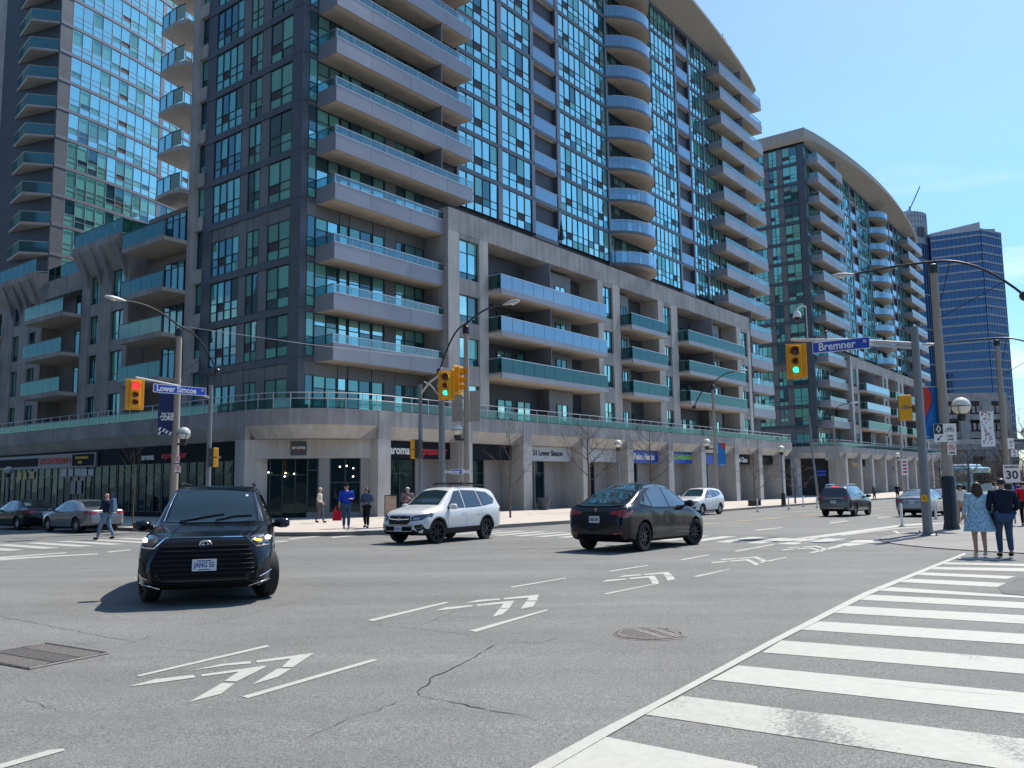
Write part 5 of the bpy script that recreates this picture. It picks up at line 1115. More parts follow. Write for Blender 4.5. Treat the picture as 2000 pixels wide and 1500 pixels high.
MB().box(-.8,.8,-.01,.01,-.7,.7).build('panel',M['sback'],r)
for k in range(8): MB().box(-.78,.78,-.03,-.01,-.64+k*.17,-.6+k*.17).build('rib',M['sback'],r)
q=PT(1596,930,84); g_=gz(q.x,84)+.15; r=empty('signal_pole',(q.x,84,g_),0,'leaning thin pole with small blue street plates in front of the second block','signal mast'); MB().tube([(0,0,0),(-.35,0,5),(-.5,0,8.6)],[.12,.1,.08],10).build('pole',M['steel'],r,smooth=True); MB().box(0,.9,-.03,.0,2.9,3.1).build('sign_panel',M['sblue'],r); MB().box(0,.9,-.03,.0,2.55,2.75).build('sign_panel',M['sblue'],r)
q=PT(1767,912,112); r=empty('banner',(q.x,112,q.z),R(10),'small red and white banner on the farther thin street light','banner'); MB().box(-.5,.5,-.01,.01,-1.1,1.1).build('cloth',M['b_white'],r)
for k in range(4): MB().box(-.3,.3,-.02,-.012,-.8+k*.45,-.55+k*.45).build('print_block',M['b_red'],r)
# --- flexible white bollards along the bike lane and by the far kerb
def bollard(p,h,label): 
    r=empty('bollard',tuple(p),0,label,'bollard','white flexible posts along the lanes'); MB().lathe([(.055,.0),(.05,h-.03),(.03,h)],12).build('post',M['swhite'],r,smooth=True); MB().lathe([(.13,0),(.12,.025),(.06,.04)],12).build('foot',M['black'],r)
bollard(G(1762,1028),.92,'white flexible post in the bike lane left of the steel mast'); bollard(G(1828,1014),.92,'white flexible post between the steel mast and the black-based light')
for i,(x,y) in enumerate(((1480,1000),(1541,995),(1596,992),(1915 if 0 else 1569,990))): bollard(G(x,y),.9,['white flexible post by the bench','white flexible post by the black-based globe lamp','white flexible post beside the grey crossover','thin white post at the far kerb between two others'][i])
# --- bench, planter, sandwich board, newspaper boxes
p=G(1474,988,.15); r=empty('bench',tuple(p),BROT+R(4),'black park bench on the far pavement near the last column','bench')
for x in (-.75,0,.75): MB().box(x-.04,x+.04,-.28,.28,0,.42).build('leg',M['black'],r); 
for k in range(4): MB().box(-.95,.95,-.28+k*.14,-.17+k*.14,.42,.46).build('seat_slat',M['black'],r)
for k in range(3): MB().box(-.95,.95,.28,.31,.5+k*.13,.59+k*.13).build('back_slat',M['black'],r)
p=G(1062,996,.15); r=empty('planter',tuple(p),0,'round dark planter pot on the pavement behind the black hatchback','planter'); MB().lathe([(.34,0),(.5,.75),(.56,.8),(.56,.9),(.48,.9),(.46,.82)],18).build('pot',M['recess'],r,smooth=True); MB().lathe([(.45,.8),(.3,.86)],14).build('soil',M['crack'],r)
p=G(763,1011,.15); r=empty('sandwich_board',tuple(p),R(12),'framed brown menu board by the coffee shop column','menu board'); MB().box(-.36,.36,-.03,.03,.05,1.3).build('frame',M['black'],r); MB().box(-.31,.31,-.04,-.03,.12,1.24).build('poster',mat('menu_poster',(.42,.30,.22),.6,noise=.4,nscale=6),r)
p=G(62,1012,.15); r=empty('newspaper_box',tuple(p),R(25),'white and blue newspaper box in front of the left shops','newspaper box'); MB().box(-.25,.25,-.2,.2,.15,1.15).build('body',M['swhite'],r,bevel=.02); MB().box(-.2,.2,-.21,-.2,.35,.95).build('window',M['sblue'],r); MB().box(-.2,.2,-.15,.15,0,.15).build('foot',M['black'],r)
p=G(77,1011,.15); r=empty('newspaper_box',tuple(p),R(25),'dark newspaper box right of the white and blue one','newspaper box'); MB().box(-.22,.22,-.2,.2,.1,1.2).build('body',M['s_black'],r,bevel=.02); MB().box(-.17,.17,-.21,-.2,.7,1.1).build('window',M['p_dark'],r)
# overhead span wire
MB().tube([(PT(340,635,37.8)),PT(600,672,38),PT(850,700,38.2)],.012,4).build('span_wire',M['rail'],None); tag(bpy.context.scene.objects['span_wire'],'thin span wire strung between the left and centre poles','wire')
# ================================================================ rooftop antennas
for i,(x,y,h,wd) in enumerate(((60.5,-.6,2.6,.35),(62.2,-.6,2.7,0),(63.0,-.6,2.4,.45),(66.3,-.4,3.0,0),(66.6,-.4,2.6,.5),(69.3,-.2,2.6,0))):
    q=C0+x*U2+(y+.6)*V2; lab=['panel antenna with brackets, first on the near roof edge','bare whip mast, second on the near roof edge','tall pale panel antenna, third on the near roof edge','bare whip mast, fourth on the near roof edge','pale panel antenna, fifth on the near roof edge','bare whip mast, last on the near roof edge'][i]
    r=empty('antenna',(q.x,q.y,TOP+1.0),BROT,lab,'antenna'); MB().lathe([(.06,0),(.05,h+1.2)],6).build('mast',M['frame'],r)
    if wd: MB().box(.1,.1+wd,-.1,.1,1.2,h+1.2).build('panel',M['white'],r,bevel=.02)

q=b1pt0(25.6,-1.2,20.6) if False else (C0+25.3*U2-1.9*V2)
r=empty('parasol',(q.x,q.y,20.6),0,'closed black parasol standing on the terrace above the pale parapet','parasol'); MB().lathe([(.02,0),(.02,2.6)],8).build('pole',M['frame'],r); MB().lathe([(.22,.9),(.2,1.2),(.12,1.9),(.03,2.5)],10).build('canopy',M['black'],r)
# ================================================================ vehicles
def carpaint(name,col,metal=.3,rough=.28,coat=1): 
    m,nt,b=newmat(name); b.inputs['Base Color'].default_value=(*col,1); b.inputs['Metallic'].default_value=metal; b.inputs['Roughness'].default_value=rough; b.inputs['Coat Weight'].default_value=coat; b.inputs['Coat Roughness'].default_value=.03; b.inputs['Specular IOR Level'].default_value=.5 if coat==1 else .35; return m
M['c_black']=carpaint('paint_black',(.004,.006,.011),0,.15,.35); M['c_white']=carpaint('paint_white',(.66,.66,.65),0,.3); M['c_grey']=carpaint('paint_grey',(.085,.087,.092),.5); M['c_silver']=carpaint('paint_silver_grey',(.20,.205,.22),.5); M['c_teal']=carpaint('paint_pale_blue',(.16,.36,.44),0)
M['glass_c']=mat('car_glass',(.012,.02,.022),.04,0,.8,coat=1); M['glass_f']=mat('windscreen_glass',(.012,.028,.034),.03,0,.6,coat=.35); M['clad']=mat('black_cladding',(.014,.014,.016),.6,0,.3); M['tyre']=mat('tyre_rubber',(.016,.016,.017),.8,noise=.3,nscale=30); M['rim']=mat('alloy_rim',(.5,.5,.52),.3,.9); M['rim_b']=mat('black_rim',(.025,.025,.028),.35,.5)
M['chrome']=mat('chrome',(.75,.76,.78),.12,1); M['hl']=mat('headlight_glass',(.35,.37,.4),.08,.4,coat=1); M['hl_on']=mat('headlight_lit',(1,1,1),.2,emit=(1,.97,.9),estr=3); M['hl_d']=mat('headlight_dark',(.05,.055,.065),.1,.3,coat=1); M['amber']=mat('turn_signal_lit',(1,.4,.02),.3,emit=(1,.33,.01),estr=1.6); M['tail']=mat('tail_light',(.30,.008,.012),.12,coat=1); M['tail_on']=mat('brake_light_lit',(.7,.02,.02),.2,emit=(1,.03,.03),estr=.8)
M['plate']=mat('number_plate',(.62,.66,.72),.4); M['plate_t']=mat('plate_characters',(.02,.07,.30),.5); M['seam']=mat('panel_gap',(.004,.004,.005),.9); M['under']=mat('underbody',(.006,.006,.007),.9,0,.2); M['grl']=mat('grille_black',(.012,.012,.014),.5,0,.3)
def interp(pts,x):
    if x<=pts[0][0]: return pts[0][1]
    for (a,b),(c,d) in zip(pts,pts[1:]):
        if x<=c:
            return b+(d-b)*(x-a)/(c-a) if c>a else d
    return pts[-1][1]
def smooth_interp(pts,x,h=.05): return sum(interp(pts,x+h*k) for k in (-1.5,-.75,0,.75,1.5))/5
class Car:
    def __init__(s,spec,name,label,pos,heading,paint,group=None,cat='car',tilt=True):
        s.sp=spec; L=spec['L']; s.h=L/2
        f=Vector((heading[0],heading[1],0)).normalized(); l=Vector((-f.y,f.x,0))
        if tilt:   # sit on the sloping road
            gx=(gz(pos[0]+.8,pos[1])-gz(pos[0]-.8,pos[1]))/1.6; gy=(gz(pos[0],pos[1]+.8)-gz(pos[0],pos[1]-.8))/1.6; n=Vector((-gx,-gy,1)).normalized()
        else: n=Vector((0,0,1))
        f=(f-n*f.dot(n)).normalized(); l=n.cross(f)
        mt=Matrix((f,l,n)).transposed(); s.root=empty(name,(pos[0],pos[1],gz(pos[0],pos[1])+.006),0,label,cat,group); s.root.rotation_euler=mt.to_euler()
        s.paint=M[paint]; s.body()
    def section(s,x):
        sp=s.sp; h=s.h; zt=smooth_interp(sp['top'],x,.03); zb=interp(sp['belt'],x); zl=interp(sp['bot'],x); w=smooth_interp(sp['w'],x,.03); tum=sp.get('tum',.42)
        zs=min(zb,zt-.05); w*=1; ye=w*.955-.06-max(0,zt-.07-zs)*tum; ze=max(zs+.02,zt-.07); g=min(1,max(0,(zt-zb-.05)/.25)); ys=w*.955
        P=[(0,zl),(w*.6,zl),(w*.88,zl+.01),(w*.955,zl+.07),(w*.985,zl+.2),(w*.99,zl+(zs-zl)*.45),(w,zl+(zs-zl)*.72),(w*.988,zs-.09),(w*.972,zs-.03),(ys,zs)]
        for k in (1,2,3,4): P.append((ys+(ye-ys)*k/5-(0 if g<1 else .0)+ .012*math.sin(math.pi*k/5),zs+(ze-zs)*k/5))
        P+=[(ye,ze),(ye-.035,ze+(zt-ze)*.45),(ye-.10,ze+(zt-ze)*.72),(ye*.62,zt-.012),(ye*.3,zt-.003),(0,zt)]
        return P
    def body(s):
        sp=s.sp; h=s.h; n=64; xs=[]
        for i in range(n+1):
            u=i/n; xs.append(-h+2*h*(u-.11*math.sin(2*math.pi*u)/1.0*.9))
        mb=MB(); K=len(s.section(0)); ring=2*K-2
        for x in xs:
            P=s.section(x); full=[(x,y,z) for y,z in P]+[(x,-y,z) for y,z in P[-2:0:-1]]; mb.v+=full
        for i in range(n):
            for k in range(ring): a=i*ring+k; b=i*ring+(k+1)%ring; mb.f.append((a,b,b+ring,a+ring))
        mb.f.append(tuple(range(ring-1,-1,-1))); e=n*ring; mb.f.append(tuple(range(e,e+ring)))
        bm=bmesh.new(); me0=mb.mesh('body'); bm.from_mesh(me0); bmesh.ops.recalc_face_normals(bm,faces=bm.faces[:]); bm.to_mesh(me0); s.bvh=BVHTree.FromBMesh(bm); bm.free()
        o=bpy.data.objects.new('tmp',me0); TMP.collection.objects.link(o); cut_=[]
        R_=sp['wr']; s.ax=(sp['fa'],sp['ra'])
        for ax in s.ax:
            for sd_ in (-1,1):
                c=MB(); seg=36; w=smooth_interp(sp['w'],ax,.03); y0,y1=sorted((sd_*(w-.34),sd_*(w+.3)))
                vs_=[]
                for y in (y0,y1):
                    for k in range(seg): a=2*math.pi*k/seg; c.v.append((ax+(R_+.055)*math.cos(a),y,R_+.0+(R_+.055)*math.sin(a)))
                for k in range(seg): c.f.append((k,(k+1)%seg,seg+(k+1)%seg,seg+k))
                c.f.append(tuple(range(seg-1,-1,-1))); c.f.append(tuple(range(seg,2*seg)))
                cm=c.mesh('cut'); bmx=bmesh.new(); bmx.from_mesh(cm); bmesh.ops.recalc_face_normals(bmx,faces=bmx.faces[:]); bmx.to_mesh(cm); bmx.free()
                co=bpy.data.objects.new('cut',cm); TMP.collection.objects.link(co); cut_.append(co); md=o.modifiers.new('b','BOOLEAN'); md.operation='DIFFERENCE'; md.object=co; md.solver='EXACT'
        me=evaluated(o)
        for c in cut_: bpy.data.objects.remove(c)
        bpy.data.objects.remove(o)
        me.materials.clear(); me.materials.append(s.paint); me.materials.append(M['under']); me.materials.append(M['clad'])
        clad=sp.get('clad',0)
        for p in me.polygons:
            c=p.center; mi=0
            for ax in s.ax:
                d=math.hypot(c.x-ax,c.z-R_)
                w=smooth_interp(sp['w'],ax,.03)
                if d<R_+.062 and abs(c.y)<w-.035: mi=1
            if p.normal.z<-.7 and c.z<.35: mi=1
            if mi==0 and clad and c.z<clad+interp(sp['bot'],c.x)*.0: mi=2
            p.material_index=mi
        me.polygons.foreach_set('use_smooth',[True]*len(me.polygons)); sharp(me,32)
        s.b=link('body',me,None,s.root)
        for ax in s.ax:
            for sd_ in (-1,1): s.wheel(ax,sd_)
    def wheel(s,ax,sd_):
        sp=s.sp; R_=sp['wr']; w=smooth_interp(sp['w'],ax,.03); steer=sp.get('steer',0) if ax==sp['fa'] else 0
        key=(R_,sp.get('rim','alloy'),sd_)
        yo=sd_*(w-.145)
        t=MB(); prof=[(R_*.66,-.11),(R_*.9,-.118),(R_*.975,-.1),(R_,-.05),(R_,.05),(R_*.975,.1),(R_*.9,.118),(R_*.66,.11)]
        t.lathe(prof,32,cap=False); tm=t.mesh('wheel',True); wh=link('wheel',tm,M['tyre'],s.root,(ax,yo,R_),(R(90),0,R(steer)))
        rm=M['rim_b'] if 'black' in sp.get('rim','alloy') else M['rim']
        side=-sd_   # local z of the wheel after rotating points to -y
        r=MB(); zz=.085*side
        r.lathe([(R_*.68,.02*side),(R_*.69,zz),(R_*.64,zz+.012*side),(R_*.62,.02*side)],32); r.lathe([(R_*.63,-.02*side),(R_*.63,.0)],24)
        n=sp.get('spokes',5); 
        for k in range(n):
            a=2*math.pi*k/n; c,q=math.cos(a),math.sin(a); w0,w1=R_*.10,R_*(.17 if n<8 else .07)
            P=lambda rr,ww,z:(c*rr-q*ww,q*rr+c*ww,z)
            z1=zz+.005*side; z0=zz-.04*side
            r.hexa([P(R_*.1,-w0,z0),P(R_*.65,-w1*.6,z0),P(R_*.65,w1*.6,z0),P(R_*.1,w0,z0),P(R_*.1,-w0,z1-.01*side),P(R_*.65,-w1*.6,z1),P(R_*.65,w1*.6,z1),P(R_*.1,w0,z1-.01*side)])
        r.lathe([(R_*.16,zz-.03*side),(R_*.15,zz+.01*side),(R_*.05,zz+.015*side)],14); r.build('rim',rm,wh,smooth=False)
        d=MB().lathe([(R_*.62,-.03),(R_*.62,.0)],20); d.build('brake_disc',M['under'],wh)
    def cast(s,a,b,axis):
        if axis=='L': o,d=Vector((a,3,b)),Vector((0,-1,0))
        elif axis=='R': o,d=Vector((a,-3,b)),Vector((0,1,0))
        elif axis=='F': o,d=Vector((6,a,b)),Vector((-1,0,0))
        elif axis=='B': o,d=Vector((-6,a,b)),Vector((1,0,0))
        else: o,d=Vector((a,b,4)),Vector((0,0,-1))
        hit,nrm,_,_2=s.bvh.ray_cast(o,d)
        if hit is None:
            hit,nrm,_,_2=s.bvh.find_nearest(o+d*(3 if axis in 'LRT' else 3.6)); 
        if nrm.dot(d)>0: nrm=-nrm
        return hit,nrm
    def decal(s,name,poly,axis,mt,off=.006,parent=None,step=.09,label=None):
        pts=[]; n=len(poly)
        for i in range(n):
            a=Vector(poly[i]); b=Vector(poly[(i+1)%n]); k=max(1,int((b-a).length/step))
            for j in range(k): pts.append(a+(b-a)*j/k)
        x0,x1=min(p.x for p in pts),max(p.x for p in pts); y0,y1=min(p.y for p in pts),max(p.y for p in pts); inner=[]
        def ins(q):
            c=False; m_=len(pts)
            for i in range(m_):
                a,b=pts[i],pts[(i+1)%m_]
                if (a.y>q.y)!=(b.y>q.y) and q.x<(b.x-a.x)*(q.y-a.y)/(b.y-a.y)+a.x: c=not c
            return c
        x=x0+step/2
        while x<x1:
            y=y0+step/2
            while y<y1:
                q=Vector((x,y)); 
                if ins(q) and min((q-p).length for p in pts)>step*.35: inner.append(q)
                y+=step
            x+=step
        vv,_,ff,*_r=delaunay_2d_cdt(pts+inner,[(i,(i+1)%len(pts)) for i in range(len(pts))],[list(range(len(pts)))],1,1e-5)
        mb=MB()
        for q in vv:
            h_,n_=s.cast(q.x,q.y,axis); p=h_+n_*off; mb.v.append(tuple(p))
        mb.f=[tuple(f) for f in ff if len(f)>2]
        me=mb.mesh(name); me.polygons.foreach_set('use_smooth',[True]*len(me.polygons))
        return link(name,me,mt if not isinstance(mt,str) else M[mt],parent or s.root,label=label)
    def both(s,name,poly,mt,off=.006,**k):
        for ax in 'LR': s.decal(name,poly,ax,mt,off,**k)
    def sym(s,name,poly,axis,mt,off=.006,**k):
        s.decal(name,poly,axis,mt,off,**k); s.decal(name,[(-y,z) for y,z in poly][::-1] if axis in 'FB' else [(x,-y) for x,y in poly][::-1],axis,mt,off,**k)
    def line(s,name,pts,axis,mt,r=.006,off=.0,**k):
        P=[]
        for a,b in zip(pts,pts[1:]):
            m_=max(1,int(math.dist(a,b)/.07))
            for j in range(m_): P.append((a[0]+(b[0]-a[0])*j/m_,a[1]+(b[1]-a[1])*j/m_))
        P.append(pts[-1]); Q=[]
        for p in P: h_,n_=s.cast(p[0],p[1],axis); Q.append(h_+n_*off)
        MB().tube(Q,r,5).build(name,M[mt],s.root,smooth=True)
    def mirror(s,x,z,mt=None,size=1):
        w=smooth_interp(s.sp['w'],x,.03)
        for sd_ in (-1,1):
            mb=MB(); seg=10
            pr=[(.0,.03,.03),(.03,.075,.06),(.12,.105,.085),(.22,.10,.08),(.27,.05,.05)]
            for (y,rx,rz) in pr:
                for k in range(seg): a=2*math.pi*k/seg; mb.v.append((x+rx*size*math.cos(a)-.02*y/.27,sd_*(w*.97+y*size),z+.02+rz*size*math.sin(a)*1.05))
            for i in range(len(pr)-1):
                for k in range(seg): a=i*seg+k; b=i*seg+(k+1)%seg; mb.f.append((a,b,b+seg,a+seg))
            mb.f.append(tuple(range(seg-1,-1,-1))); mb.f.append(tuple(range((len(pr)-1)*seg,len(pr)*seg)))
            o=mb.build('wing_mirror',mt or s.paint,s.root,smooth=True); MB().box(x-.1*size,x-.085*size,sd_*(w*.97+.02) if sd_>0 else sd_*(w*.97+.25*size),sd_*(w*.97+.25*size) if sd_>0 else sd_*(w*.97+.02),z-.05,z+.085).build('mirror_glass',M['hl_d'],o)
            MB().box(x-.03,x+.04,min(sd_*(w*.93),sd_*(w*.99)),max(sd_*(w*.93),sd_*(w*.99)),z-.05,z+.02).build('mirror_foot',M['clad'],o)
    def plate(s,axis,z,txt,w_=.31,h=.155,y=0,col='plate',tc='plate_t',tilt=0):
        h_,n_=s.cast(y,z,axis); sg=1 if axis=='F' else -1
        o=MB().box(-.006,.006,-w_/2,w_/2,-h/2,h/2).build('number_plate',M[col],s.root,loc=(h_.x+sg*.02,y,z),rot=(0,0,0))
        text_mesh(txt,h*.62,M[tc],o,(sg*.009,0,0),(R(90),0,R(90)*sg),bold=.002,ext=.001,sx=.72); return o
def glass_side(c,front,mid,rear,qtr=None):
    for p in (front,mid,rear,qtr):
        if p: c.both('side_window',p,'glass_c',.005,step=.08)
def offset_frame(c,poly,mt='clad',off=.003,g=.03):
    cx=sum(p[0] for p in poly)/len(poly); cz=sum(p[1] for p in poly)/len(poly)
    q=[]
    for x,z in poly:
        d=math.hypot(x-cx,z-cz); q.append((x+(x-cx)/d*g,z+(z-cz)/d*g))
    c.both('window_surround',q,mt,off,step=.1)
# ---- A: large black three-row crossover, head-on
SA=dict(L=5.05,wr=.385,fa=1.58,ra=-1.37,rim='black',spokes=10,steer=19,tum=.34,
 top=[(-2.53,.72),(-2.5,1.02),(-2.3,1.45),(-2.08,1.70),(-1.2,1.775),(0,1.785),(.38,1.745),(.75,1.50),(1.16,1.17),(1.5,1.14),(2.05,1.07),(2.32,1.0),(2.43,.90),(2.5,.70),(2.525,.5)],
 belt=[(-2.5,1.12),(-1,1.10),(.6,1.04),(1.2,1.0),(2.0,.95),(2.5,.6)],
 bot=[(-2.52,.5),(-2.4,.34),(-1.9,.24),(1.9,.22),(2.35,.24),(2.52,.36)],
 w=[(-2.525,.72),(-2.45,.86),(-2.2,.95),(-1.4,.995),(1.6,1.0),(2.1,.965),(2.35,.88),(2.46,.78),(2.525,.62)])
f=(math.sin(R(16)),-math.cos(R(16)))
A=Car(SA,'black_crossover','large black crossover turning towards the camera, plate JANG 55',(-5.28,14.95),f,'c_black',cat='car',group=None)
A.decal('windscreen',[(1.13,-.70),(1.17,-.35),(1.18,0),(1.17,.35),(1.13,.70),(.48,.60),(.44,0),(.48,-.60)],'T','glass_f',.006,step=.09)
for p in ([(.98,1.13),(.62,1.36),(.30,1.60),(.02,1.62),(.02,1.12)],[(-.06,1.12),(-.06,1.62),(-1.0,1.60),(-1.0,1.13)],[(-1.08,1.13),(-1.08,1.6),(-1.85,1.55),(-2.1,1.38),(-2.02,1.18)]): offset_frame(A,p); A.both('side_window',p,'glass_c',.007)
A.decal('grille',[(-.60,.93),(.60,.93),(.76,.62),(.72,.36),(.58,.28),(-.58,.28),(-.72,.36),(-.76,.62)],'F','under',.006,step=.08)
for k in range(9):
    z=.34+k*.066; hw=.62 if z<.4 else (.70 if z<.66 else .70-(z-.66)*.35); A.line('grille_slat',[(-hw,z),(0,z),(hw,z)],'F','grl',.010,.006)
A.line('chrome_trim',[(-.98,.86),(-.72,.845),(-.58,.985),(0,.99),(.58,.985),(.72,.845),(.98,.86)],'F','chrome',.013,.008)
A.line('chrome_trim',[(.60,1.0),(.70,1.09)],'F','chrome',.010,.006); A.line('chrome_trim',[(-.60,1.0),(-.70,1.09)],'F','chrome',.010,.006)
for sd_ in (1,-1):
    q=lambda l:[(sd_*y,z) for y,z in l] if sd_>0 else [(-y,z) for y,z in l][::-1]
    A.decal('headlight',q([(.63,.985),(.74,.875),(.965,.89),(.97,.985),(.80,1.03)]),'F','hl_d',.009,step=.06)
    A.decal('headlight_lamp',q([(.85,.93),(.91,.925),(.93,.965),(.88,.985),(.84,.97)]),'F','hl_on',.014,step=.05)
    A.decal('headlight_trim',q([(.76,.96),(.83,.975),(.82,1.0),(.74,.985)]),'F','hl',.012,step=.05)
    A.decal('air_duct',q([(.86,.66),(.95,.70),(.94,.48),(.80,.42)]),'F','clad',.007,step=.06); A.line('duct_trim',[(sd_*.78,.40),(sd_*.95,.47)],'F','chrome',.008,.008)
    A.line('skirt_trim',[(sd_*.62,.265),(sd_*.75,.31),(sd_*.93,.335)],'F','chrome',.01,.008)
A.decal('turn_signal',[(.69,.925),(.79,.90),(.80,.935),(.72,.95)],'F','amber',.014,step=.05,label='amber turn signal, lit')
h_,n_=A.cast(0,.90,'F')
for (ry,rz,dz) in ((.085,.058,0),(.034,.056,0),(.075,.028,.022)): MB().tube([(h_.x+.022,ry*math.cos(2*math.pi*k/20),.895+dz*.8+rz*math.sin(2*math.pi*k/20)) for k in range(21)],.007,5).build('badge_ring',M['chrome'],A.root,smooth=True)
pl=A.plate('F',.60,'JANG 55',.34,.17); MB().box(.007,.009,-.1,.1,.055,.068).build('plate_strip',M['plate_t'],pl); MB().box(.007,.009,-.08,.08,-.072,-.06).build('plate_strip',M['plate_t'],pl)
A.line('bonnet_gap',[(1.2,.78),(1.7,.80),(2.2,.72),(2.36,.6)],'T','seam',.006,-.003); A.line('bonnet_gap',[(1.2,-.78),(1.7,-.80),(2.2,-.72),(2.36,-.6)],'T','seam',.006,-.003)
A.line('bonnet_crease',[(1.25,.42),(1.8,.48),(2.25,.5)],'T','c_black',.012,-.004); A.line('bonnet_crease',[(1.25,-.42),(1.8,-.48),(2.25,-.5)],'T','c_black',.012,-.004)
A.line('wiper',[(1.14,-.5),(1.05,-.1),(1.0,.18)],'T','under',.01,.02); A.line('wiper',[(1.14,.05),(1.04,.35),(1.02,.62)],'T','under',.01,.02)
for sd_ in (1,-1):
    A.line('windscreen_pillar_trim',[(1.1,sd_*.745),(.75,sd_*.69),(.46,sd_*.64)],'T','chrome',.006,.004)
    MB().tube([(.2,sd_*.60,1.80),(-.4,sd_*.61,1.835),(-1.6,sd_*.60,1.815),(-1.85,sd_*.59,1.77)],.018,6).build('roof_rail',M['clad'],A.root,smooth=True)
for x in (.98,-.03,-1.05): A.line('door_gap',[(x,1.08),(x-.02,.7),(x-.03,.34)],'L','seam',.006,-.002); A.line('door_gap',[(x,1.08),(x-.02,.7),(x-.03,.34)],'R','seam',.006,-.002)
A.mirror(.86,1.12,None,1.0)
for y in (-.36,.36):   # two people just visible behind the glass are dark shapes on the seats
    MB().box(-.15,.05,y-.22,y+.22,.9,1.38).build('seat',M['recess'],A.root)
MB().box(.0,.02,.12,.14,1.6,1.61)
A.decal('inspection_sticker',[(.55,.5),(.55,.54),(.6,.54),(.6,.5)],'T','plate',.012,step=.05)
# ---- B: white crossover in profile
SB=dict(L=4.63,wr=.345,fa=1.39,ra=-1.28,rim='black',spokes=7,tum=.36,clad=.40,steer=-12,
 top=[(-2.31,.72),(-2.27,1.0),(-2.13,1.3),(-1.95,1.58),(-1.7,1.655),(-.8,1.71),(.0,1.70),(.35,1.65),(.75,1.40),(1.12,1.14),(1.5,1.08),(1.95,1.0),(2.15,.93),(2.26,.80),(2.31,.55)],
 belt=[(-2.3,1.06),(-1.2,1.06),(.6,.99),(1.2,.95),(2.0,.85),(2.3,.6)],
 bot=[(-2.31,.5),(-2.2,.36),(-1.7,.27),(1.7,.24),(2.15,.27),(2.31,.38)],
 w=[(-2.315,.66),(-2.25,.80),(-2.0,.885),(-1.3,.91),(1.4,.91),(1.9,.88),(2.12,.81),(2.25,.70),(2.315,.55)])
B=Car(SB,'white_crossover','white crossover with black steel wheels and roof bars, crossing from the right',(-2.35,28.3),(-.56,-.83),'c_white')
def detail_B(c,sb,white=True):
    for p in ([(.88,1.06),(.55,1.30),(.28,1.54),(-.02,1.57),(-.02,1.04)],[(-.10,1.04),(-.10,1.58),(-.88,1.56),(-.98,1.07)],[(-1.06,1.08),(-.96,1.55),(-1.5,1.50),(-1.85,1.30),(-1.72,1.15)]): offset_frame(c,p,'clad',.003,.02); c.both('side_window',p,'glass_c',.007)
    c.decal('windscreen',[(1.09,-.64),(1.13,0),(1.09,.64),(.46,.54),(.42,0),(.46,-.54)],'T','glass_f',.006)
    c.decal('grille',[(-.42,.83),(.42,.83),(.47,.70),(.38,.58),(-.38,.58),(-.47,.70)],'F','clad',.006,step=.07); c.line('grille_trim',[(-.42,.84),(-.47,.70),(-.38,.575),(.38,.575),(.47,.70),(.42,.84),(-.42,.84)],'F','chrome',.011,.006)
    c.line('grille_bar',[(-.40,.74),(-.1,.72),(.1,.72),(.40,.74)],'F','chrome',.016,.01)
    h_,n_=c.cast(0,.73,'F'); MB().tube([(h_.x+.02,.08*math.cos(2*math.pi*k/18),.735+.045*math.sin(2*math.pi*k/18)) for k in range(19)],.008,5).build('badge_ring',M['chrome'],c.root,smooth=True); MB().box(h_.x+.012,h_.x+.02,-.06,.06,.71,.76).build('badge',M['plate_t'],c.root)
    c.decal('lower_grille',[(-.55,.52),(.55,.52),(.62,.40),(.5,.30),(-.5,.30),(-.62,.40)],'F','under',.007,step=.07)
    c.sym('fog_light_housing',[(.60,.56),(.80,.60),(.84,.46),(.70,.38)],'F','clad',.007,step=.06)
    c.sym('headlight',[(.47,.80),(.50,.68),(.80,.72),(.88,.80),(.86,.90),(.60,.85)],'F','hl_d',.008,step=.06); c.sym('headlight_lamp',[(.56,.78),(.57,.71),(.72,.73),(.73,.80)],'F','hl',.012,step=.05)
    c.both('headlight',[(2.06,.74),(1.72,.86),(1.66,.93),(1.95,.89),(2.1,.84)],'hl_d',.007,step=.06)
    c.plate('F',.46,'CKXL 46',.30,.15)
    for x in (.92,-.06,-.98): 
        for ax in 'LR': c.line('door_gap',[(x,1.04),(x-.01,.7),(x-.03 if x>-.9 else x+.06,.42)],ax,'seam',.005,-.002)
    for x in (.1,-.82): c.both('door_handle',[(x,.93),(x,.965),(x-.17,.97),(x-.17,.935)],'c_white' if white else 'c_silver',.025,step=.06)
    for ax,a0 in ((c.sp['fa'],0),(c.sp['ra'],0)):
        rr=c.sp['wr']+.055
        for sd_ in 'LR':
            pts=[(ax+(rr+.0)*math.cos(R(a)),c.sp['wr']+(rr+.0)*math.sin(R(a))) for a in range(-22,203,9)]; out_=[(ax+(rr+.055)*math.cos(R(a)),c.sp['wr']+(rr+.055)*math.sin(R(a))) for a in range(202,-23,-9)]
            c.decal('arch_trim',pts+out_,sd_,'clad',.009,step=.12)
    c.both('sill_trim',[(.92,.28),(.92,.37),(-.80,.39),(-.80,.29)],'clad',.01,step=.12)
    c.both('tail_light',[(-2.02,.98),(-2.20,1.0),(-2.20,.86),(-2.08,.88)],'tail',.008,step=.06); c.sym('tail_light',[(.55,1.0),(.78,1.02),(.80,.86),(.60,.88)],'B','tail',.008,step=.06)
    for sd_ in (1,-1): MB().tube([(.1,sd_*.56,1.70),(-.2,sd_*.57,1.755),(-1.5,sd_*.56,1.735),(-1.68,sd_*.55,1.67)],.018,6).build('roof_rail',M['clad'],c.root,smooth=True)
    c.decal('rear_window',[(-.52,1.50),(.52,1.50),(.66,1.12),(-.66,1.12)],'B','glass_c',.007)
detail_B(B,SB); B.mirror(.80,1.07); B.root.scale=(.98,1,1.05)
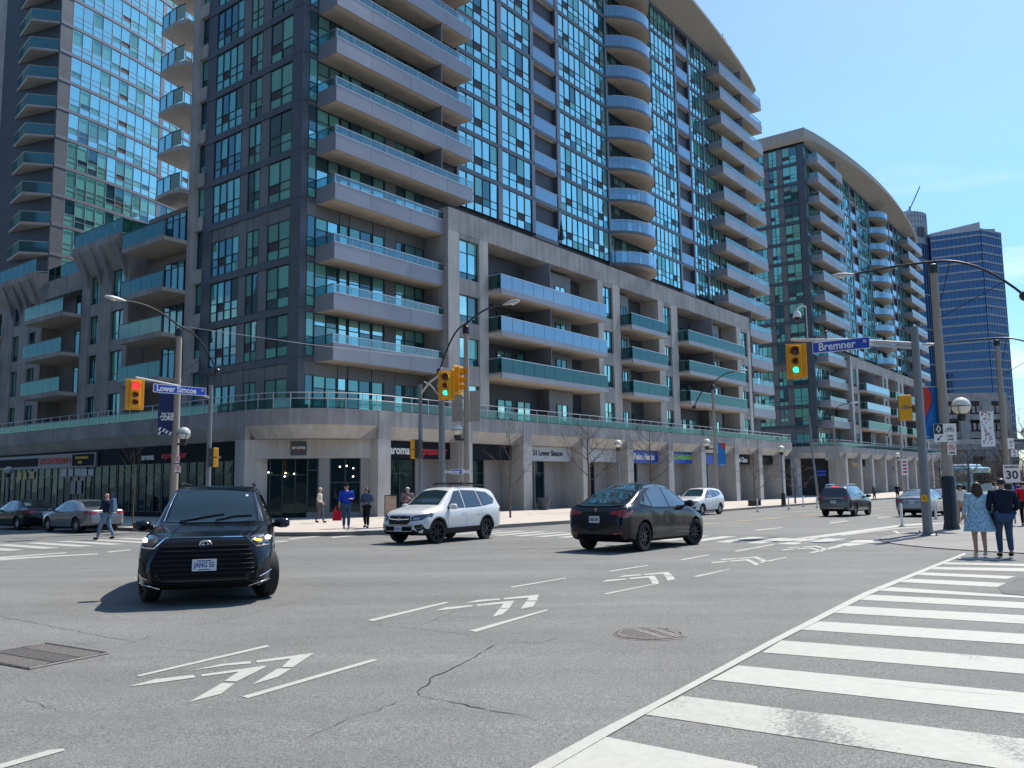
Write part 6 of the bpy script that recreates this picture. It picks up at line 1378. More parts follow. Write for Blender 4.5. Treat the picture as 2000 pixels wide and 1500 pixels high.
for x in (-.2,-1.1): MB().tube([(x,-.62,1.79),(x,0,1.80),(x,.62,1.79)],.022,6).build('roof_bar',M['clad'],B.root,smooth=True)
MB().box(-1.35,.0,-.35,-.2,1.80,1.83).build('roof_carrier',M['clad'],B.root); MB().box(-1.35,.0,.2,.35,1.80,1.83).build('roof_carrier',M['clad'],B.root)
# ---- C: black electric hatch seen from behind
SC_=dict(L=4.75,wr=.345,fa=1.45,ra=-1.44,rim='black_multi',spokes=10,tum=.48,steer=-16,
 top=[(-2.375,.70),(-2.34,.93),(-2.22,1.06),(-2.05,1.12),(-1.75,1.22),(-1.2,1.45),(-.6,1.59),(-.1,1.625),(.35,1.58),(.8,1.38),(1.25,1.10),(1.6,1.00),(2.0,.86),(2.22,.74),(2.34,.60),(2.375,.45)],
 belt=[(-2.3,1.02),(-1.2,1.03),(.3,.98),(1.2,.93),(1.9,.78),(2.3,.55)],
 bot=[(-2.375,.42),(-2.25,.30),(-1.8,.21),(1.8,.19),(2.2,.22),(2.37,.32)],
 w=[(-2.38,.70),(-2.32,.82),(-2.1,.91),(-1.44,.96),(-.4,.93),(.6,.93),(1.45,.945),(1.95,.90),(2.2,.80),(2.33,.66),(2.38,.5)])
Cc=Car(SC_,'black_hatchback','black electric hatchback seen from behind, sun glinting on its rear quarter',(3.66,24.1),(.623,.782),'c_black')
wp=[(1.02,1.04),(.75,1.22),(.42,1.42),(.0,1.51),(0,1.01)],[(-.06,1.01),(-.06,1.515),(-.5,1.50),(-.98,1.38),(-.98,1.03)],[(-1.04,1.04),(-1.04,1.355),(-1.42,1.2),(-1.55,1.10)]
for p in wp: offset_frame(Cc,p,'clad',.003,.02); Cc.both('side_window',p,'glass_c',.007)
for ax in 'LR': Cc.line('window_trim',[(1.08,1.03),(.0,.985),(-1.0,1.01),(-1.62,1.08)],ax,'rim_b',.007,.006)
Cc.decal('glass_roof_and_rear_window',[(-2.0,-.50),(-1.5,-.60),(-.6,-.62),(.4,-.60),(.4,.60),(-.6,.62),(-1.5,.60),(-2.0,.50)],'T','glass_c',.006,step=.1)
Cc.line('spoiler_lip',[(-2.12,-.72),(-2.2,-.4),(-2.22,0),(-2.2,.4),(-2.12,.72)],'T','clad',.018,.01)
Cc.sym('tail_light',[(.42,.93),(.84,1.0),(.90,.86),(.78,.80),(.66,.86),(.44,.88)],'B','tail',.008,step=.06); Cc.both('tail_light',[(-2.30,.88),(-2.02,.98),(-1.98,.94),(-2.16,.82),(-2.3,.80)],'tail',.008,step=.06)
Cc.decal('tailgate_trim',[(-.44,.90),(.44,.90),(.44,.925),(-.44,.925)],'B','clad',.006,step=.08)
Cc.line('tailgate_gap',[(-.80,.98),(-.62,.80),(-.58,.55),(.58,.55),(.62,.80),(.80,.98)],'B','seam',.006,-.002)
h_,n_=Cc.cast(0,.98,'B'); MB().box(h_.x-.02,h_.x-.012,-.055,.055,1.0,1.012).build('badge',M['chrome'],Cc.root); MB().box(h_.x-.02,h_.x-.012,-.009,.009,.93,1.0).build('badge',M['chrome'],Cc.root)
Cc.plate('B',.76,'GRJS 201',.31,.155,tc='sblack'); Cc.decal('rear_diffuser',[(-.75,.38),(.75,.38),(.70,.24),(-.70,.24)],'B','clad',.007); Cc.sym('reflector',[(.55,.42),(.78,.44),(.78,.47),(.55,.45)],'B','tail',.009,step=.06)
for x in (1.06,-.03,-1.0):
    for ax in 'LR': Cc.line('door_gap',[(x,.99),(x-.01,.7),(x-.02 if x>-.9 else x+.1,.34)],ax,'seam',.005,-.002)
for ax in 'LR': Cc.line('sill_crease',[(.95,.34),(0,.31),(-1.0,.33)],ax,'c_black',.012,-.002)
Cc.mirror(.90,1.06); Cc.root.scale=(1.03,1.03,1.12)
# ---- D: small white crossover
SD=dict(L=4.28,wr=.34,fa=1.30,ra=-1.26,rim='alloy',spokes=5,tum=.36,clad=.38,
 top=[(-2.14,.72),(-2.08,1.05),(-1.95,1.35),(-1.75,1.56),(-1.2,1.64),(-.4,1.66),(.1,1.62),(.5,1.42),(.95,1.13),(1.4,1.07),(1.8,.98),(2.0,.88),(2.1,.72),(2.14,.5)],
 belt=[(-2.1,1.12),(-1.2,1.10),(.5,1.0),(1.2,.94),(1.8,.84),(2.1,.6)],
 bot=[(-2.14,.5),(-2.0,.34),(-1.6,.26),(1.6,.24),(2.0,.27),(2.14,.38)],
 w=[(-2.14,.62),(-2.05,.78),(-1.8,.86),(-1.2,.885),(1.3,.885),(1.75,.85),(1.98,.76),(2.1,.64),(2.14,.5)])
D=Car(SD,'white_crossover','small white crossover waiting in the far lane behind the black hatchback',(11.5,52.1),(-U2.x,-U2.y),'c_white')
for p in ([(.80,1.08),(.48,1.30),(.15,1.50),(-.05,1.52),(-.05,1.06)],[(-.12,1.06),(-.12,1.53),(-.85,1.50),(-.95,1.12)],[(-1.02,1.14),(-.92,1.49),(-1.35,1.44),(-1.55,1.28)]): D.both('side_window',p,'glass_c',.007)
D.decal('windscreen',[(.92,-.62),(.95,0),(.92,.62),(.22,.52),(.2,0),(.22,-.52)],'T','glass_f',.006); D.decal('grille',[(-.38,.80),(.38,.80),(.3,.64),(-.3,.64)],'F','clad',.006,step=.08); D.line('grille_bar',[(-.35,.72),(.35,.72)],'F','chrome',.014,.01); D.sym('headlight',[(.45,.80),(.78,.88),(.80,.76),(.52,.70)],'F','hl',.008,step=.07); D.decal('lower_grille',[(-.6,.50),(.6,.50),(.55,.34),(-.55,.34)],'F','under',.007); D.sym('fog_light_housing',[(.62,.52),(.76,.54),(.72,.42),(.62,.42)],'F','clad',.008,step=.06)
for x in (.85,-.08,-1.0):
    for ax in 'LR': D.line('door_gap',[(x,1.04),(x-.01,.7),(x-.02,.42)],ax,'seam',.005,-.002)
for ax in 'LR': D.line('body_crease',[(.8,.52),(.2,.56),(-.9,.82)],ax,'c_white',.012,-.002)
D.both('tail_light',[(-1.88,.98),(-2.02,1.0),(-2.04,.84),(-1.92,.86)],'tail',.008,step=.07); D.mirror(.74,1.08,None,.9)
# ---- E: grey crossover from behind
SE=dict(SB); SE['clad']=.36; SE['rim']='alloy'; SE['spokes']=5; SE['steer']=0
E=Car(SE,'grey_crossover','dark grey crossover driving away up the street, seen from behind',(18.8,47.5),(U2.x,U2.y),'c_grey')
for p in ([(.88,1.06),(.55,1.30),(.28,1.54),(-.02,1.57),(-.02,1.04)],[(-.10,1.04),(-.10,1.58),(-.88,1.56),(-.98,1.07)],[(-1.06,1.08),(-.96,1.55),(-1.5,1.50),(-1.8,1.25)]): E.both('side_window',p,'glass_c',.007)
E.decal('rear_window',[(-.56,1.54),(.56,1.54),(.70,1.16),(-.70,1.16)],'B','glass_c',.007); E.sym('tail_light',[(.50,1.06),(.80,1.14),(.83,.98),(.66,.92)],'B','tail',.009,step=.06); E.both('tail_light',[(-2.02,1.04),(-2.18,1.06),(-2.2,.92),(-2.06,.96)],'tail',.009,step=.06); E.decal('brake_light',[(-.18,1.61),(.18,1.61),(.18,1.575),(-.18,1.575)],'B','tail_on',.02,step=.06)
E.line('tailgate_trim',[(-.55,1.0),(.55,1.0)],'B','chrome',.012,.008); E.line('bumper_trim',[(-.55,.47),(.55,.47)],'B','chrome',.016,.01); E.decal('bumper_cladding',[(-.78,.44),(.78,.44),(.68,.30),(-.68,.30)],'B','clad',.008); E.plate('B',.80,'CPSJ 418',.30,.15)
for sd_ in (1,-1): MB().tube([(.1,sd_*.56,1.70),(-.2,sd_*.57,1.76),(-1.5,sd_*.56,1.74),(-1.68,sd_*.55,1.67)],.02,6).build('roof_rail',M['chrome'],E.root,smooth=True)
E.line('tailgate_gap',[(-.74,1.0),(-.66,.60),(.66,.60),(.74,1.0)],'B','seam',.006,-.002); E.mirror(.80,1.07)
# ---- F, G, H: sedans
SF=dict(L=4.78,wr=.335,fa=1.42,ra=-1.35,rim='alloy',spokes=9,tum=.45,
 top=[(-2.39,.72),(-2.36,.95),(-2.2,1.05),(-1.85,1.09),(-1.55,1.15),(-1.1,1.34),(-.65,1.44),(-.2,1.465),(.25,1.42),(.75,1.20),(1.1,1.02),(1.6,.95),(2.05,.83),(2.28,.70),(2.37,.55),(2.39,.42)],
 belt=[(-2.3,.98),(-1.2,.97),(.3,.93),(1.1,.88),(1.9,.76),(2.3,.55)],
 bot=[(-2.39,.44),(-2.25,.30),(-1.7,.20),(1.7,.18),(2.2,.20),(2.38,.3)],
 w=[(-2.39,.66),(-2.3,.80),(-2.05,.88),(-1.3,.915),(1.4,.915),(1.9,.87),(2.18,.78),(2.32,.64),(2.39,.5)])
def sedan(name,label,pos,head,paint,plate_):
    c=Car(SF,name,label,pos,head,paint)
    for p in ([(.92,.97),(.6,1.15),(.25,1.34),(-.05,1.37),(-.05,.95)],[(-.12,.95),(-.12,1.375),(-.6,1.36),(-.95,1.25),(-1.0,.98)],[(-1.06,.99),(-1.0,1.22),(-1.3,1.08),(-1.32,1.02)]): offset_frame(c,p,'chrome',.003,.014); c.both('side_window',p,'glass_c',.007)
    c.decal('windscreen',[(1.05,-.62),(1.08,0),(1.05,.62),(.38,.50),(.34,0),(.38,-.50)],'T','glass_f',.006); c.decal('rear_window',[(-1.62,-.60),(-1.66,0),(-1.62,.60),(-.92,.48),(-.88,0),(-.92,-.48)],'T','glass_c',.006)
    c.sym('tail_light',[(.42,.92),(.82,.96),(.84,.80),(.5,.80)],'B','tail',.008,step=.07); c.both('tail_light',[(-2.05,.93),(-2.30,.92),(-2.30,.80),(-2.15,.80)],'tail',.008,step=.07)
    c.line('boot_trim',[(-.42,.86),(.42,.86)],'B','chrome',.012,.008); c.line('boot_gap',[(-.62,1.0),(-.55,.68),(.55,.68),(.62,1.0)],'B','seam',.005,-.002); c.plate('B',.76,plate_,.30,.15)
    c.decal('diffuser',[(-.7,.36),(.7,.36),(.65,.24),(-.65,.24)],'B','clad',.007)
    for x in (.95,-.08,-1.0):
        for ax in 'LR': c.line('door_gap',[(x,.93),(x-.01,.7),(x-.02,.30)],ax,'seam',.005,-.002)
    for x in (.08,-.85): c.both('door_handle',[(x,.84),(x,.87),(x-.16,.875),(x-.16,.845)],paint,.022,step=.06)
    for ax in 'LR': c.line('body_crease',[(1.6,.72),(.3,.76),(-1.9,.86)],ax,paint,.010,-.002)
    c.mirror(.82,.98,None,.9); return c
sedan('silver_sedan','silver grey sedan standing in the right lane beyond the steel mast, seen from behind',(22.25,45.75),(U2.x,U2.y),'c_silver','BZKW 903')
W=G(150,1041); gc=(W.x+1.35*V2.x+.80*U2.x,W.y+1.35*V2.y+.80*U2.y)
sedan('silver_sedan','grey sedan parked in the shade in front of the left shops',gc,(V2.x,V2.y),'c_silver','CBTR 672')
gc2=(gc[0]+6.3*V2.x+.1,gc[1]+6.3*V2.y); sedan('black_sedan','black sedan cut off by the left picture edge, only its tail in view',gc2,(V2.x,V2.y),'c_black','ATPV 228')
sedan('dark_sedan','dark sedan half hidden beyond the black-based street light',(26.4,51.8),(U2.x,U2.y),'c_black','CMLB 155')
# ---- pale blue coach
def bus():
    q=ST(58,-25.6); r=empty('coach',tuple(q),BROT,'pale blue coach far up the street behind the steel mast','bus')
    mb=MB(); mb.hexa([(-5.5,-1.25,.35),(5.5,-1.25,.35),(5.5,1.25,.35),(-5.5,1.25,.35),(-5.3,-1.15,3.3),(5.3,-1.15,3.3),(5.3,1.15,3.3),(-5.3,1.15,3.3)]); mb.build('body',M['c_teal'],r,bevel=.12)
    MB().box(-5.56,-5.42,-1.0,1.0,1.95,2.95).build('rear_window',M['glass_c'],r)
    for sd_ in (-1,1):
        for k in range(7): 
            y=sd_*1.22; MB().box(-4.9+k*1.42,-3.6+k*1.42,min(y,y+sd_*.03),max(y,y+sd_*.03),1.75,2.75).build('side_window',M['glass_c'],r)
    MB().box(-5.0,2,-.9,.9,3.3,3.55).build('roof_unit',M['c_white'],r,bevel=.1); MB().box(-5.6,-5.5,-1.0,1.0,.5,1.1).build('bumper',M['clad'],r); MB().box(-5.58,-5.5,-.6,.3,1.2,1.6).build('engine_grille',M['clad'],r); MB().box(-5.6,-5.5,.75,1.0,1.2,1.6).build('tail_light',M['tail'],r); MB().box(-5.6,-5.5,-1.0,-.75,1.2,1.6).build('tail_light',M['tail'],r)
    for x in (-3.2,3.4):
        for sd_ in (-1,1): MB().lathe([(.48,-.14),(.5,0),(.48,.14)],20).build('wheel',M['tyre'],r,loc=(x,sd_*1.12,.5),rot=(R(90),0,0))
bus()
# ================================================================ people
def cloth(name,col,noise=.15,scale=12,col2=None): return mat(name,col,.85,0,.2,noise=noise,nscale=scale,col2=col2,bump=.3,bscale=40)
M['skin']=mat('skin',(.50,.30,.22),.55,noise=.08,nscale=9); M['skin2']=mat('skin_tan',(.40,.23,.16),.55,noise=.08,nscale=9)
M['jean']=cloth('denim_blue',(.045,.085,.16)); M['jean_l']=cloth('denim_pale',(.12,.19,.30)); M['navy']=cloth('navy_cloth',(.012,.017,.04)); M['blackc']=cloth('black_cloth',(.012,.012,.014)); M['blue']=cloth('royal_blue_cloth',(.012,.05,.42)); M['cream']=cloth('cream_knit',(.58,.53,.42)); M['greyc']=cloth('grey_cloth',(.10,.10,.10)); M['redc']=cloth('red_cloth',(.55,.01,.03)); M['plaid']=cloth('plaid_shirt',(.28,.20,.20),.8,30,(.05,.04,.06)); M['steelb']=cloth('slate_blue_cloth',(.06,.10,.17)); M['floral']=cloth('pale_blue_floral',(.38,.56,.66),.5,26,(.12,.26,.42)); M['whitec']=cloth('white_cloth',(.7,.7,.68)); M['hair_b']=mat('brown_hair',(.055,.028,.014),.6,noise=.5,nscale=30,stretch=(6,6,.6)); M['hair_d']=mat('dark_hair',(.012,.010,.009),.5,noise=.3,nscale=30); M['hair_w']=mat('white_hair',(.6,.6,.58),.7,noise=.2,nscale=30); M['eye']=mat('eye_dark',(.02,.015,.012),.3); M['lip']=mat('lip',(.32,.11,.10),.5)
def skin_mesh(name,nodes,edges,mt,parent,levels=1,root=0):
    me=bpy.data.meshes.new(name); bm=bmesh.new(); ly=bm.verts.layers.skin.verify(); vs_=[]
    for i,(p,r) in enumerate(nodes):
        v=bm.verts.new(p); v[ly].radius=(r,r) if not hasattr(r,'__len__') else r; v[ly].use_root=(i==root); vs_.append(v)
    for a,b in edges: bm.edges.new((vs_[a],vs_[b]))
    bm.to_mesh(me); bm.free(); o=bpy.data.objects.new('tmp',me); TMP.collection.objects.link(o); md=o.modifiers.new('s','SKIN'); md.use_smooth_shade=True
    sb=o.modifiers.new('u','SUBSURF'); sb.levels=levels; sb.render_levels=levels
    m2=evaluated(o); bpy.data.objects.remove(o); m2.materials.clear(); m2.polygons.foreach_set('use_smooth',[True]*len(m2.polygons))
    return link(name,m2,mt,parent)
def person(label,pos,rz,H,top,legs,stride=.0,arms=None,skin='skin',hair='hair_d',long_hair=False,cap=None,fat=1.0,dress=False,female=False,shoes='blackc',sleeve=1.0,long_coat=False,group=None,bald=False,jacket2=None):
    """faces local -y. arms: ((elbowL),(wristL),(elbowR),(wristR)) as fractions of H, x to the figure's left = +x"""
    r=empty('person',pos,rz,label,'person',group); h=H
    sw=(.105 if female else .122)*h; hw=.055*h
    def P(x,y,z): return (x*h,y*h,z*h)
    if arms is None: arms=((.145,.01,.62),(.15,-.03,.485),(-.145,.01,.62),(-.15,-.03,.485))
    lf,rf=-stride,stride    # y of feet: left forward, right back
    hipL,hipR=P(.05,0,.51),P(-.05,0,.51)
    def leg(sx,yf):
        back=yf>0.02
        kz=.285; ky=yf*.45-(.03 if abs(yf)>.02 else .012); az=.05+(.025 if back else 0); return (P(sx*.052,ky,kz),P(sx*.048,yf,az),P(sx*.055,yf-.085,.022+(.0 if not back else .0)))
    kL,aL,tL=leg(1,lf); kR,aR,tR=leg(-1,rf)
    eL,wL,eR,wR=[P(*a) for a in arms]
    sL,sR=(sw,.0,.805*h),(-sw,.0,.805*h)
    def hand_dir(e,w_): d=(Vector(w_)-Vector(e)).normalized(); return d
    hL=tuple(Vector(wL)+hand_dir(eL,wL)*.045*h); hR=tuple(Vector(wR)+hand_dir(eR,wR)*.045*h)
    N=[(P(0,0,.53),(.075*h*fat,.058*h*fat)),(P(0,0,.62),(.068*h*fat,.055*h*fat)),(P(0,.0,.73),(.085*h*fat,.06*h*fat)),(P(0,.005,.80),(.07*h,.05*h)),(P(0,.0,.845),(.031*h,.031*h)),(P(0,-.005,.885),(.036*h,.040*h)),(P(0,-.01,.925),(.043*h,.050*h)),(P(0,-.005,.965),(.036*h,.042*h)),
       (hipL,.052*h*fat),(kL,.036*h),(aL,.023*h),(tL,.02*h),(hipR,.052*h*fat),(kR,.036*h),(aR,.023*h),(tR,.02*h),
       (sL,.034*h),(eL,.025*h),(wL,.017*h),(hL,.019*h),(sR,.034*h),(eR,.025*h),(wR,.017*h),(hR,.019*h)]
    E=[(0,1),(1,2),(2,3),(3,4),(4,5),(5,6),(6,7),(0,8),(8,9),(9,10),(10,11),(0,12),(12,13),(13,14),(14,15),(3,16),(16,17),(17,18),(18,19),(3,20),(20,21),(21,22),(22,23)]
    body=skin_mesh('body',N,E,M[skin],r)
    # fingers and thumb on each hand
    for sd_,e,w_,hd in ((1,eL,wL,hL),(-1,eR,wR,hR)):
        d=hand_dir(e,w_); side=Vector((0,-1,0)); side=(side-d*side.dot(d)).normalized(); nn=d.cross(side)
        for k,l in enumerate((.036,.041,.038,.030)):
            o_=Vector(hd)+side*(.016-.0105*k)*h; MB().tube([o_-d*.01*h,o_+d*l*.55*h,o_+d*l*h*.95-nn*sd_*.008*h],[.0052*h,.0048*h,.0036*h],6).build('finger',M[skin],body,smooth=True)
        o_=Vector(w_)+side*.014*h+d*.015*h; MB().tube([o_,o_+side*.014*h+d*.015*h,o_+side*.018*h+d*.036*h],[.0065*h,.006*h,.0042*h],6).build('thumb',M[skin],body,smooth=True)
    # face
    fz=.925*h; fy=-.058*h
    MB().tube([(0,fy+.004*h,fz+.012*h),(0,fy-.011*h,fz-.006*h),(0,fy+.002*h,fz-.01*h)],[.004*h,.0075*h,.005*h],6).build('nose',M[skin],body,smooth=True)
    for sx in (-1,1):
        MB().sphere((sx*.017*h,fy+.007*h,fz+.01*h),.0055*h,8,6).build('eye',M['eye'],body); MB().sphere((sx*.047*h,.0,fz),.012*h,8,6,1.4).build('ear',M[skin],body,smooth=True); MB().tube([(sx*.010*h,fy+.006*h,fz+.022*h),(sx*.026*h,fy+.010*h,fz+.021*h)],.0025*h,4).build('eyebrow',M[hair if not bald else 'hair_d'],body)
    MB().tube([(-.013*h,fy+.006*h,fz-.027*h),(0,fy+.001*h,fz-.028*h),(.013*h,fy+.006*h,fz-.027*h)],.0035*h,5).build('mouth',M['lip'],body)
    # hair
    if not bald:
        mb=MB(); n=18
        for j in range(9):
            ph=math.pi*j/12
            for k in range(n):
                a=2*math.pi*k/n; rr=math.sin(ph); x=math.cos(a)*rr*.052*h; y=math.sin(a)*rr*.060*h+.004*h; z=.935*h+math.cos(ph)*.054*h
                if y<-.03*h and j>4: z=max(z,.957*h); y=max(y,-.05*h)
                mb.v.append((x,y,z))
        for j in range(8):
            for k in range(n):
                if j>=5 and math.sin(2*math.pi*(k+.5)/n)<-.35: continue
                a=j*n+k; b=j*n+(k+1)%n; mb.f.append((a,a+n,b+n,b))
        mb.build('hair',M[hair],r,smooth=True)
        if long_hair:
            rd=random.Random(5)
            mb=MB()
            for k in range(46):
                a=R(rd.uniform(5,175)); x0=math.cos(a)*.048*h; y0=math.sin(a)*.055*h; e=rd.uniform(-.018,.018)*h; L_=rd.uniform(.10,.17)*h
                mb.tube([(x0*.7,y0*.8,.955*h),(x0,y0,.92*h),(x0*1.12+e*.4,y0*1.08+.008*h,.87*h),(x0*1.15+e,y0+.018*h,.92*h-L_)],[.012*h,.014*h,.012*h,.004*h],5)
            mb.build('long_hair',M[hair],r,smooth=True,kind='stuff')
    if cap:
        MB().lathe([(.052*h,-.005*h),(.055*h,.018*h),(.045*h,.045*h),(.02*h,.06*h),(.001,.062*h)],16,(0,.0,.945*h)).build('cap',M[cap],r,smooth=True); MB().hexa([(-.035*h,-.045*h,.945*h),(.035*h,-.045*h,.945*h),(.025*h,-.105*h,.938*h),(-.025*h,-.105*h,.938*h),(-.035*h,-.045*h,.952*h),(.035*h,-.045*h,.952*h),(.025*h,-.105*h,.943*h),(-.025*h,-.105*h,.943*h)][::1]).build('cap_brim',M[cap],r)
    # clothes
    g=1.14
    hem=.49 if not long_coat else .455
    T=[(P(0,0,hem),(.088*h*fat,.068*h*fat)),(P(0,0,.60),(.082*h*fat,.066*h*fat)),(P(0,0,.72),(.098*h*fat,.071*h*fat)),(P(0,.004,.80),(.082*h*(.5+fat*.5),.060*h*(.5+fat*.5))),(P(0,.002,.842),(.042*h,.040*h)),
       ((sw*1.0,0,.805*h),.044*h*(.6+fat*.4)),(eL,.034*h*(.7+fat*.3)),(tuple(Vector(eL).lerp(Vector(wL),.9*sleeve)),.027*h),((-sw*1.0,0,.805*h),.044*h*(.6+fat*.4)),(eR,.034*h*(.7+fat*.3)),(tuple(Vector(eR).lerp(Vector(wR),.9*sleeve)),.027*h)]
    skin_mesh('dress_top' if dress else 'jacket',T,[(0,1),(1,2),(2,3),(3,4),(3,5),(5,6),(6,7),(3,8),(8,9),(9,10)],M[top],r,2,0)
    if dress:
        mb=MB(); n=28; prof=[(.62,.082,.068),(.56,.098,.082),(.48,.118,.098),(.40,.130,.108),(.335,.138,.118)]
        for (z,rx,ry) in prof:
            for k in range(n):
                a=2*math.pi*k/n; q=1+.05*math.sin(7*a)*(.62-z)/.28; mb.v.append((rx*fat*q*h*math.cos(a),ry*fat*q*h*math.sin(a),z*h))
        for j in range(len(prof)-1):
            for k in range(n): a=j*n+k; b=j*n+(k+1)%n; mb.f.append((a,a+n,b+n,b))
        mb.build('skirt',M[top],r,smooth=True)
    else:
        Q=[(P(0,0,.535),(.082*h*fat,.064*h*fat)),(hipL,.060*h*fat),(tuple(Vector(hipL).lerp(Vector(kL),.5)),.052*h),(kL,.043*h),(tuple(Vector(kL).lerp(Vector(aL),.5)),.038*h),(aL,.031*h),(hipR,.060*h*fat),(tuple(Vector(hipR).lerp(Vector(kR),.5)),.052*h),(kR,.043*h),(tuple(Vector(kR).lerp(Vector(aR),.5)),.038*h),(aR,.031*h)]
        skin_mesh('trousers',Q,[(0,1),(1,2),(2,3),(3,4),(4,5),(0,6),(6,7),(7,8),(8,9),(9,10)],M[legs],r,2,0)
    for a_,t_ in ((aL,tL),(aR,tR)):
        a_,t_=Vector(a_),Vector(t_); heel=a_+(a_-t_).normalized()*.02*h; heel.z=max(.022*h,a_.z-.035*h)
        skin_mesh('shoe',[(tuple(heel),.026*h),(tuple((a_+t_)/2+Vector((0,0,-.012*h))),.027*h),(tuple(t_+Vector((0,-.008*h,.0))),.022*h)],[(0,1),(1,2)],M[shoes],r,1,1)
    return r
def bag(name,label,pos,rz,sz,mt,strap=None,cat='bag',par=None):
    o=empty(name,pos,rz,label,cat); x,y,z=sz; MB().hexa([(-x/2,-y/2,0),(x/2,-y/2,0),(x/2,y/2,0),(-x/2,y/2,0),(-x*.4,-y*.25,z),(x*.4,-y*.25,z),(x*.4,y*.25,z),(-x*.4,y*.25,z)]).build('bag_body',M[mt],o,bevel=.02)
    MB().tube(strap or [(-x*.25,0,z),(-x*.2,0,z*1.4),(x*.2,0,z*1.4),(x*.25,0,z)],.012,5).build('strap',M[mt],o); return o
away=facing(0,1)
p=G(1917,1088,.0); person('woman in a pale blue floral dress with long brown hair',(p.x,p.y,p.z+.01),R(180)-R(14),1.72,'floral','skin2',.03,((.15,.0,.64),(.19,-.02,.52),(-.15,.0,.64),(-.17,-.05,.52)),'skin','hair_b',True,fat=1.42,dress=True,female=True,shoes='whitec',sleeve=.85)
bag('shoulder_bag','black shoulder bag hanging at the side of the woman in the floral dress',(p.x+.29,p.y-.03,p.z+.72),R(-14),(.34,.13,.34),'blackc',[(-.1,0,.34),(-.2,-.06,.58),(-.22,-.03,.73),(-.12,.05,.66),(.1,0,.34)])
p=G(1966,1089,.0); person('man in a dark navy jacket and jeans with short dark hair, walking away',(p.x,p.y,p.z+.01),R(180)-R(14),1.80,'navy','jean',.05,((.17,.01,.63),(.13,-.11,.56),(-.17,.01,.63),(-.13,-.11,.56)),'skin','hair_d',fat=1.36,long_coat=True)
p=PT(1997,950,33); person('person in a red shirt and dark trousers at the right picture edge',(p.x,33,gz(0,33)+.02),R(150),1.74,'redc','blackc',.04)
p=G(206,1054); rr=person('bald man with a backpack striding left over the far crossing',(p.x,p.y,p.z+.01),R(-95)+math.pi*0,1.76,'navy','jean_l',.15,((.14,-.02,.64),(.07,-.13,.66),(-.15,.06,.65),(-.14,.0,.53)),'skin','hair_d',fat=1.18,bald=True,shoes='blackc')
bag('backpack','slate blue backpack on the back of the striding bald man',(p.x+.24,p.y+.0,p.z+1.02),R(85),(.32,.2,.5),'steelb')
p=G(624,1021,.15); person('person in a cream sweater and pale cap walking right past the coffee shop',(p.x,p.y,p.z),R(90),1.74,'cream','greyc',.10,((.12,.03,.64),(.06,-.08,.56),(-.12,.03,.64),(-.07,-.08,.57)),'skin','hair_d',cap='cream',fat=1.08)
p=G(676,1032,.15); person('man in a royal blue jersey, black cap and jeans holding a red bag',(p.x,p.y,p.z),R(25),1.86,'blue','jean',.02,((.15,-.02,.65),(.06,-.14,.66),(-.15,.01,.64),(-.16,-.02,.52)),'skin','hair_d',cap='blackc',fat=1.28,sleeve=.5,shoes='whitec')
bag('shopping_bag','bright red carrier bag hanging from the hand of the man in the blue jersey',(p.x-.36,p.y-.12,p.z+.33),R(20),(.38,.16,.42),'redc')
p=G(716,1031,.15); person('woman in a slate blue jacket and black trousers beside the man in the jersey',(p.x,p.y,p.z),R(-15),1.70,'steelb','blackc',.03,((.16,.02,.66),(.05,-.10,.62),(-.16,.02,.66),(-.05,-.12,.60)),'skin2','hair_d',True,fat=1.12,female=True)
p=PT(796,1000,35.5); person('white-haired person in a plaid shirt behind the white crossover',(p.x,35.5,gz(0,35.5)+.15),R(10),1.70,'plaid','jean',.02,((.14,-.02,.65),(.04,-.12,.72),(-.14,.0,.65),(-.05,-.12,.66)),'skin','hair_w',fat=1.15)
p=PT(1878,1000,36); person('person with bare legs half behind the nearest street light',(p.x,36,gz(0,36)+.03),R(170),1.66,'whitec','skin2',.08,None,'skin2','hair_d')
for i,(x,Y,t_,l_,lab) in enumerate(((1752,92,'blackc','navy','small distant figure in black by the second block columns'),(1706,94,'greyc','blackc','small distant figure in grey on a mobility seat by the second block'),(1944,58,'whitec','jean','distant figure in white behind the couple'),(1988,60,'blue','blackc','distant figure in blue at the right picture edge'))):
    p=PT(x,950,Y); person(lab,(p.x,Y,gz(0,Y)+.1),R(40*i),1.72,t_,l_,.05)
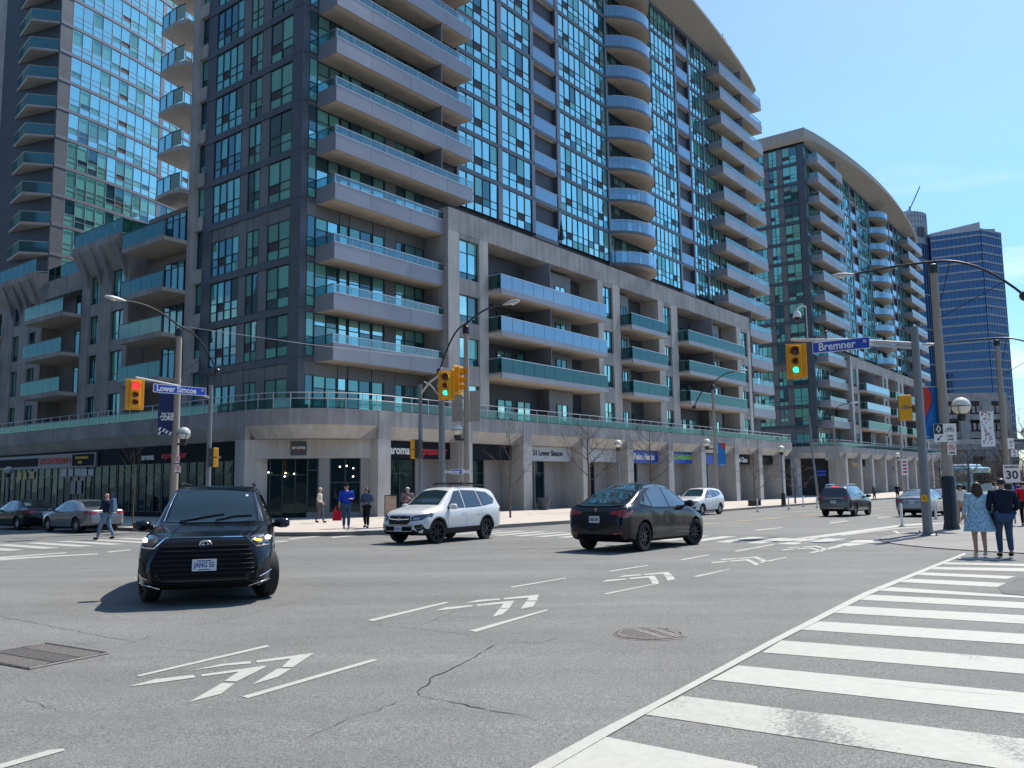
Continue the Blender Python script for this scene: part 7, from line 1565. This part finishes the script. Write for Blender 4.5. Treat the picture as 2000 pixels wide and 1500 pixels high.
# ================================================================ bare trees
M['bark']=mat('bark_grey_brown',(.12,.095,.075),.9,noise=.35,nscale=14,stretch=(1,1,.25),bump=.5,bscale=30); M['twig']=mat('twig_brown',(.09,.07,.055),.9); M['twig_pale']=mat('twig_pale',(.34,.25,.18),.9)
def bare_tree(name,label,pos,H,trunk,seed,spread=.55,lean=0,mt='twig',bark='bark',first=.3,depth=5,group=None,tr=.09,dens=1):
    rd=random.Random(seed); r=empty(name,pos,0,label,'tree',group); tm=MB(); bm_=MB()
    tp=[Vector((0,0,-.1))]; 
    for i in range(1,9): tp.append(Vector((lean*i/8*H*.3+rd.gauss(0,.02)*i*.3,rd.gauss(0,.02)*i*.3,H*.82*i/8)))
    tm.tube(tp,[tr*(1-.85*i/8) for i in range(9)],8); tm.build('trunk',M[bark],r,smooth=True)
    def br(p,d,L,rad,lev):
        n=3 if lev<3 else 2; pts=[p]; q=p.copy(); dd=d.copy()
        for i in range(n):
            dd=(dd+Vector((rd.gauss(0,.16),rd.gauss(0,.16),rd.gauss(.05,.12)))).normalized(); q=q+dd*L/n; pts.append(q.copy())
        bm_.tube(pts,[rad*(1-.55*i/n) for i in range(n+1)],5 if lev<2 else (4 if lev<3 else 3),cap=False)
        if lev>=depth: return
        for k in range(rd.choice((2,3,3)) if lev<depth-1 else rd.choice((2,3,4))):
            i=rd.randint(1,n); ax=Vector((rd.gauss(0,1),rd.gauss(0,1),rd.gauss(0,.6))).normalized(); nd=(dd*.75+ax*.62).normalized(); nd.z=nd.z*.8+.12; br(pts[i],nd.normalized(),L*rd.uniform(.52,.78),max(.004,rad*.5),lev+1)
    nb=int((9+H*.8)*dens)
    for i in range(nb):
        f=first+(.98-first)*i/nb; k=min(7,int(f*8)); p=tp[k].lerp(tp[k+1],f*8-k) if k<8 else tp[8]; a=i*2.4+rd.uniform(-.4,.4); up=.25+.75*f
        br(p,Vector((math.cos(a)*spread*1.5,math.sin(a)*spread*1.5,up)).normalized(),H*.30*(1.15-f*.75),tr*.36*(1.1-f*.6),1)
    bm_.build('crown',M[mt],r); return r
def tree_at(px_,Y,topy,label,seed,**k):
    q=PT(px_,950,Y); g_=gz(0,Y)+.13; t_=PT(px_,topy,Y); return bare_tree('bare_tree',label,(q.x,Y,g_),t_.z-g_,0,seed,group='bare street trees',**k)
tree_at(996,46,805,'thin bare sapling to the right of the white crossover',3,spread=.4,depth=4,tr=.06,first=.35,dens=.6)
tree_at(1150,56,800,'bare street tree standing behind the black hatchback',8,spread=.75,depth=5,tr=.12,first=.36,dens=.75)
tree_at(1272,66,808,'bare street tree before the blue health shop sign',13,spread=.75,depth=5,tr=.11,first=.34,dens=.75)
tree_at(1473,72,868,'small bare tree before the last shops of the first block',21,spread=.6,depth=5,tr=.08,first=.3,dens=.8)
tree_at(1552,76,885,'small bare tree at the gap between the two blocks',25,spread=.7,depth=5,tr=.09,first=.3)
tree_at(262,40,845,'thin bare sapling behind the grey sedan at the left',31,spread=.4,depth=3,tr=.04,first=.4,dens=.5)
tree_at(1893,60,855,'dark bare tree left of the woman, behind the nearest street light',41,spread=.6,depth=5,tr=.13,first=.25)
tree_at(1965,66,820,'tall bare tree behind the white banner',44,spread=.45,depth=5,tr=.14,first=.25)
tree_at(2010,62,790,'bare tree leaning in at the right picture edge',47,spread=.6,depth=5,tr=.12,first=.3)
for i,(x,Y,ty) in enumerate(((1812,170,905),(1838,178,880),(1872,182,885),(1918,174,872),(1945,182,890),(1985,178,880),(2030,174,870))):
    tree_at(x,Y,ty,['low bare tree behind the coach, first from the left','low bare tree before the viaduct, second from the left','low bare tree before the viaduct, third from the left','low bare tree before the viaduct, fourth from the left','low bare tree before the viaduct, fifth from the left','low bare tree before the viaduct, sixth from the left','low bare tree before the viaduct just out of frame'][i],60+i,spread=.8,depth=5,tr=.22,first=.15)
q=B1.matrix_world
def b1pt(s,t,z): g=C0+s*U2+t*V2; return (g.x,g.y,z)
bare_tree('bare_tree','pale bare tree growing on the roof terrace of the low left wing',b1pt(1.2,31.6,18.7),3.4,0,77,spread=.8,mt='twig_pale',bark='twig_pale',first=.1,depth=5,tr=.06,dens=1.6)
# ragged bank of leafless shrubs below the viaduct
def shrub_bank():
    rd=random.Random(9); mb=MB()
    for i in range(2600):
        x=rd.uniform(98,185); y=204+rd.uniform(-6,6); z=gz(0,130)+rd.uniform(-.1,1.6); h=rd.uniform(2.0,6.5); a=rd.uniform(-.7,.7); mb.tube([(x,y,z),(x+a*.4*h,y+rd.gauss(0,.2),z+h*.6),(x+a*.7*h,y+rd.gauss(0,.3),z+h)],[.05,.03,.01],3,cap=False)
        for k in range(3): f=rd.uniform(.3,.9); b_=(x+a*.6*h*f,y,z+h*f); mb.tube([b_,(b_[0]+rd.gauss(0,.5),b_[1]+rd.gauss(0,.4),b_[2]+rd.uniform(.2,.9))],[.025,.008],3,cap=False)
    o=mb.build('shrub_bank',M['twig'],None,kind='stuff'); tag(o,'tangle of leafless shrubs along the foot of the viaduct at the right','shrubs')
    o=sheet('embankment',[[(98,196),(300,196),(300,400),(98,400)]],1.2,'bank',kind='structure')
M['bank']=mat('embankment_soil',(.09,.075,.06),.95,noise=.4,nscale=1.5)
shrub_bank()

for _o in list(TMP.objects): bpy.data.objects.remove(_o)
bpy.data.scenes.remove(TMP)
